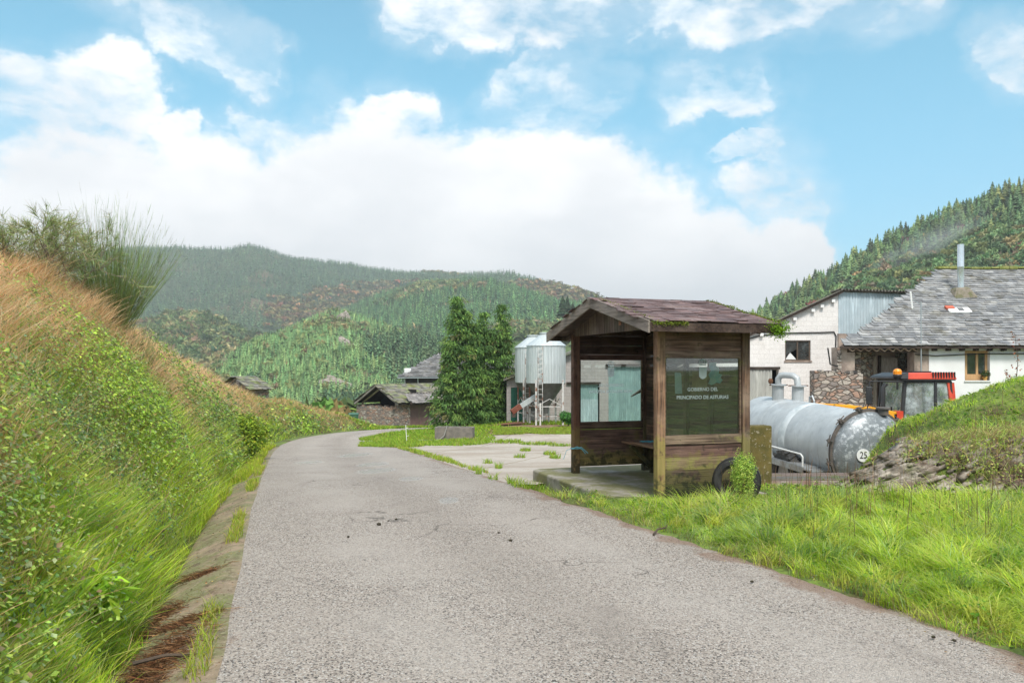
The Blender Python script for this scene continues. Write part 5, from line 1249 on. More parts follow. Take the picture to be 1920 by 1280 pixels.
for a, b in ((d0 + .02, (d0 + d1) / 2 - .01), ((d0 + d1) / 2 + .01, d1 - .02)):
    V, F = corr_sheet((a, .06, -.1), (1, 0, 0), (0, 0, 1), b - a, 2.03, pitch=.12, amp=.01); MB().put(V, F).build('door_leaf', m_bdoor, root)
can = slate_roof('canopy', (d0 - .55, -.60, 2.02), (1, 0, 0), (0, .40, .62), 3.3, .92, .3, .2, m_slate, root, None, .035, [(1.3, 1.2, 1.15), (1.1, 1.0, .95)], .05, 6)
mb = MB(); mb.put([(d0 - .55, -.60, 1.99), (d0 + 2.75, -.60, 1.99), (d0 + 2.75, -.09, 2.77), (d0 - .55, -.09, 2.77)], [(0, 1, 2, 3)]); mb.box(d0 - .55, d0 + 2.75, -.59, -.50, 1.9, 1.99, (.45, .4, .4))
for i in range(9): mb.box(d0 - .4 + i * .36, d0 - .28 + i * .36, -.16, -.04, 2.74, 2.86)
mb.build('canopy_frame', m_darkwood, can)

# small hut roof behind the bank
hx, hy = (441 - 960) / 1500 * 52, 52.0
root = thing('stone_hut', (hx, hy, CAMH + 4 / 1500 * 52 - 2.7), R(-20), 'little stone hut whose mossy roof shows over the grassy bank', 'hut')
MB().put([(-1.2, 0, 0), (1.2, 0, 0), (1.2, 0, 1.3), (0, 0, 2.0), (-1.2, 0, 1.3), (-1.2, 1.9, 0), (1.2, 1.9, 0), (1.2, 1.9, 1.3), (0, 1.9, 2.0), (-1.2, 1.9, 1.3)],
         [(0, 1, 2, 3, 4), (9, 8, 7, 6, 5), (0, 4, 9, 5), (1, 6, 7, 2), (0, 5, 6, 1)]).build('wall', m_stone, root)
rf_ = slate_roof('roof', (-1.45, 2.1, 1.2), (0, -1, 0), (1.45, 0, .88), 2.4, 1.7, .35, .22, m_slate_moss, root, None, .04, MC, .05, 11)
slate_roof('rear_roof', (1.45, -.3, 1.2), (0, 1, 0), (-1.45, 0, .88), 2.4, 1.7, .35, .22, m_slate_moss, rf_, None, .04, MC, .05, 12)

# ------------------------------------------------------------------ feed silos
m_silo = mat('silo sheet', (.60, .64, .64), (.50, .54, .54), scale=1.4, rough=.42, metal=.4, stretch=(6, 6, .5), extra=lambda t, tcn, v, c: t.mix(t.ramp(t.noise(t.mapping(tcn.outputs['Object'], scale=(9, 9, .6)), 2, 6, .7), .5, .65, 0, .6), c, (.68, .70, .70)))
m_hop = mat('hopper sheet', (.17, .175, .17), (.12, .125, .12), scale=3, rough=.5, metal=.3)
m_rust = mat('white paint with rust', (.60, .58, .55), (.55, .54, .52), scale=2, rough=.6, extra=lambda t, tcn, v, c: t.mix(t.ramp(t.noise(tcn.outputs['Object'], 2.4, 5, .6), .52, .6, 0, .95), c, (.22, .08, .035)))
GSI = -1.72
def silo():
    root = thing('feed_silo', (2.0, 47, GSI), 0, 'front galvanised feed silo with a rusty ladder, fully in view beside the cypresses', 'silo')
    r = 1.13; zc, ze, zt_ = 2.53, 4.72, 5.42
    n = 96; mb = MB(); V = []; zs = [zc, zc + 1.08, zc + 1.12, ze]
    for z in zs:
        for k in range(n):
            t = 2 * math.pi * k / n; rr = r + .012 * math.sin(t * 40) + (.02 if z in zs[1:3] else 0); V.append((rr * math.cos(t), rr * math.sin(t), z))
    F = [(i * n + k, i * n + (k + 1) % n, (i + 1) * n + (k + 1) % n, (i + 1) * n + k) for i in range(3) for k in range(n)]
    mb.put(V, F).build('body', m_silo, root)
    rf_ = MB().lathe([(r + .06, ze - .02), (r + .03, ze + .02), (.36, zt_ - .06), (.36, zt_), (0, zt_)], 24).build('roof', m_silo, root)
    MB().lathe([(.40, zt_), (.40, zt_ + .08), (0, zt_ + .1)], 20).build('lid', m_silo, rf_)
    MB().lathe([(r, zc), (.16, 1.12), (.14, .75), (.0, .75)], 32).build('hopper', m_hop, root, smooth=True)
    for k in range(4):
        a = R(45 + 90 * k + 12); c, s = math.cos(a), math.sin(a)
        MB().box(r * c - .05, r * c + .05, r * s - .05, r * s + .05, -.15, zc + .2).put([(r * c - .05, r * s, zc + .2), (r * c + .05, r * s, zc + .2), (r * c * .85, r * s * .85, zc - .35)], [(0, 1, 2)]).build('leg', m_rust, root)
    mb = MB()
    for k in range(4):
        a, b = R(57 + 90 * k), R(147 + 90 * k); p, q = (r * math.cos(a), r * math.sin(a)), (r * math.cos(b), r * math.sin(b))
        mb.bar((*p, 1.18), (*q, 1.18), .04, .05); mb.bar((*p, .62), (*q, .62), .03, .03); mb.bar((*p, 1.2), ((p[0] + q[0]) / 2, (p[1] + q[1]) / 2, 1.62), .03, .03); mb.bar((*q, 1.2), ((p[0] + q[0]) / 2, (p[1] + q[1]) / 2, 1.62), .03, .03)
    mb.build('brace', m_rust, root)
    mb = MB(); lx = -.38; ly = -r - .06
    for dx in (-.13, .13): mb.bar((lx + dx, ly + .0, .35), (lx + dx, ly, ze - .1), .03, .03, up=(0, 1, 0))
    for i in range(15): mb.bar((lx - .13, ly, .45 + i * .29), (lx + .13, ly, .45 + i * .29), .025, .025)
    mb.bar((lx, ly + .03, -.1), (lx, ly + .03, 1.4), .09, .09, up=(0, 1, 0))
    mb.build('ladder', m_rust, root)
    return root
s1 = silo(); s2 = copy_tree(s1); s2.location = (1.33, 50.2, GSI - .02); s2['label'] = 'rear feed silo partly hidden behind the other, to its left'
s1['group'] = s2['group'] = 'galvanised feed silos'
ag = thing('feed_auger', (.6, 46.9, GSI), 0, 'slanting grey feed chute with a rusty end leaning out left of the silos', 'chute')
MB().bar((-.45, -.3, .95), (.95, .1, 1.85), .26, .26).build('trough', m_silo, ag); MB().bar((-.62, -.34, .84), (-.1, -.2, 1.2), .28, .29, (.6, .4, .35)).build('mouth', mat('rusty sheet', (.26, .10, .06), (.35, .2, .15), scale=5, rough=.9), ag)
MB().bar((-.5, -.32, .55), (-.5, -.32, 1.0), .22, .2).build('spout', m_darkwood, ag)
# ------------------------------------------------------------------ bus shelter
SH = (1.83, 9.93, 0); TH = R(18)
W_, D_ = 1.22, 2.71     # local x: opening -> back wall, local y: near side -> far side
sl_root = thing('concrete_slab', SH, TH, 'low mossy concrete slab under the wooden bus shelter', 'slab')
m_slab = mat('slab concrete', (.33, .30, .26), (.24, .22, .18), scale=5, rough=.9, bump=.5, bscale=30, use_col=False,
    extra=lambda t, tcn, v, c: t.mix(t.ramp(t.noise(tcn.outputs['Object'], 1.4, 7, .62), .40, .54, 0, .85), t.mix(t.ramp(t.noise(tcn.outputs['Object'], 6, 6, .7), .55, .7, 0, .7), c, (.12, .10, .07)), (.15, .145, .05)))
P_ = [(-.52, -.12), (1.62, -.12), (1.62, 3.42), (-.36, 3.42), (-.50, 3.30)]
MB().prism(P_, .75, Matrix.Translation((0, 0, -.75))).build('top', m_slab, sl_root, bevel=.025, seg=2)
bus = thing('bus_shelter', SH, TH, 'weathered brown timber bus shelter with a gabled shingle roof and glazed sides', 'bus shelter')
wz, wx_, wy_ = wood('post wood', 'z', z=(0, 1.3)), wood('plank wood across', 'x', (.036, .023, .018), (.155, .108, .088), z=(0, .75)), wood('plank wood along', 'y', z=(0, .5))
wdark = wood('dark roof wood', 'y', (.022, .013, .010), (.075, .048, .035), moss=False)
def pcol(a=.22, warm=.06): s = math.exp(random.gauss(0, a)); return (s * (1 + random.gauss(0, warm)), s, s * (1 + random.gauss(0, warm)))
ps = .055; PT = 2.15
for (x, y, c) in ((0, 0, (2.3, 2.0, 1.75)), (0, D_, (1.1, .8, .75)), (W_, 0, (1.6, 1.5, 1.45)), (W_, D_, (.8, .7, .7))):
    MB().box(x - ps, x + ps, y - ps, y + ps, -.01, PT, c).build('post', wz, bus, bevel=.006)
def side(y, name, near):
    """planked side wall with a window opening between z .80 and 1.76"""
    s = -1 if near else 1; x0, x1 = ps + .004, W_ - ps - .004; yo = y
    zs_lo = [.02, .19, .36, .52, .675] if near else [.10, .24, .38, .52, .675]
    zs_hi = [1.76, 1.85, 1.99, 2.13]
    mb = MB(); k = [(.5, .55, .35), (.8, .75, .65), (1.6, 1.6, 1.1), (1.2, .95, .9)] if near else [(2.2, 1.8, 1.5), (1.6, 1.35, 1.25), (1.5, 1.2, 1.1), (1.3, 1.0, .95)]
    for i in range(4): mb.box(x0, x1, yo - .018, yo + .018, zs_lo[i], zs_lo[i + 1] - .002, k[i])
    mb.build('lower_planks', wx_, bus, bevel=.003); mb = MB()
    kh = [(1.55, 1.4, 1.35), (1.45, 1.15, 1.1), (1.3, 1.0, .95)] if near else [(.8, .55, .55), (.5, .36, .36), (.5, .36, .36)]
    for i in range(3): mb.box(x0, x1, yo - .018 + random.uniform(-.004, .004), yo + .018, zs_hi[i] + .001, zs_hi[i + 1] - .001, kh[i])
    mb.build('upper_planks', wx_, bus, bevel=.003)
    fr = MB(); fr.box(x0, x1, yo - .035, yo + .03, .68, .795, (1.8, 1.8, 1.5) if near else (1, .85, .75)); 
    fr.box(x0, x0 + .022, yo - .024, yo + .024, .797, 1.758, (1.2, 1.1, .9)); fr.box(x1 - .022, x1, yo - .024, yo + .024, .797, 1.758, (1.2, 1.1, .9)); 
    fr.build('window_frame', wx_, bus, bevel=.003)
    gp = MB().box(x0 + .022, x1 - .022, yo - .003, yo + .003, .80, 1.757).build('window_pane', glass('near pane', .035, (.82, .86, .84), .03, (.30, .31, .27)) if near else glass('far pane', .02, (.95, .99, .98), .08, (.6, .66, .64)), bus)
    return gp, x0, x1
pn, x0, x1 = side(0, 'near', True); pf, _, _ = side(D_, 'far', False)
m_ink = mat('frosted lettering', (.22, .26, .25), None, rough=.7, use_col=False)
m_ink2, _t, _o = new_mat('white film'); _d = _t.add('ShaderNodeBsdfDiffuse', None, Color=(.9, .92, .92)); _tl = _t.add('ShaderNodeBsdfTranslucent', None, Color=(.97, .98, .98)); _m = _t.add('ShaderNodeMixShader', None, Fac=.8); _t.l.new(_d.outputs[0], _m.inputs[1]); _t.l.new(_tl.outputs[0], _m.inputs[2]); _t.l.new(_m.outputs[0], _o.inputs[0])
def text_mesh(s, size, name, M, m, parent, off=.0, ext=.0):
    cu = bpy.data.curves.new(name, 'FONT'); cu.body = s; cu.size = size; cu.align_x = 'CENTER'; cu.align_y = 'CENTER'; cu.offset = off; cu.extrude = ext
    ob = bpy.data.objects.new(name, cu); COL.objects.link(ob); dg = bpy.context.evaluated_depsgraph_get()
    me = bpy.data.meshes.new_from_object(ob.evaluated_get(dg)); bpy.data.objects.remove(ob)
    me.transform(M); me.materials.clear(); me.materials.append(m); o = bpy.data.objects.new(name, me); COL.objects.link(o); o.parent = parent; return o
def lettering(y, parent, m, tz=0.0):
    cx = .61
    B = lambda x, z: frame((x, y, z), (1, 0, 0), (0, 0, 1))
    text_mesh('GOBIERNO DEL', .062, 'lettering', B(cx, 1.365), m, parent, .0012)
    text_mesh('PRINCIPADO DE ASTURIAS', .062, 'lettering', B(cx, 1.265), m, parent, .0018)
    # generic crowned shield
    mb = MB(); Mf = B(cx, 1.58)
    sh = [(-.055, .07), (.055, .07), (.055, -.05), (.03, -.075), (0, -.085), (-.03, -.075), (-.055, -.05)]
    hole = []
    mb.prism([(x, z) for x, z in sh], .0012, Mf)
    mb.build('shield', m, parent)
    cr = MB(); cr.box(-.05, .05, .085, .097, 0, .0012, M=Mf)
    for xx in (-.045, -.022, 0, .022, .045):
        pts = [(xx * .8, .098), (xx * 1.25, .125), (xx * .9, .150), (xx * .2, .163)]
        for a, b in zip(pts[:-1], pts[1:]):
            cr.bar((Mf @ Vector((a[0], a[1], .0006))), (Mf @ Vector((b[0], b[1], .0006))), .009, .0012, up=(0, 1, 0))
    cr.box(-.006, .006, .162, .176, 0, .0012, M=Mf); cr.build('crown', m, parent)
    cr = MB(); d = mat('shield cross', (.20, .24, .22), None, use_col=False); cr.box(-.002, .002, -.04, .05, .0014, .002, M=Mf); cr.box(-.022, .022, .012, .016, .0014, .002, M=Mf); cr.build('cross', d, parent)
lettering(-.0055, pn, m_ink); lettering(D_ + .0060, pf, m_ink2)
# the far pane reads mirrored from inside
for ch in pf.children:
    for v in ch.data.vertices: v.co.x = 2 * .61 - v.co.x
# back wall: planks, two gaps, studs
mb = MB(); z = .10; bz = [.10, .26, .42, .58, .74, .90, 1.06, 1.22, 1.38, 1.54, 1.655]
for a, b in zip(bz[:-1], bz[1:]): mb.box(W_ - .02, W_ + .02, ps + .01, D_ - ps - .01, a, b - .002, pcol(.3))
for a, b in ((1.70, 1.81), (1.845, 1.99), (1.996, 2.13)): mb.box(W_ - .02, W_ + .02, ps + .01, D_ - ps - .01, a, b, pcol(.2))
mb.build('back_planks', wy_, bus, bevel=.003)
[MB().box(W_ - .075, W_ - .022, y - .035, y + .035, .05, 2.13, (.7, .6, .55)).build('back_stud', wz, bus) for y in (.72, 1.36, 2.0)]
# top plates
for y in (0, D_): MB().box(-.05, W_ + .05, y - .05, y + .05, PT + .002, PT + .10, (.8, .7, .65)).build('top_plate', wx_, bus)
# bench
mb = MB(); mb.box(W_ - .48, W_ - .27, .08, D_ - .10, .46, .50, (2.2, 2.0, 1.9)); mb.box(W_ - .26, W_ - .03, .08, D_ - .10, .46, .50, (1.8, 1.6, 1.5)); bn = mb.build('bench', wy_, bus, bevel=.006)
for y in (.25, 1.35, D_ - .35): MB().box(W_ - .10, W_ - .03, y - .035, y + .035, 0, .455).bar((W_ - .09, y, .10), (W_ - .44, y, .44), .07, .06).build('bracket', wz, bn)
# roof: gable, ridge along x
ex0, ex1, ev = -.32, W_ + .30, .35; yr = D_ / 2; rz_ = 2.62; ze = 2.20
th_ = .035
def slope_pts(y0, sgn):
    return [(ex0, y0, ze - .06), (ex1, y0, ze - .06), (ex1, yr, rz_ - .06), (ex0, yr, rz_ - .06), (ex0, y0, ze - .02), (ex1, y0, ze - .02), (ex1, yr, rz_ - .02), (ex0, yr, rz_ - .02)]
FB = [(3, 2, 1, 0), (4, 5, 6, 7), (0, 1, 5, 4), (2, 3, 7, 6), (1, 2, 6, 5), (3, 0, 4, 7)]
rfd = MB().put(slope_pts(-ev, 1), FB).put(slope_pts(D_ + ev, -1), FB).build('roof_deck', wdark, bus)
m_shing = mat('brown shingle', (.155, .095, .088), (.105, .066, .062), scale=5, rough=.6, bump=.5, bscale=25,
    extra=lambda t, tcn, v, c: t.mix(t.ramp(t.noise(tcn.outputs['Object'], 2.6, 7, .7), .5, .68, 0, .6), c, (.27, .20, .185)))
SC_ = [(1, 1, 1), (.85, .86, .88), (1.1, 1.08, 1.06), (1.2, 1.17, 1.15), (.92, .9, .9)]
vv = np.array([0, yr + ev, rz_ - ze + .0]); vL = float(np.linalg.norm(vv))
sh_ = slate_roof('shingles', (ex0, -ev - .02, ze - .015), (1, 0, 0), vv, ex1 - ex0, vL, .19, .085, m_shing, rfd, None, .008, SC_, .009, 21, irr=.14, gap=.002)
slate_roof('rear_shingles', (ex1, D_ + ev + .02, ze - .015), (-1, 0, 0), vv * np.array([1, -1, 1]), ex1 - ex0, vL, .19, .085, m_shing, rfd, None, .008, SC_, .009, 22, irr=.14, gap=.002)
m_moss = mat('moss', (.12, .17, .015), (.20, .24, .03), scale=12, rough=1, bump=.9, bscale=50, use_col=False)
def moss_line(p0, p1, n, r0, r1, name='moss_edge'):
    V = Veg(); a = np.array(p0, float); b = np.array(p1, float); t = rng.uniform(0, 1, n); w_ = .35 + .65 * np.clip(np.sin(t * 23) + rng.normal(0, .4, n), 0, 1)
    P = a + (b - a) * t[:, None] + rng.normal(0, .018, (n, 3)) * w_[:, None]; d = unit(rng.normal(0, 1, (n, 3)) + UP * .7)
    V.leaves(P, d, rng.normal(0, 1, (n, 3)), rng.uniform(r0, r1, n), rng.uniform(r0, r1, n) * .6, hvar(pick([(.16, .22, .02), (.26, .30, .04), (.10, .13, .02)], (3, 2, 2), n), n)); return V.build(name, m_leaf, rfd)
moss_line((ex1 - .01, -ev, ze), (ex1 - .01, yr, rz_), 1500, .012, .03); moss_line((ex0 + .02, -ev - .02, ze - .03), (ex0 + .5, -ev - .03, ze - .03), 500, .012, .03)
moss_line((ex0 + .05, -ev, ze + .02), (ex0 + .05, yr, rz_ + .02), 260, .01, .02)
# hanging clump at the right eave corner
n = 1500; P = np.array([ex1 - .05, -ev - .01, ze - .06]) + rng.normal(0, 1, (n, 3)) * np.array([.075, .05, .045]); P[:, 2] -= .05 * np.clip(1 - np.abs(P[:, 0] - ex1 + .05) / .1, 0, 1)
Veg().leaves(P, unit(rng.normal(0, 1, (n, 3))), rng.normal(0, 1, (n, 3)), rng.uniform(.012, .03, n), rng.uniform(.01, .02, n), hvar(pick([(.16, .30, .015), (.22, .38, .02), (.10, .2, .01)], (3, 2, 1), n), n)).build('moss_clump', m_leaf, rfd)
# barge boards and eave fascia
wbarge = wood('barge board', 'y', (.13, .105, .090), (.27, .225, .20), moss=False)
mb = MB()
for sgn, y0 in ((1, -ev - .02), (-1, D_ + ev + .02)):
    mb.put([(ex0 - .03, y0, ze - .15), (ex0 - .002, y0, ze - .15), (ex0 - .002, yr, rz_ - .15), (ex0 - .03, yr, rz_ - .15), (ex0 - .03, y0, ze + .0), (ex0 - .002, y0, ze + .0), (ex0 - .002, yr, rz_ + .0), (ex0 - .03, yr, rz_ + .0)], FB, (1, 1, 1) if sgn > 0 else (1.15, 1.15, 1.1))
mb.build('barge_board', wbarge, bus, bevel=.004)
mb = MB(); mb.box(ex0, ex1, -ev - .018, -ev + .01, ze - .13, ze - .025, (.8, .7, .7)).build('eave_board', wdark, bus); MB().box(ex0, ex1, D_ + ev - .01, D_ + ev + .018, ze - .13, ze - .025).build('eave_board', wdark, bus)
mb = MB()
for x in (.0, .42, .84, 1.22):
    for y0, s in ((-ev + .02, 1), (D_ + ev - .02, -1)): mb.bar((x, y0, ze - .105), (x, yr, rz_ - .105), .045, .07)
mb.build('rafters', wdark, bus)
# gable panel of upright boards over the opening, and one at the back
wgab = wood('gable boards', 'z', (.05, .034, .028), (.16, .115, .09), moss=False)
for X in (-.035, W_ + .005):
    y = -.05; mb = MB()
    while y < D_ + .05:
        y2 = min(y + .16, D_ + .05); f = lambda q: 2.17 + (rz_ - ze) * (1 - abs(q - yr) / (yr + ev)) * 1.0 - .03
        k = pcol(.15); ym = yr if y < yr < y2 else None
        pts = [y] + ([ym] if ym else []) + [y2 - .003]; V = []
        for q in pts: V += [(X, q, 2.13), (X + .03, q, 2.13), (X, q, f(q)), (X + .03, q, f(q))]
        n = len(pts); F = []
        for i in range(n - 1): a = 4 * i; F += [(a, a + 4, a + 6, a + 2), (a + 1, a + 3, a + 7, a + 5), (a + 2, a + 6, a + 7, a + 3), (a, a + 1, a + 5, a + 4)]
        F += [(0, 2, 3, 1), (4 * n - 4, 4 * n - 3, 4 * n - 1, 4 * n - 2)]
        mb.put(V, F, k); y = y2
    mb.build('gable_panel', wgab, bus)
mb = MB(); mb.box(-.043, -.035, 1.0, 1.07, 2.22, 2.30, (1, 1, 1))
mb.build('sticker_remains', mat('torn sticker', (.35, .16, .09), (.12, .07, .05), scale=30, rough=.9, use_col=False), bus)
# poster and paper remains behind the near pane
m_paper = mat('paper', (.62, .72, .74), (.52, .64, .67), scale=8, rough=.9, use_col=False)
m_cyan = mat('torn cyan poster', (.22, .50, .55), (.45, .62, .62), scale=14, rough=.9, use_col=False)
MB().prism([(0, 0), (.10, -.005), (.085, .26), (-.005, .265)], .002, frame((.225, .012, 1.315), (1, 0, 0), (0, 0, 1))).build('taped_paper', m_paper, pn)
rag = [(0, .02), (.05, 0), (.12, .03), (.17, .02), (.21, .06), (.18, .09), (.20, .13), (.15, .15), (.16, .21), (.11, .25), (.12, .29), (.02, .28), (.01, .22), (.04, .18), (0, .13), (.03, .08)]
MB().prism(rag, .002, frame((.70, .012, 1.42), (1, 0, 0), (0, 0, 1))).build('torn_poster', m_cyan, pn)
MB().prism([(0, 0), (.42, .03), (.44, .28), (.02, .30)], .002, frame((W_ - .024, 1.25, 1.30), (0, -1, 0), (0, 0, 1))).build('notice_board', mat('yellowed board', (.22, .17, .08), (.17, .13, .06), scale=5, use_col=False), bus)
# blue twine
m_twine = mat('blue twine', (.15, .45, .55), None, rough=.7, use_col=False)
tw = MB(); tw.lathe([(.08, .38), (.08, .395)], 12, org=(0, D_, 0), cap=False); tw.tube([(-.07, D_ - .07, .39), (-.02, D_ - .11, .42), (.06, D_ - .12, .38), (.12, D_ - .12, .31)], .006, 5); tw.tube([(-.07, D_ - .07, .39), (.05, D_ - .12, .41), (.15, D_ - .14, .32)], .006, 5)
tw.tube([(-.07, D_ - .07, .40), (-.16, D_ - .02, .36), (-.2, D_, .22)], .004, 5)
o = tw.build('twine', m_twine, None); o.location = SH; o.rotation_euler = (0, 0, TH); tag(o, 'blue baler twine tied round the far post of the shelter', 'twine')
tw = MB()
for k in range(5): tw.tube([(random.uniform(-.16, .16), random.uniform(-.12, .12), .003 + .004 * k) for _ in range(6)], .004, 5)
o = tw.build('twine', m_twine, None); c_, s_ = math.cos(TH), math.sin(TH); lx, ly = W_ - .25, 2.15; o.location = (SH[0] + lx * c_ - ly * s_, SH[1] + lx * s_ + ly * c_, .502); tag(o, 'loose tangle of blue twine lying on the shelter bench', 'twine')

# ------------------------------------------------------------------ car tyre and mossy concrete post beside the shelter
def tyre_mb(R0, r0, wd, lugs=0, seg=56):
    prof = [(r0, -wd * .36), (r0 + (R0 - r0) * .35, -wd * .50), (R0 - (R0 - r0) * .22, -wd * .47), (R0 - .012, -wd * .38), (R0, -wd * .25), (R0, wd * .25), (R0 - .012, wd * .38), (R0 - (R0 - r0) * .22, wd * .47), (r0 + (R0 - r0) * .35, wd * .50), (r0, wd * .36), (r0 + .02, wd * .30), (R0 - .05, wd * .2), (R0 - .05, -wd * .2), (r0 + .02, -wd * .30), (r0, -wd * .36)]
    mb = MB().lathe(prof, seg, axis='x', cap=False)
    return mb
def rim_groove(mb, R0, wd):
    for x in (-.35, -.12, .12, .35): mb.lathe([(R0 + .001, x * wd * .8 - .006), (R0 + .006, x * wd * .8 - .004), (R0 + .006, x * wd * .8 + .03), (R0 + .001, x * wd * .8 + .032)], 56, axis='x', cap=False)
tx, ty = (1381 - 960) / 1500 * 9.85, 9.85
mb = tyre_mb(.285, .18, .18); rim_groove(mb, .285, .18)
o = mb.build('old_tyre', m_rubber, None, smooth=True); o.location = (tx, ty, .245); o.rotation_euler = (R(-12), 0, R(72)); tag(o, 'bald black car tyre leaning against the near end of the shelter', 'tyre')
m_mosscon = mat('mossy concrete', (.16, .12, .035), (.10, .085, .025), scale=7, rough=.95, bump=.7, use_col=False, extra=lambda t, tcn, v, c: t.mix(t.ramp(t.noise(tcn.outputs['Object'], 22, 4, .6), .60, .66, 0, .8), c, (.36, .31, .22)))
o = MB().box(-.22, .22, -.11, .11, -.9, .79, taper=.0).build('concrete_post', m_mosscon, None, bevel=.02, seg=2); o.location = (3.50, 11.55, 0.02); o.rotation_euler = (0, 0, R(14)); tag(o, 'squat moss covered concrete post behind the right corner of the shelter', 'post')
# timber flatbed lying beside it
fb = thing('plank_platform', (4.45, 12.3, -.07), R(3), 'old flat platform of weathered planks lying in the grass in front of the slurry tank', 'platform')
mb = MB()
for i in range(4): mb.box(-1.0, 1.15, -.42 + i * .2, -.235 + i * .2, .0, .05, pcol(.2))
mb.build('deck', mat('rotten plank', (.19, .155, .125), (.11, .09, .07), scale=3, rough=.9, bump=.6, stretch=(1, 12, 12), extra=lambda t, tcn, v, c: t.mix(t.ramp(t.noise(tcn.outputs['Object'], 3, 6, .7), .55, .65, 0, .8), c, (.10, .12, .02))), fb, bevel=.005)
MB().box(-1.0, 1.15, -.45, -.425, -.13, .035).build('side_rail', mat('rusty channel', (.28, .17, .14), (.36, .30, .27), scale=6, rough=.85, use_col=False), fb, bevel=.004)
MB().box(-.9, -.75, -.3, .3, -.5, -.0).box(.8, .95, -.3, .3, -.5, -.0).build('support', m_darkwood, fb)

# ------------------------------------------------------------------ slurry tanker
TK = Vector((7.1, 16.0, 0)); hd = R(-10)
tank = thing('slurry_tanker', (TK.x, TK.y, -1.22), 0, 'galvanised slurry tanker trailer with a round 25 sticker on its domed rear door', 'tanker', rot=(0, 0, 0))
# local frame: y forward along the tank (towards the tractor hitch), origin below the rear ring
tank.rotation_euler = (R(1.6), 0, -hd)
tank.rotation_euler = (R(2.2), 0, R(10))
Rk, Lk, zc = .80, 4.25, 1.20
def galv(name, a, b, spangle, metal=.35):
    def fx(t, tcn, v, c):
        n = t.noise(tcn.outputs['Object'], 1.6, 7, .65); c = t.mix(t.ramp(n, .45, .7, 0, .6), c, tuple(min(1, x * 1.35) for x in a))
        n = t.noise(t.mapping(tcn.outputs['Object'], scale=(4, 4, .7)), 2.2, 7, .7); c = t.mix(t.ramp(n, .52, .68, 0, .45), c, tuple(x * .62 for x in a))
        sp_ = t.add('ShaderNodeSeparateXYZ'); t.l.new(tcn.outputs['Object'], sp_.inputs[0]); n = t.noise(tcn.outputs['Object'], 5, 6, .7); c = t.mix(t.ramp(t.math('MULTIPLY_ADD', t.ramp(sp_.outputs[2], 1.3, .4), .4, n), .62, .9, 0, .7), c, (.19, .155, .12))
        if spangle:
            n = t.noise(tcn.outputs['Object'], 9, 6, .75); c = t.mix(t.ramp(n, .50, .62, 0, .75), c, (.60, .62, .64))
            n = t.noise(t.mapping(tcn.outputs['Object'], loc=(5, 3, 1)), 30, 4, .7); c = t.mix(t.ramp(n, .55, .65, 0, .6), c, (.13, .14, .15))
        return c
    return mat(name, a, b, scale=3, rough=.42, metal=metal, extra=fx, bump=.08)
m_tank = galv('tank shell', (.43, .45, .455), (.37, .39, .40), False, .12); m_dome = galv('tank dome', (.24, .26, .275), (.18, .20, .21), True, .25)
band = mat('pale band', (.62, .65, .66), (.46, .50, .51), scale=5, rough=.6, metal=.2)
MB().lathe([(Rk, 0), (Rk, Lk)], 72, axis='y', org=(0, 0, zc), cap=False).build('barrel', m_tank, tank, smooth=True)
dome = [(Rk * math.cos(R(a)), .34 * math.sin(R(a))) for a in range(0, 91, 6)]
MB().lathe([(r, Lk + h) for r, h in dome], 72, axis='y', org=(0, 0, zc), cap=False).build('front_dome', m_tank, tank, smooth=True)
rd = MB().lathe([(r, -h - .03) for r, h in dome], 72, axis='y', org=(0, 0, zc), cap=False).build('rear_door', m_dome, tank, smooth=True)
MB().lathe([(Rk - .001, 3.05), (Rk + .004, 3.055), (Rk + .004, 3.075), (Rk - .001, 3.08)], 72, axis='y', org=(0, 0, zc), cap=False).build('weld_seam', m_tank, tank, smooth=True)
MB().lathe([(Rk, 1.85), (Rk + .006, 1.86), (Rk + .006, 2.12), (Rk, 2.13)], 72, axis='y', org=(0, 0, zc), cap=False).build('band', band, tank, smooth=True)
m_iron = mat('dull iron', (.10, .095, .09), (.17, .14, .12), scale=9, rough=.7, metal=.3, use_col=False)
fl = MB().lathe([(Rk - .01, -.03), (Rk + .055, -.03), (Rk + .055, -.012), (Rk + .01, -.012), (Rk + .01, .012), (Rk + .055, .012), (Rk + .055, .03), (Rk - .01, .03)], 72, axis='y', org=(0, 0, zc), cap=False).build('flange_ring', m_iron, tank, smooth=True)
for k in range(12):
    a = R(15 + 30 * k); c, s = math.cos(a), math.sin(a); M = frame((c * (Rk + .05), 0, zc + s * (Rk + .05)), (0, 1, 0), (-s, 0, c), (c, 0, s))
    mb = MB(); mb.box(-.07, .07, -.045, .045, 0, .03, M=M); mb.tube([M @ Vector((-.13, 0, .035)), M @ Vector((.10, 0, .035))], .014, 6); mb.tube([M @ Vector((.0, -.12, .05)), M @ Vector((.0, .12, .05))], .012, 6); mb.box(-.03, .03, -.03, .03, .03, .07, M=M)
    mb.build('clamp', m_iron, fl)
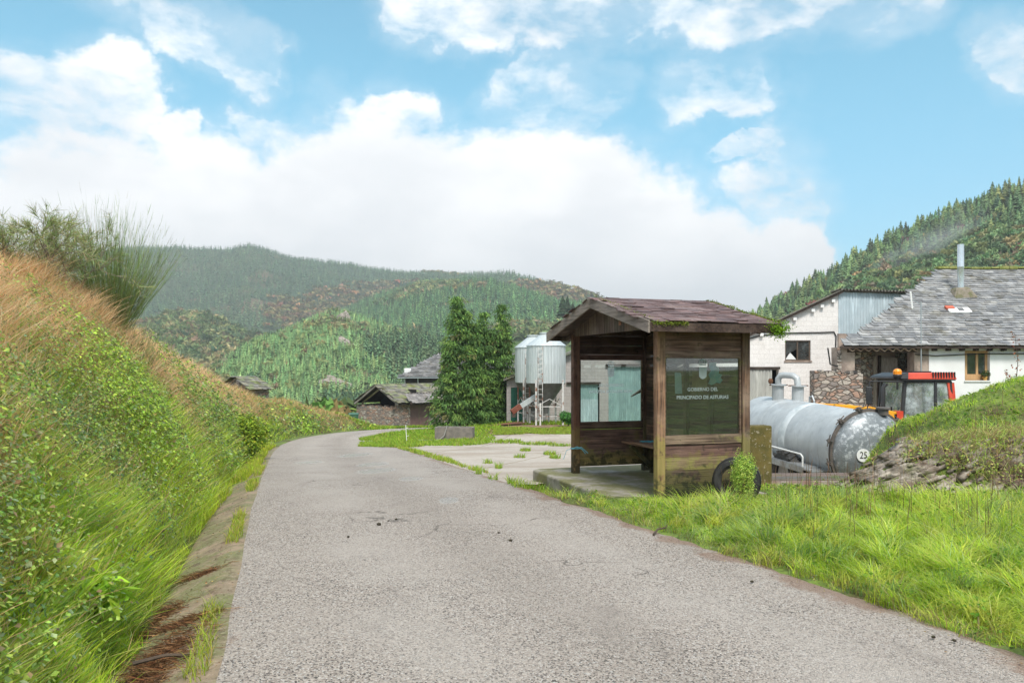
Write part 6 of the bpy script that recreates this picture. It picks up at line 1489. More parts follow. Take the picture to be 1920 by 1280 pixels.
# number sticker on the dome
aa = (-.34, -.02); yy = -.03 - .34 * math.sqrt(max(0, 1 - (aa[0] ** 2 + aa[1] ** 2) / Rk ** 2)); P0 = Vector((aa[0], yy, zc + aa[1]))
nrm = Vector((aa[0] / Rk ** 2, (yy + .03) / .34 ** 2, aa[1] / Rk ** 2)).normalized(); xx = Vector((0, 0, 1)).cross(nrm).normalized(); zz_ = nrm.cross(xx)
M = Matrix((xx, zz_, nrm)).transposed().to_4x4(); M.translation = P0 + nrm * .012
st = MB().lathe([(.128, -.01), (.128, .004), (0, .005)], 36); st.v = [tuple(M @ Vector(v)) for v in st.v]; st = st.build('round_sticker', mat('sticker white', (.8, .8, .78), None, rough=.5, use_col=False), rd)
text_mesh('25', .19, 'number', M @ Matrix.Translation((0, 0, .008)) @ Matrix.Scale(.78, 4, (1, 0, 0)), m_black, st, .001)
# second hatch neck at top of the rear
MB().lathe([(.10, 0), (.10, .12), (.13, .12), (.13, .15), (0, .15)], 18, org=(.22, -.12, zc + Rk - .06)).build('vent_cap', m_iron, rd, smooth=True)
# two necks and the bent pipe on the front top
pp = MB(); z0 = zc + Rk - .08
for y in (3.45, 3.0): pp.lathe([(.135, z0), (.135, z0 + .40), (.19, z0 + .40), (.19, z0 + .425), (.13, z0 + .425)], 22, org=(-.10 if y > 3.2 else .16, y, 0))
pp.tube([(-.10, 3.45, z0 + .40), (-.10, 3.45, z0 + .56), (-.07, 3.39, z0 + .64), (.0, 3.3, z0 + .655), (.10, 3.12, z0 + .645), (.15, 3.03, z0 + .58), (.16, 3.0, z0 + .40)], .075, 14)
pp.build('fill_pipe', m_tank, tank, smooth=True)
mb = MB(); mb.tube([(-.32, 3.45, z0 + .41), (.14, 3.45, z0 + .41)], .016, 6); mb.tube([(-.08, 3.0, z0 + .42), (.42, 3.0, z0 + .42)], .016, 6); mb.lathe([(.0, 0), (.05, .03), (.06, .08), (.04, .13), (0, .14)], 10, org=(-.30, 3.45, z0 + .43)); mb.build('clamp_bars', mat('rusty iron', (.13, .06, .03), None, rough=.9, use_col=False), tank)
mb = MB(); mb.tube([(.24, 2.62, zc + Rk - .05), (.24, 2.62, zc + Rk + .10), (.24, 2.50, zc + Rk + .13), (.24, 2.42, zc + Rk + .02), (.24, 2.42, zc + Rk - .05)], .02, 8); mb.build('lifting_eye', m_tank, tank)
# side running board with handrail, light bracket, mudguard
m_gal = galv('bracket steel', (.38, .40, .41), (.30, .32, .33), False, .4)
sx = -Rk - .02
mb = MB(); mb.box(sx - .26, sx + .12, .55, 4.1, zc - .42, zc - .38); mb.box(sx - .27, sx - .25, .55, 4.1, zc - .50, zc - .38); mb.build('running_board', m_gal, tank)
mb = MB(); mb.tube([(sx - .24, .62, zc - .38), (sx - .24, .62, zc - .18), (sx - .24, .70, zc - .13), (sx - .24, 3.9, zc - .13)], .018, 8); [mb.tube([(sx - .24, y, zc - .38), (sx - .24, y, zc - .13)], .014, 6) for y in (1.9, 3.3)]; mb.build('handrail', mat('pale rail', (.62, .62, .60), None, rough=.5, use_col=False), tank, smooth=True)
mb = MB(); mb.put([(sx - .26, .20, zc - .42), (sx + .22, .20, zc - .42), (sx + .30, .20, zc - .62), (sx + .32, .20, zc - .98), (sx - .14, .20, zc - .98), (sx - .26, .24, zc - .42), (sx + .22, .24, zc - .42), (sx + .30, .24, zc - .62), (sx + .32, .24, zc - .98), (sx - .14, .24, zc - .98)], [(0, 1, 2, 3, 4), (9, 8, 7, 6, 5), (0, 5, 6, 1), (1, 6, 7, 2), (2, 7, 8, 3), (3, 8, 9, 4), (4, 9, 5, 0)])
mb.box(sx - .28, sx + .22, .18, .60, zc - .43, zc - .40); lb = mb.build('light_bracket', m_gal, tank)
MB().box(sx - .06, sx + .12, .14, .195, zc - .66, zc - .55).build('tail_light', mat('red lens', (.55, .02, .02), None, rough=.2, use_col=False), lb, bevel=.01)
MB().lathe([(.07, 0), (.07, .16), (0, .16)], 16, axis='y', org=(sx + .18, .30, zc - .33)).build('hose_stub', m_gal, lb, smooth=True)
mb = MB(); mb.tube([(sx - .10, 3.9, zc + .35), (sx - .28, 3.2, zc - .14)], .022, 8); mb.tube([(sx - .18, 3.92, zc + .36), (sx + .02, 3.86, zc + .34)], .03, 8); mb.build('support_strut', m_gal, tank)
# chassis, wheels
mb = MB(); mb.box(-.45, -.33, .2, 5.6, zc - Rk - .22, zc - Rk - .04); mb.box(.33, .45, .2, 5.6, zc - Rk - .22, zc - Rk - .04); mb.box(-.9, .9, 1.55, 1.7, zc - Rk - .18, zc - Rk - .02)
mb.bar((-.39, 5.5, zc - Rk - .13), (0, 6.3, zc - Rk - .13), .12, .15); mb.bar((.39, 5.5, zc - Rk - .13), (0, 6.3, zc - Rk - .13), .12, .15); [mb.box(-.6, .6, y - .05, y + .05, zc - Rk - .1, zc - Rk + .12) for y in (.9, 2.4, 3.8)]; mb.build('chassis', m_gal, tank)
def lug_tyre(R0, r0, wd, n=18, depth=.04):
    mb = tyre_mb(R0, r0, wd, seg=48)
    for k in range(n):
        for s in (-1, 1):
            a = 2 * math.pi * (k + (.5 if s > 0 else 0)) / n; b = a + .22
            p0 = Vector((s * wd * .02, R0 * math.cos(a), R0 * math.sin(a))); p1 = Vector((s * wd * .49, (R0 - .02) * math.cos(b), (R0 - .02) * math.sin(b)))
            mb.bar(p0, p1, .05, depth * 2, up=(0, math.cos(a), math.sin(a)))
    return mb
for x in (-.80, .80):
    wh = lug_tyre(.50, .26, .40, 18, .035); wh.v = [(a + x, b + 1.62, c + .50) for a, b, c in wh.v]; wo_ = wh.build('wheel', m_rubber, tank, smooth=False)
    MB().lathe([(.26, -.12), (.24, -.10), (.10, -.04), (.10, .05), (.24, .10), (.26, .12)], 24, axis='x', org=(x, 1.62, .50)).build('rim', m_gal, wo_, smooth=True)

# ------------------------------------------------------------------ tractor
TRG = -1.30
tr = thing('tractor', (10.55, 21.0, TRG), 0, 'red farm tractor with glass cab and yellow loader arm behind the slurry tank', 'tractor')
m_red_p = mat('orange red paint', (.62, .075, .035), (.55, .06, .03), scale=3, rough=.35, coat=.3, use_col=False)
m_yel = mat('loader yellow', (.80, .38, .02), (.72, .32, .02), scale=3, rough=.4, use_col=False)
m_frame = mat('black cab frame', (.02, .02, .022), (.035, .035, .036), scale=5, rough=.45, use_col=False)
m_cab = glass('cab glass', .34, (.85, .92, .92), .42, (.66, .74, .75))  # heavy pale film paints in the bright wall seen beyond the cab
# local: x = rearwards (front is -x), y = away; cab near side at y = -.8
hy_ = .78
for yy, s in ((-hy_, 1), (hy_, 1)):
    wh = lug_tyre(.80, .42, .46, 22, .04); wh.v = [(a_, b_, c_) for a_, b_, c_ in wh.v]
    wh.v = [(v[1] + .55, v[0] + yy * 1.12, v[2] + .80) for v in wh.v]; w1 = wh.build('rear_wheel', m_rubber, tr)
    MB().lathe([(.42, -.15), (.38, -.12), (.15, -.05), (.15, .05), (.38, .12), (.42, .15)], 28, axis='y', org=(.55, yy * 1.12, .80)).build('rim', m_yel, w1, smooth=True)
    wh = lug_tyre(.55, .30, .34, 18, .035); wh.v = [(v[1] - 1.75, v[0] + yy * 1.02, v[2] + .55) for v in wh.v]; w1 = wh.build('front_wheel', m_rubber, tr)
    MB().lathe([(.30, -.12), (.1, -.04), (.1, .04), (.30, .12)], 24, axis='y', org=(-1.75, yy * 1.02, .55)).build('rim', m_yel, w1, smooth=True)
mb = MB(); mb.put([(-2.4, -.34, .75), (-.75, -.38, .75), (-.75, .38, .75), (-2.4, .34, .75), (-2.35, -.30, 1.30), (-.75, -.34, 1.55), (-.75, .34, 1.55), (-2.35, .30, 1.30)], FB); mb.build('bonnet', m_red_p, tr, bevel=.04, seg=2)
MB().box(-2.2, .7, -.28, .28, .5, .8).box(.2, .9, -.7, .7, .62, .82).build('chassis', m_frame, tr)
for s in (-1, 1): MB().put([(-.15, s * .55, 1.25), (1.35, s * .55, 1.45), (1.35, s * 1.02, 1.42), (-.15, s * 1.02, 1.2), (-.1, s * .55, 1.33), (1.3, s * .55, 1.53), (1.3, s * 1.02, 1.5), (-.1, s * 1.02, 1.28)], FB).build('fender', m_frame, tr, bevel=.02)
# cab frame
FX, BX, zb0, zt0 = -.66, .66, 1.15, 2.62
mb = MB()
def post(p0, p1, w_=.07): mb.bar(p0, p1, w_, w_, up=(0, 1, 0))
for s in (-1, 1):
    post((FX - .02, s * .66, zb0), (FX + .12, s * .62, zt0), .085); post((.18, s * .74, zb0), (.20, s * .68, zt0), .07); post((BX, s * .70, 1.4), (BX - .08, s * .66, zt0), .08)
    mb.bar((FX + .10, s * .63, zt0), (BX - .06, s * .66, zt0), .08, .10); mb.bar((FX, s * .68, zb0 + .1), (BX, s * .72, 1.42), .06, .06)
mb.bar((FX + .12, -.62, zt0), (FX + .12, .62, zt0), .08, .10); mb.bar((BX - .08, -.64, zt0), (BX - .08, .64, zt0), .08, .10); mb.bar((FX, -.66, zb0), (FX, .66, zb0), .08, .08); mb.bar((BX, -.66, 1.42), (BX, .66, 1.42), .08, .08)
cf = mb.build('cab_frame', m_frame, tr, bevel=.01)
MB().put([(FX + .02, -.65, zb0), (.16, -.74, zb0), (.18, -.68, zt0), (FX + .12, -.63, zt0)], [(0, 1, 2, 3)]).build('door_glass', m_cab, cf)
MB().put([(.22, -.74, 1.3), (BX - .02, -.70, 1.42), (BX - .09, -.66, zt0), (.22, -.68, zt0)], [(0, 1, 2, 3)]).build('rear_side_glass', m_cab, cf)
MB().put([(FX + .02, .65, zb0), (.16, .74, zb0), (.18, .68, zt0), (FX + .12, .63, zt0)], [(0, 1, 2, 3)]).put([(.22, .74, 1.3), (BX - .02, .70, 1.42), (BX - .09, .66, zt0), (.22, .68, zt0)], [(0, 1, 2, 3)]).build('far_side_glass', m_cab, cf)
MB().put([(FX - .02, -.62, zb0), (FX - .02, .62, zb0), (FX + .11, .60, zt0), (FX + .11, -.60, zt0)], [(0, 1, 2, 3)]).build('windscreen', m_cab, cf)
MB().put([(BX, -.62, 1.45), (BX, .62, 1.45), (BX - .09, .60, zt0), (BX - .09, -.60, zt0)], [(0, 1, 2, 3)]).build('rear_window', m_cab, cf)
mb = MB(); mb.put([(BX - .10, -.745, 2.0), (BX + .06, -.72, 2.0), (BX + .02, -.70, 2.58), (BX - .16, -.70, 2.58), (BX - .10, -.66, 2.0), (BX + .06, -.64, 2.0), (BX + .02, -.62, 2.58), (BX - .16, -.62, 2.58)], FB); mb.build('rear_pillar', m_red_p, cf, bevel=.01)
# roof: red with ribbed rear, black front cap
rf_ = MB().put([(FX + .10, -.74, 2.66), (BX + .06, -.76, 2.66), (BX + .06, .76, 2.66), (FX + .10, .74, 2.66), (FX + .16, -.70, 2.83), (BX + .0, -.72, 2.84), (BX + .0, .72, 2.84), (FX + .16, .70, 2.83)], FB).build('roof', m_red_p, tr, bevel=.025, seg=2)
mb = MB()
for i in range(9): mb.box(.10 + i * .068, .125 + i * .068, -.765, -.72, 2.70, 2.85)
mb.box(-.3, .2, -.5, .5, 2.835, 2.87); mb.box(FX - .0, BX + .02, -.75, .75, 2.635, 2.662); mb.build('roof_ribs', m_frame, rf_)
MB().put([(FX - .22, -.70, 2.68), (FX + .16, -.75, 2.66), (FX + .16, .75, 2.66), (FX - .22, .70, 2.68), (FX - .18, -.62, 2.75), (FX + .18, -.71, 2.84), (FX + .18, .71, 2.84), (FX - .18, .62, 2.75)], FB).build('front_cap', m_frame, rf_, bevel=.02)
bc = MB().lathe([(.10, 0), (.11, .05), (.10, .07)], 16, org=(FX - .12, -.72, 2.72)); bc.tube([(FX - .12, -.72, 2.4), (FX - .12, -.72, 2.74)], .03, 8); bc = bc.build('beacon_base', m_frame, tr, smooth=True)
MB().lathe([(.10, 0), (.105, .08), (.07, .13), (0, .15)], 12, org=(FX - .12, -.72, 2.79)).build('beacon', mat('amber lens', (.85, .28, .02), None, rough=.2, use_col=False), bc)
# mirror, wiper, seat, steering wheel, exhaust
mr = MB(); mr.tube([(FX + .05, -.70, 2.6), (FX - .55, -1.15, 2.62), (FX - 1.05, -1.25, 2.62), (FX - 1.08, -1.25, 2.45)], .018, 6); mr.tube([(FX - 1.08, -1.25, 2.1), (FX - 1.12, -1.22, 1.9), (FX - .5, -.9, 1.75)], .015, 6); mr = mr.build('mirror_arm', m_frame, tr)
MB().box(FX - 1.15, FX - 1.0, -1.28, -1.22, 2.05, 2.50).build('mirror', m_frame, mr, bevel=.03, seg=2)
MB().tube([(FX - .38, -.5, 1.3), (FX - .38, -.5, 2.45), (FX - .30, -.5, 2.55)], .055, 12).build('exhaust', m_frame, tr, smooth=True)
st_ = MB(); st_.box(.05, .50, -.24, .24, 1.45, 1.6); st_.box(.42, .55, -.22, .22, 1.6, 2.2); st_.build('seat', m_frame, tr, bevel=.04, seg=2)
sw_ = MB(); sw_.tube([(-.25 + .14 * 0, 0 + .2 * math.cos(t), 1.85 + .2 * math.sin(t) * .5) for t in np.linspace(0, 6.28, 20)], .015, 6); sw_.tube([(-.45, 0, 1.4), (-.25, 0, 1.85)], .025, 6); sw_.build('steering_wheel', m_frame, tr)
MB().box(FX - .06, FX - .03, -.25, -.22, 1.25, 1.95, M=Matrix.Rotation(R(0), 4, 'X')).build('wiper', m_frame, cf)
# loader arm
def arm(y, x2, xe): return MB().bar((-.72, y, 1.70), (-1.5, y, 1.86), .12, .24).bar((-1.45, y, 1.86), (x2, y, 1.94), .12, .20).bar((x2 + .1, y, 1.92), (xe, y, .6), .12, .2).box(-.85, -.65, y - .06, y + .06, .8, 1.8)
arm(.62, -2.9, -3.2).build('loader_arm', m_yel, tr, bevel=.015)
ld = arm(-.62, -2.35, -2.9)
ld = ld.build('loader_arm', m_yel, tr, bevel=.015)
MB().lathe([(.075, -.09), (.075, .09), (0, .09)], 16, axis='y', org=(-1.5, -.64, 1.86)).build('pivot', m_gal, ld); MB().box(-.78, -.62, -.70, -.54, 1.62, 1.86).build('quick_hitch', m_red_p, ld)

# ------------------------------------------------------------------ yard: water trough, hose, marker post, bin
tx0, ty0 = ray(815, 826); tx1, ty1 = ray(889, 829)
tg_ = float(base((tx0 + tx1) / 2, ty0))
m_trough = mat('grey trough', (.22, .19, .165), (.15, .135, .12), scale=4, rough=.9, bump=.6, use_col=False)
trg = thing('water_trough', (tx0, ty0, tg_), R(-6), 'long low grey concrete water trough standing in the weedy yard', 'trough')
mb = MB(); Lx, Wy, Hh = 1.86, .75, .62
mb.box(0, Lx, 0, .09, -.1, Hh); mb.box(0, Lx, Wy - .09, Wy, -.1, Hh); mb.box(0, .09, .092, Wy - .092, -.1, Hh - .003); mb.box(Lx - .09, Lx, .092, Wy - .092, -.1, Hh - .003); mb.box(.09, Lx - .09, .09, Wy - .09, -.1, .1); mb.build('basin', m_trough, trg, bevel=.015)
MB().box(.085, Lx - .085, .085, Wy - .085, Hh - .16, Hh - .13).build('water', m_water, trg)
hs = MB().tube([(.62, .3, Hh + .02), (.60, -.0, Hh + .05), (.58, -.06, Hh - .08), (.50, -.18, .22), (.3, -.35, .05), (-.1, -.55, .03), (-.7, -.5, .03)], .028, 8).build('hose', mat('grey hose', (.20, .19, .17), None, rough=.5, use_col=False), None, smooth=True)
hs.location = trg.location; hs.rotation_euler = trg.rotation_euler; tag(hs, 'grey hose hanging over the trough edge onto the ground', 'hose')
px_, py_ = ray(763, 829)
mp = thing('marker_post', (px_, py_, float(base(px_, py_))), 0, 'thin white plastic fence stake in the grass near the trough', 'stake')
m_wp = mat('white plastic', (.75, .74, .70), None, rough=.5, use_col=False)
MB().tube([(0, 0, -.1), (-.06, 0, .84)], .018, 6).build('stake', m_wp, mp); mb = MB(); [mb.tube([(-.03 - .02 * i, 0, z), (.06 - .02 * i, 0, z + .03), (.07 - .02 * i, 0, z + .06)], .011, 5) for i, z in enumerate((.28, .66))]; mb.build('hook', m_wp, mp)
bx_, by_ = (663 - 960) / 1500 * 60, 60.0; bz_ = float(gz(bx_, by_))
bn_ = thing('wheeled_bin', (bx_, by_, CAMH - (800 - 692) / 1500 * 60 + .0), R(10), 'dark green rubbish bin at the end of the grassy bank', 'bin')
m_bin = mat('green bin plastic', (.035, .13, .075), (.03, .11, .065), scale=3, rough=.5, use_col=False)
MB().put([(-.27, -.3, 0), (.27, -.3, 0), (.27, .3, 0), (-.27, .3, 0), (-.36, -.38, .92), (.36, -.38, .92), (.36, .38, .92), (-.36, .38, .92)], FB).build('body', m_bin, bn_, bevel=.03)
MB().put([(-.39, -.41, .93), (.39, -.41, .93), (.39, .41, .97), (-.39, .41, .97), (-.36, -.38, .98), (.36, -.38, .98), (.34, .36, 1.04), (-.34, .36, 1.04)], FB).build('lid', m_bin, bn_, bevel=.02)

# ------------------------------------------------------------------ cypresses
def cypress(loc, h, rad, label, n, tops, seed, group=None):
    rs = np.random.default_rng(seed); root = thing('cypress_tree', loc, 0, label, 'tree', group)
    MB().tube([(0, 0, -.3), (.05, 0, h * .3), (0, 0, h * .55)], [.20, .12, .03], 8).build('trunk', mat_bark, root)
    # boughs: each spreads out and droops at its tip, carrying flat hanging sprays
    V = Veg(); nb = n // 26; P, A, L_, W2, C = [], [], [], [], []
    for b in range(nb):
        (tx_, ty_, th2, tr_) = tops[rs.choice(len(tops), p=[t[3] for t in tops] / np.sum([t[3] for t in tops]))]
        t = rs.uniform(0.01, .99) ** 1.05; z = th2 * t; prof = tr_ * (1 - t ** 1.25) ** 1.0 * (.86 + .14 * min(1, t * 7)) + .05
        a = rs.uniform(0, 2 * math.pi); r = prof * rs.uniform(.45, 1.08) * (1 + .22 * math.sin(a * 3 + z * 1.7 + seed)); Lb_ = rs.uniform(.35, .8) * (.5 + .5 * prof / max(rad, .1))
        c, s = math.cos(a), math.sin(a); tone = np.array([(.065, .13, .035), (.105, .20, .05), (.15, .26, .055), (.19, .29, .065), (.20, .19, .07)][rs.choice(5, p=[.24, .34, .26, .12, .04])]) * math.exp(rs.normal(0, .15))
        for q in range(26):
            f = rs.uniform(0, 1); rr = r - Lb_ * .5 + Lb_ * f; zz2 = z + .25 * Lb_ * f - .75 * Lb_ * f * f + rs.normal(0, .05)
            o_ = rs.normal(0, .16, 2); P.append((tx_ + c * rr + o_[0], ty_ + s * rr + o_[1], zz2 + .1)); A.append((c * rs.uniform(.1, .8) + rs.normal(0, .35), s * rs.uniform(.1, .8) + rs.normal(0, .35), -rs.uniform(.25, 1.1))); L_.append(rs.uniform(.16, .38)); W2.append(rs.uniform(.05, .10)); C.append(tone)
    P, A, L_, W2, C = map(np.array, (P, A, L_, W2, C)); nn = unit(np.cross(A, rs.normal(0, 1, A.shape)))
    V.leaves(P, nn, A, L_, W2, hvar(C, len(P), .16, .06)); o = V.build('crown', m_tree, root); return root
gcy = lambda x, y: float(gz(x, y)) - .15
CGp = 'cypresses beside the feed silos'
cy = [(858, 51.5, 9.0, 1.45, 'tallest and broadest shaggy cypress, leftmost beside the barn'), (903, 53.5, 8.0, 1.05, 'middle cypress wedged between its two neighbours'), (940, 54.5, 8.3, .95, 'slim cypress with a pointed top nearest the feed silos')]
cypress(((861 - 960) / 1500 * 51.5, 51.5, gcy(-3.4, 51.5)), 8.9, 1.6, cy[0][4], 19000, [(-.15, 0, 8.75, 1.45), (.85, .3, 7.0, 1.15), (-.6, -.2, 5.6, 1.15), (.4, .2, 7.8, .9)], 1, CGp)
cypress(((906 - 960) / 1500 * 53.5, 53.5, gcy(-1.9, 53.5)), 7.9, 1.2, cy[1][4], 12000, [(0, 0, 7.7, 1.2), (.45, .4, 6.7, 1.0), (-.5, .2, 6.4, 1.0)], 2, CGp)
cypress(((941 - 960) / 1500 * 54.5, 54.5, gcy(-.7, 54.5)), 8.3, .95, cy[2][4], 10000, [(.0, 0, 8.3, .95), (.2, -.1, 6.9, .8), (-.4, .1, 6.3, .8)], 3, CGp)

# ------------------------------------------------------------------ shrubs
def shrub(name, loc, r, hgt, n, leafL, cols, wts, label, cat='shrub', stems=10, flat=False, lw=.55):
    rs = np.random.default_rng(int(abs(loc[1]) * 7)); root = thing(name, loc, 0, label, cat)
    mb = MB()
    for i in range(stems):
        a = rs.uniform(0, 6.28); q = rs.uniform(.2, .8) * r; mb.tube([(0, 0, -.05), (q * .4 * math.cos(a), q * .4 * math.sin(a), hgt * .4), (q * math.cos(a), q * math.sin(a), hgt * rs.uniform(.65, .95))], [.012 + .01 * hgt, .008 + .004 * hgt, .003], 5)
    mb.build('stems', mat_bark, root)
    m_ = 14; cen = unit(rs.normal(0, 1, (m_, 3))) * rs.uniform(.3, .8, (m_, 1)) * np.array([r, r, hgt * .42]) + np.array([0, 0, hgt * .56])
    k = rs.integers(0, m_, n); d = unit(rs.normal(0, 1, (n, 3))); P = cen[k] + d * rs.uniform(.4, 1, (n, 1)) * np.array([r * .42, r * .42, hgt * .24])
    P[:, 2] = np.maximum(P[:, 2], .02); nn = unit(d + UP * .6 + rs.normal(0, .4, (n, 3)))
    Veg().leaves(P, nn, rs.normal(0, 1, (n, 3)), rs.uniform(.6, 1.3, n) * leafL, rs.uniform(.6, 1.3, n) * leafL * lw, hvar(pick(cols, wts, n), n)).build('foliage', m_leaf, root); return root
x, y = (1392 - 960) / 1500 * 9.15, 9.15
shrub('small_shrub', (x, y, float(gz(x, y))), .17, .64, 5200, .020, [(.46, .60, .10), (.34, .50, .08), (.58, .66, .16), (.20, .34, .06)], (3, 3, 2, 2), 'bright yellow green seedling shrub growing in front of the old tyre', stems=4)
def bank_pt(px, py, Y): return at(px, py, Y)
xb = float((455 - 960) / 1500 * 22.5); shrub('leafy_bush', (xb, 22.5, float(gz(xb, 22.5)) - .1), .72, 1.75, 7500, .085, [(.30, .42, .03), (.22, .34, .03), (.14, .22, .03), (.40, .44, .05)], (3, 3, 2, 1), 'round light green bush on the grassy bank above the bend of the road')
shrub('weed_clump', (3.15, 45.0, float(gz(3.15, 45.0))), .55, .95, 1800, .12, [(.06, .22, .03), (.09, .28, .04), (.04, .14, .025)], (3, 2, 2), 'dark green weeds growing under the front silo', 'plant', stems=6)
xg, yg = ray(165, 1170); 
shrub('broad_leaved_weed', (-2.62, 5.0, float(gz(-2.62, 5.0))), .17, .30, 120, .14, [(.36, .56, .04), (.28, .46, .04)], (1, 1), 'pale green broad leaved weed at the edge of the roadside drain', 'plant', stems=4, lw=.4)
# broom: hundreds of thin upright green switches
def broom(name, loc, n, hgt, spread, cols, wts, label, wd=.0065, bendm=.22, bare=False):
    root = thing(name, loc, 0, label, 'shrub'); V = Veg()
    a = rng.uniform(0, 2 * np.pi, n); q = rng.uniform(0, 1, n) ** .6; lean = np.stack([np.cos(a), np.sin(a), np.zeros(n)], 1)
    up = unit(UP + lean * (q * spread)[:, None] + rng.normal(0, .06, (n, 3))); h = hgt * rng.uniform(.55, 1.0, n) * (1 - .30 * q)
    P = rng.normal(0, .09, (n, 3)) * np.array([1, 1, 0]) + lean * (.12 * q)[:, None]
    col = hvar(pick(cols, wts, n), n, .2, .08)
    V.blades(P, up, UP[None, :] * .8 + lean * .3, h, np.full(n, wd), np.full(n, bendm), np.zeros(n), col)
    # side switches
    m_ = n * 7; k = rng.integers(0, n, m_); t = rng.uniform(.18, .95, m_)
    Q = P[k] + up[k] * (h[k] * t)[:, None] + (UP[None, :] * .8 + lean[k] * .3) * (h[k] * bendm * t * t)[:, None]; l2 = rand_dir(m_)
    V.blades(Q, unit(up[k] + UP * .6 + l2 * rng.uniform(.1, .5, (m_, 1))), l2, h[k] * rng.uniform(.08, .30, m_) * (1.1 - t * .6), np.full(m_, wd * .62), rng.uniform(-.1, .2, m_), np.zeros(m_), col[k])
    V.build('switches', m_tree, root)
    MB().tube([(0, 0, -.2), (.03, 0, .35)], [.05, .03], 6).build('trunk', mat_bark, root); return root
BG = [(.19, .27, .08), (.25, .32, .11), (.13, .19, .06), (.24, .22, .11)]
bY = 12.6
def crest(px, Y, dz=0): x = (px - 960) / 1500 * Y; return (x, Y, float(gz(x, Y)) + dz)
broom('broom_bush', crest(208, 12.2, .0), 800, 2.0, .80, BG, (3, 3, 3, 1), 'large green broom bush with thin upright switches on top of the bank')
broom('broom_bush', crest(262, 12.4, -.05), 130, .8, 1.1, BG, (3, 3, 2, 1), 'small low broom bush leaning right of the large one')
def bare_bush(loc, hgt, label, seed, dens=1.0):
    rs = np.random.default_rng(seed); root = thing('bare_shrub', loc, 0, label, 'shrub'); mb = MB(); Q, D2 = [], []
    def grow(p, d, L0, r, lv):
        pts = [p]; 
        for i in range(3): d = (d + Vector(rs.normal(0, .16, 3)) + Vector((0, 0, .04))).normalized(); p = p + d * L0 / 3; pts.append(p)
        mb.tube([tuple(q) for q in pts], [r, r * .85, r * .7, r * .5], 5, cap=False)
        for q in pts[1:]:
            if lv >= 2:
                for _ in range(int(7 * dens)): Q.append(tuple(q)); D2.append(tuple((d + Vector(rs.normal(0, .6, 3))).normalized()))
        if lv < 4:
            for k in range(3 if lv < 2 else 2): grow(pts[rs.integers(1, 4)], (d + Vector(rs.normal(0, .45, 3))).normalized(), L0 * rs.uniform(.6, .85), r * .55, lv + 1)
    for k in range(4): grow(Vector((rs.normal(0, .1), rs.normal(0, .1), 0)), Vector((rs.normal(0, .5), rs.normal(0, .3), 1)).normalized(), hgt * .45, .018, 0)
    mb.build('branches', mat('grey twig', (.22, .18, .15), None, rough=.9, use_col=False), root)
    Q, D2 = np.array(Q), np.array(D2); n = len(Q); V = Veg().blades(Q, D2, unit(rs.normal(0, 1, (n, 3))), rs.uniform(.05, .2, n), np.full(n, .006), rs.uniform(0, .3, n), np.zeros(n), hvar(pick([(.32, .38, .14), (.36, .32, .18), (.22, .30, .11)], (2, 2, 2), n), n)); V.build('twigs', m_tree, root)
bare_bush(crest(85, 11.0, -.1), 1.0, 'half bare twiggy shrub left of the broom bush on the bank', 3, .9)
bare_bush(crest(5, 10.4, -.1), .75, 'sparse leafless shrub at the left edge of the picture on the bank crest', 6, .6)
bare_bush(crest(125, 11.6, -.1), 1.2, 'thin twiggy shrub tangled into the left flank of the broom bush', 9, .8)
# young reddish sapling by the white wall
sp = thing('red_sapling', ((1900 - 960) / 1500 * 17.5, 17.5, .8), 0, 'spindly sapling with red brown leaves at the right edge before the white wall', 'sapling')
mb = MB(); mb.tube([(0, 0, -1.2), (.05, 0, .4), (.10, 0, 1.0), (.03, 0, 1.6)], [.012, .010, .007, .003], 5); mb.tube([(.06, 0, .5), (-.2, 0, .8)], .005, 5); mb.build('stem', mat_bark, sp)
n = 90; t = rng.uniform(.2, 1, n); side_ = rng.uniform(0, 1, n) < .35; P = np.where(side_[:, None], np.array([.06, 0, .5]) + np.array([-.26, 0, .3]) * t[:, None], np.stack([.05 + .05 * np.sin(t * 4), 0 * t, -.1 + 1.7 * t], 1)) + rng.normal(0, .035, (n, 3))
Veg().leaves(P, unit(rng.normal(0, 1, (n, 3))), rng.normal(0, 1, (n, 3)), np.full(n, .055), np.full(n, .035), hvar(pick([(.35, .11, .06), (.28, .13, .06)], (1, 1), n), n)).build('foliage', m_leaf, sp)
# clods on the road
m_clod = mat('dung clod', (.05, .05, .02), (.03, .022, .015), scale=20, rough=.95, use_col=False)
for i, (px, py, s) in enumerate([(711, 989, .024), (743, 979, .015), (957, 1020, .018), (935, 1005, .012), (1410, 1098, .014), (1750, 1206, .013), (1790, 1212, .012), (653, 1012, .014), (728, 982, .01)]):
    x, y = ray(px, py); rs = np.random.default_rng(i); bm = bmesh.new(); bmesh.ops.create_icosphere(bm, subdivisions=3, radius=s)
    for v in bm.verts: v.co *= 1 + .35 * mnoise.noise(v.co * 60 + Vector((i, 0, 0))); v.co.z *= .6
    me = bpy.data.meshes.new('clod'); bm.to_mesh(me); bm.free(); me.materials.append(m_clod); o = bpy.data.objects.new('clod', me); COL.objects.link(o); o.location = (x, y, float(base(x, y)) + .03 + s * .3)
    tag(o, 'small dark clod of dirt lying on the road surface', 'clod', 'dark clods scattered on the road')
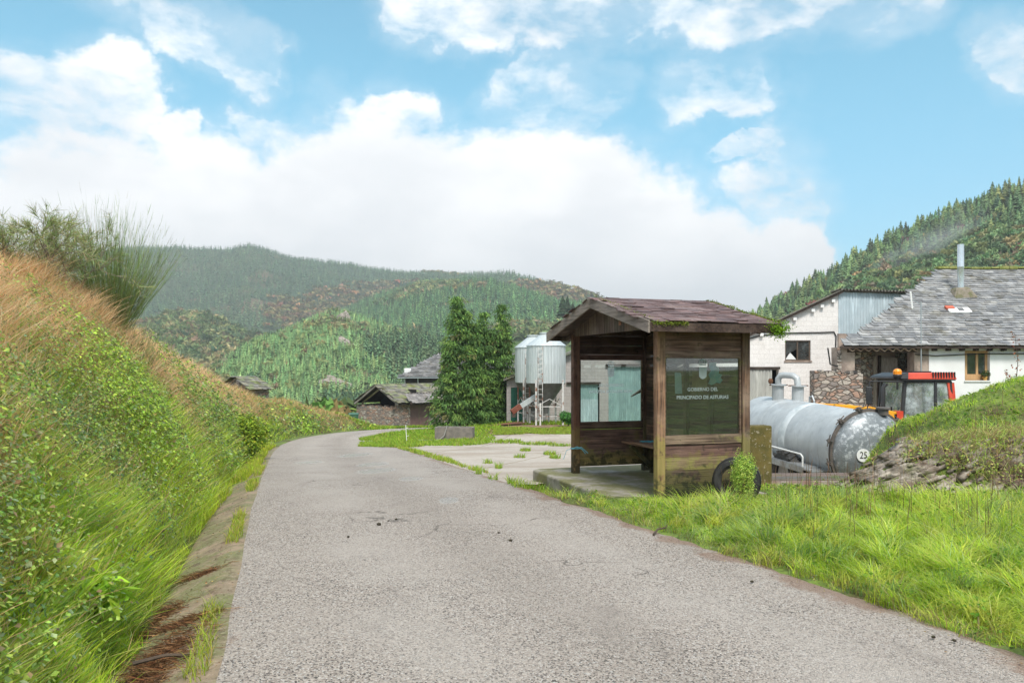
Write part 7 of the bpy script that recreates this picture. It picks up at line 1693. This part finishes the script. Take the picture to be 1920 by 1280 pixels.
# dead branches lying in the drain and on the verge
for (px, py, lab, rz) in [(330, 1228, 'dark stick lying across the straw in the drain', 20), (1240, 1000, 'thin dead twig at the verge edge near the shelter', 60)]:
    x, y = ray(px, py); mb = MB(); mb.tube([(-.22, 0, .0), (-.05, .02, .02), (.1, -.01, .012), (.26, .03, .02)], [.012, .010, .008, .003], 6); o = mb.build('dead_stick', mat_bark, None); o.location = (x, y, float(gz(x, y)) + .03); o.rotation_euler = (0, 0, R(rz)); tag(o, lab, 'stick')

# ------------------------------------------------------------------ drifting mist on the right hill
def mist(c, size, rot, dens, seed):
    m, t, out = new_mat('mist'); tcn = t.add('ShaderNodeTexCoord')
    ln = t.add('ShaderNodeVectorMath', {'operation': 'LENGTH'}); t.l.new(tcn.outputs['Object'], ln.inputs[0])
    n = t.noise(t.mapping(tcn.outputs['Object'], scale=(1.6, 1.6, 1.6), loc=(seed, 0, 0)), 1.3, 4, .6)
    d = t.math('MULTIPLY', t.ramp(t.math('SUBTRACT', t.math('MULTIPLY_ADD', n, 1.5, -.15), ln.outputs['Value']), -.3, .5), dens)
    pv = t.add('ShaderNodeVolumePrincipled', None, Color=(.95, .97, 1), Density=d, Anisotropy=.1); t.l.new(pv.outputs[0], out.inputs['Volume'])
    mb = MB().lathe([(0, -1)] + [(math.cos(R(a)), math.sin(R(a))) for a in range(-75, 76, 15)] + [(0, 1)], 16); o = mb.build('mist', m, None); o.location = c; o.scale = size; o.rotation_euler = rot; tag(o, kind='stuff')
mist(at(1660, 505, 285), (12, 16, 7), (0, R(-40), 0), .035, 1); mist(at(1745, 455, 270), (24, 16, 7), (0, R(-32), 0), .028, 4)
# ------------------------------------------------------------------ haze
m, t, out = new_mat('haze air'); pv = t.add('ShaderNodeVolumePrincipled', None, Color=(.94, .97, 1.0), Density=.00036, Anisotropy=.2); t.l.new(pv.outputs[0], out.inputs['Volume'])
hz_ = MB().box(-3500, 3500, -700, 3500, -60, 330).build('haze', m, None); tag(hz_, kind='stuff')
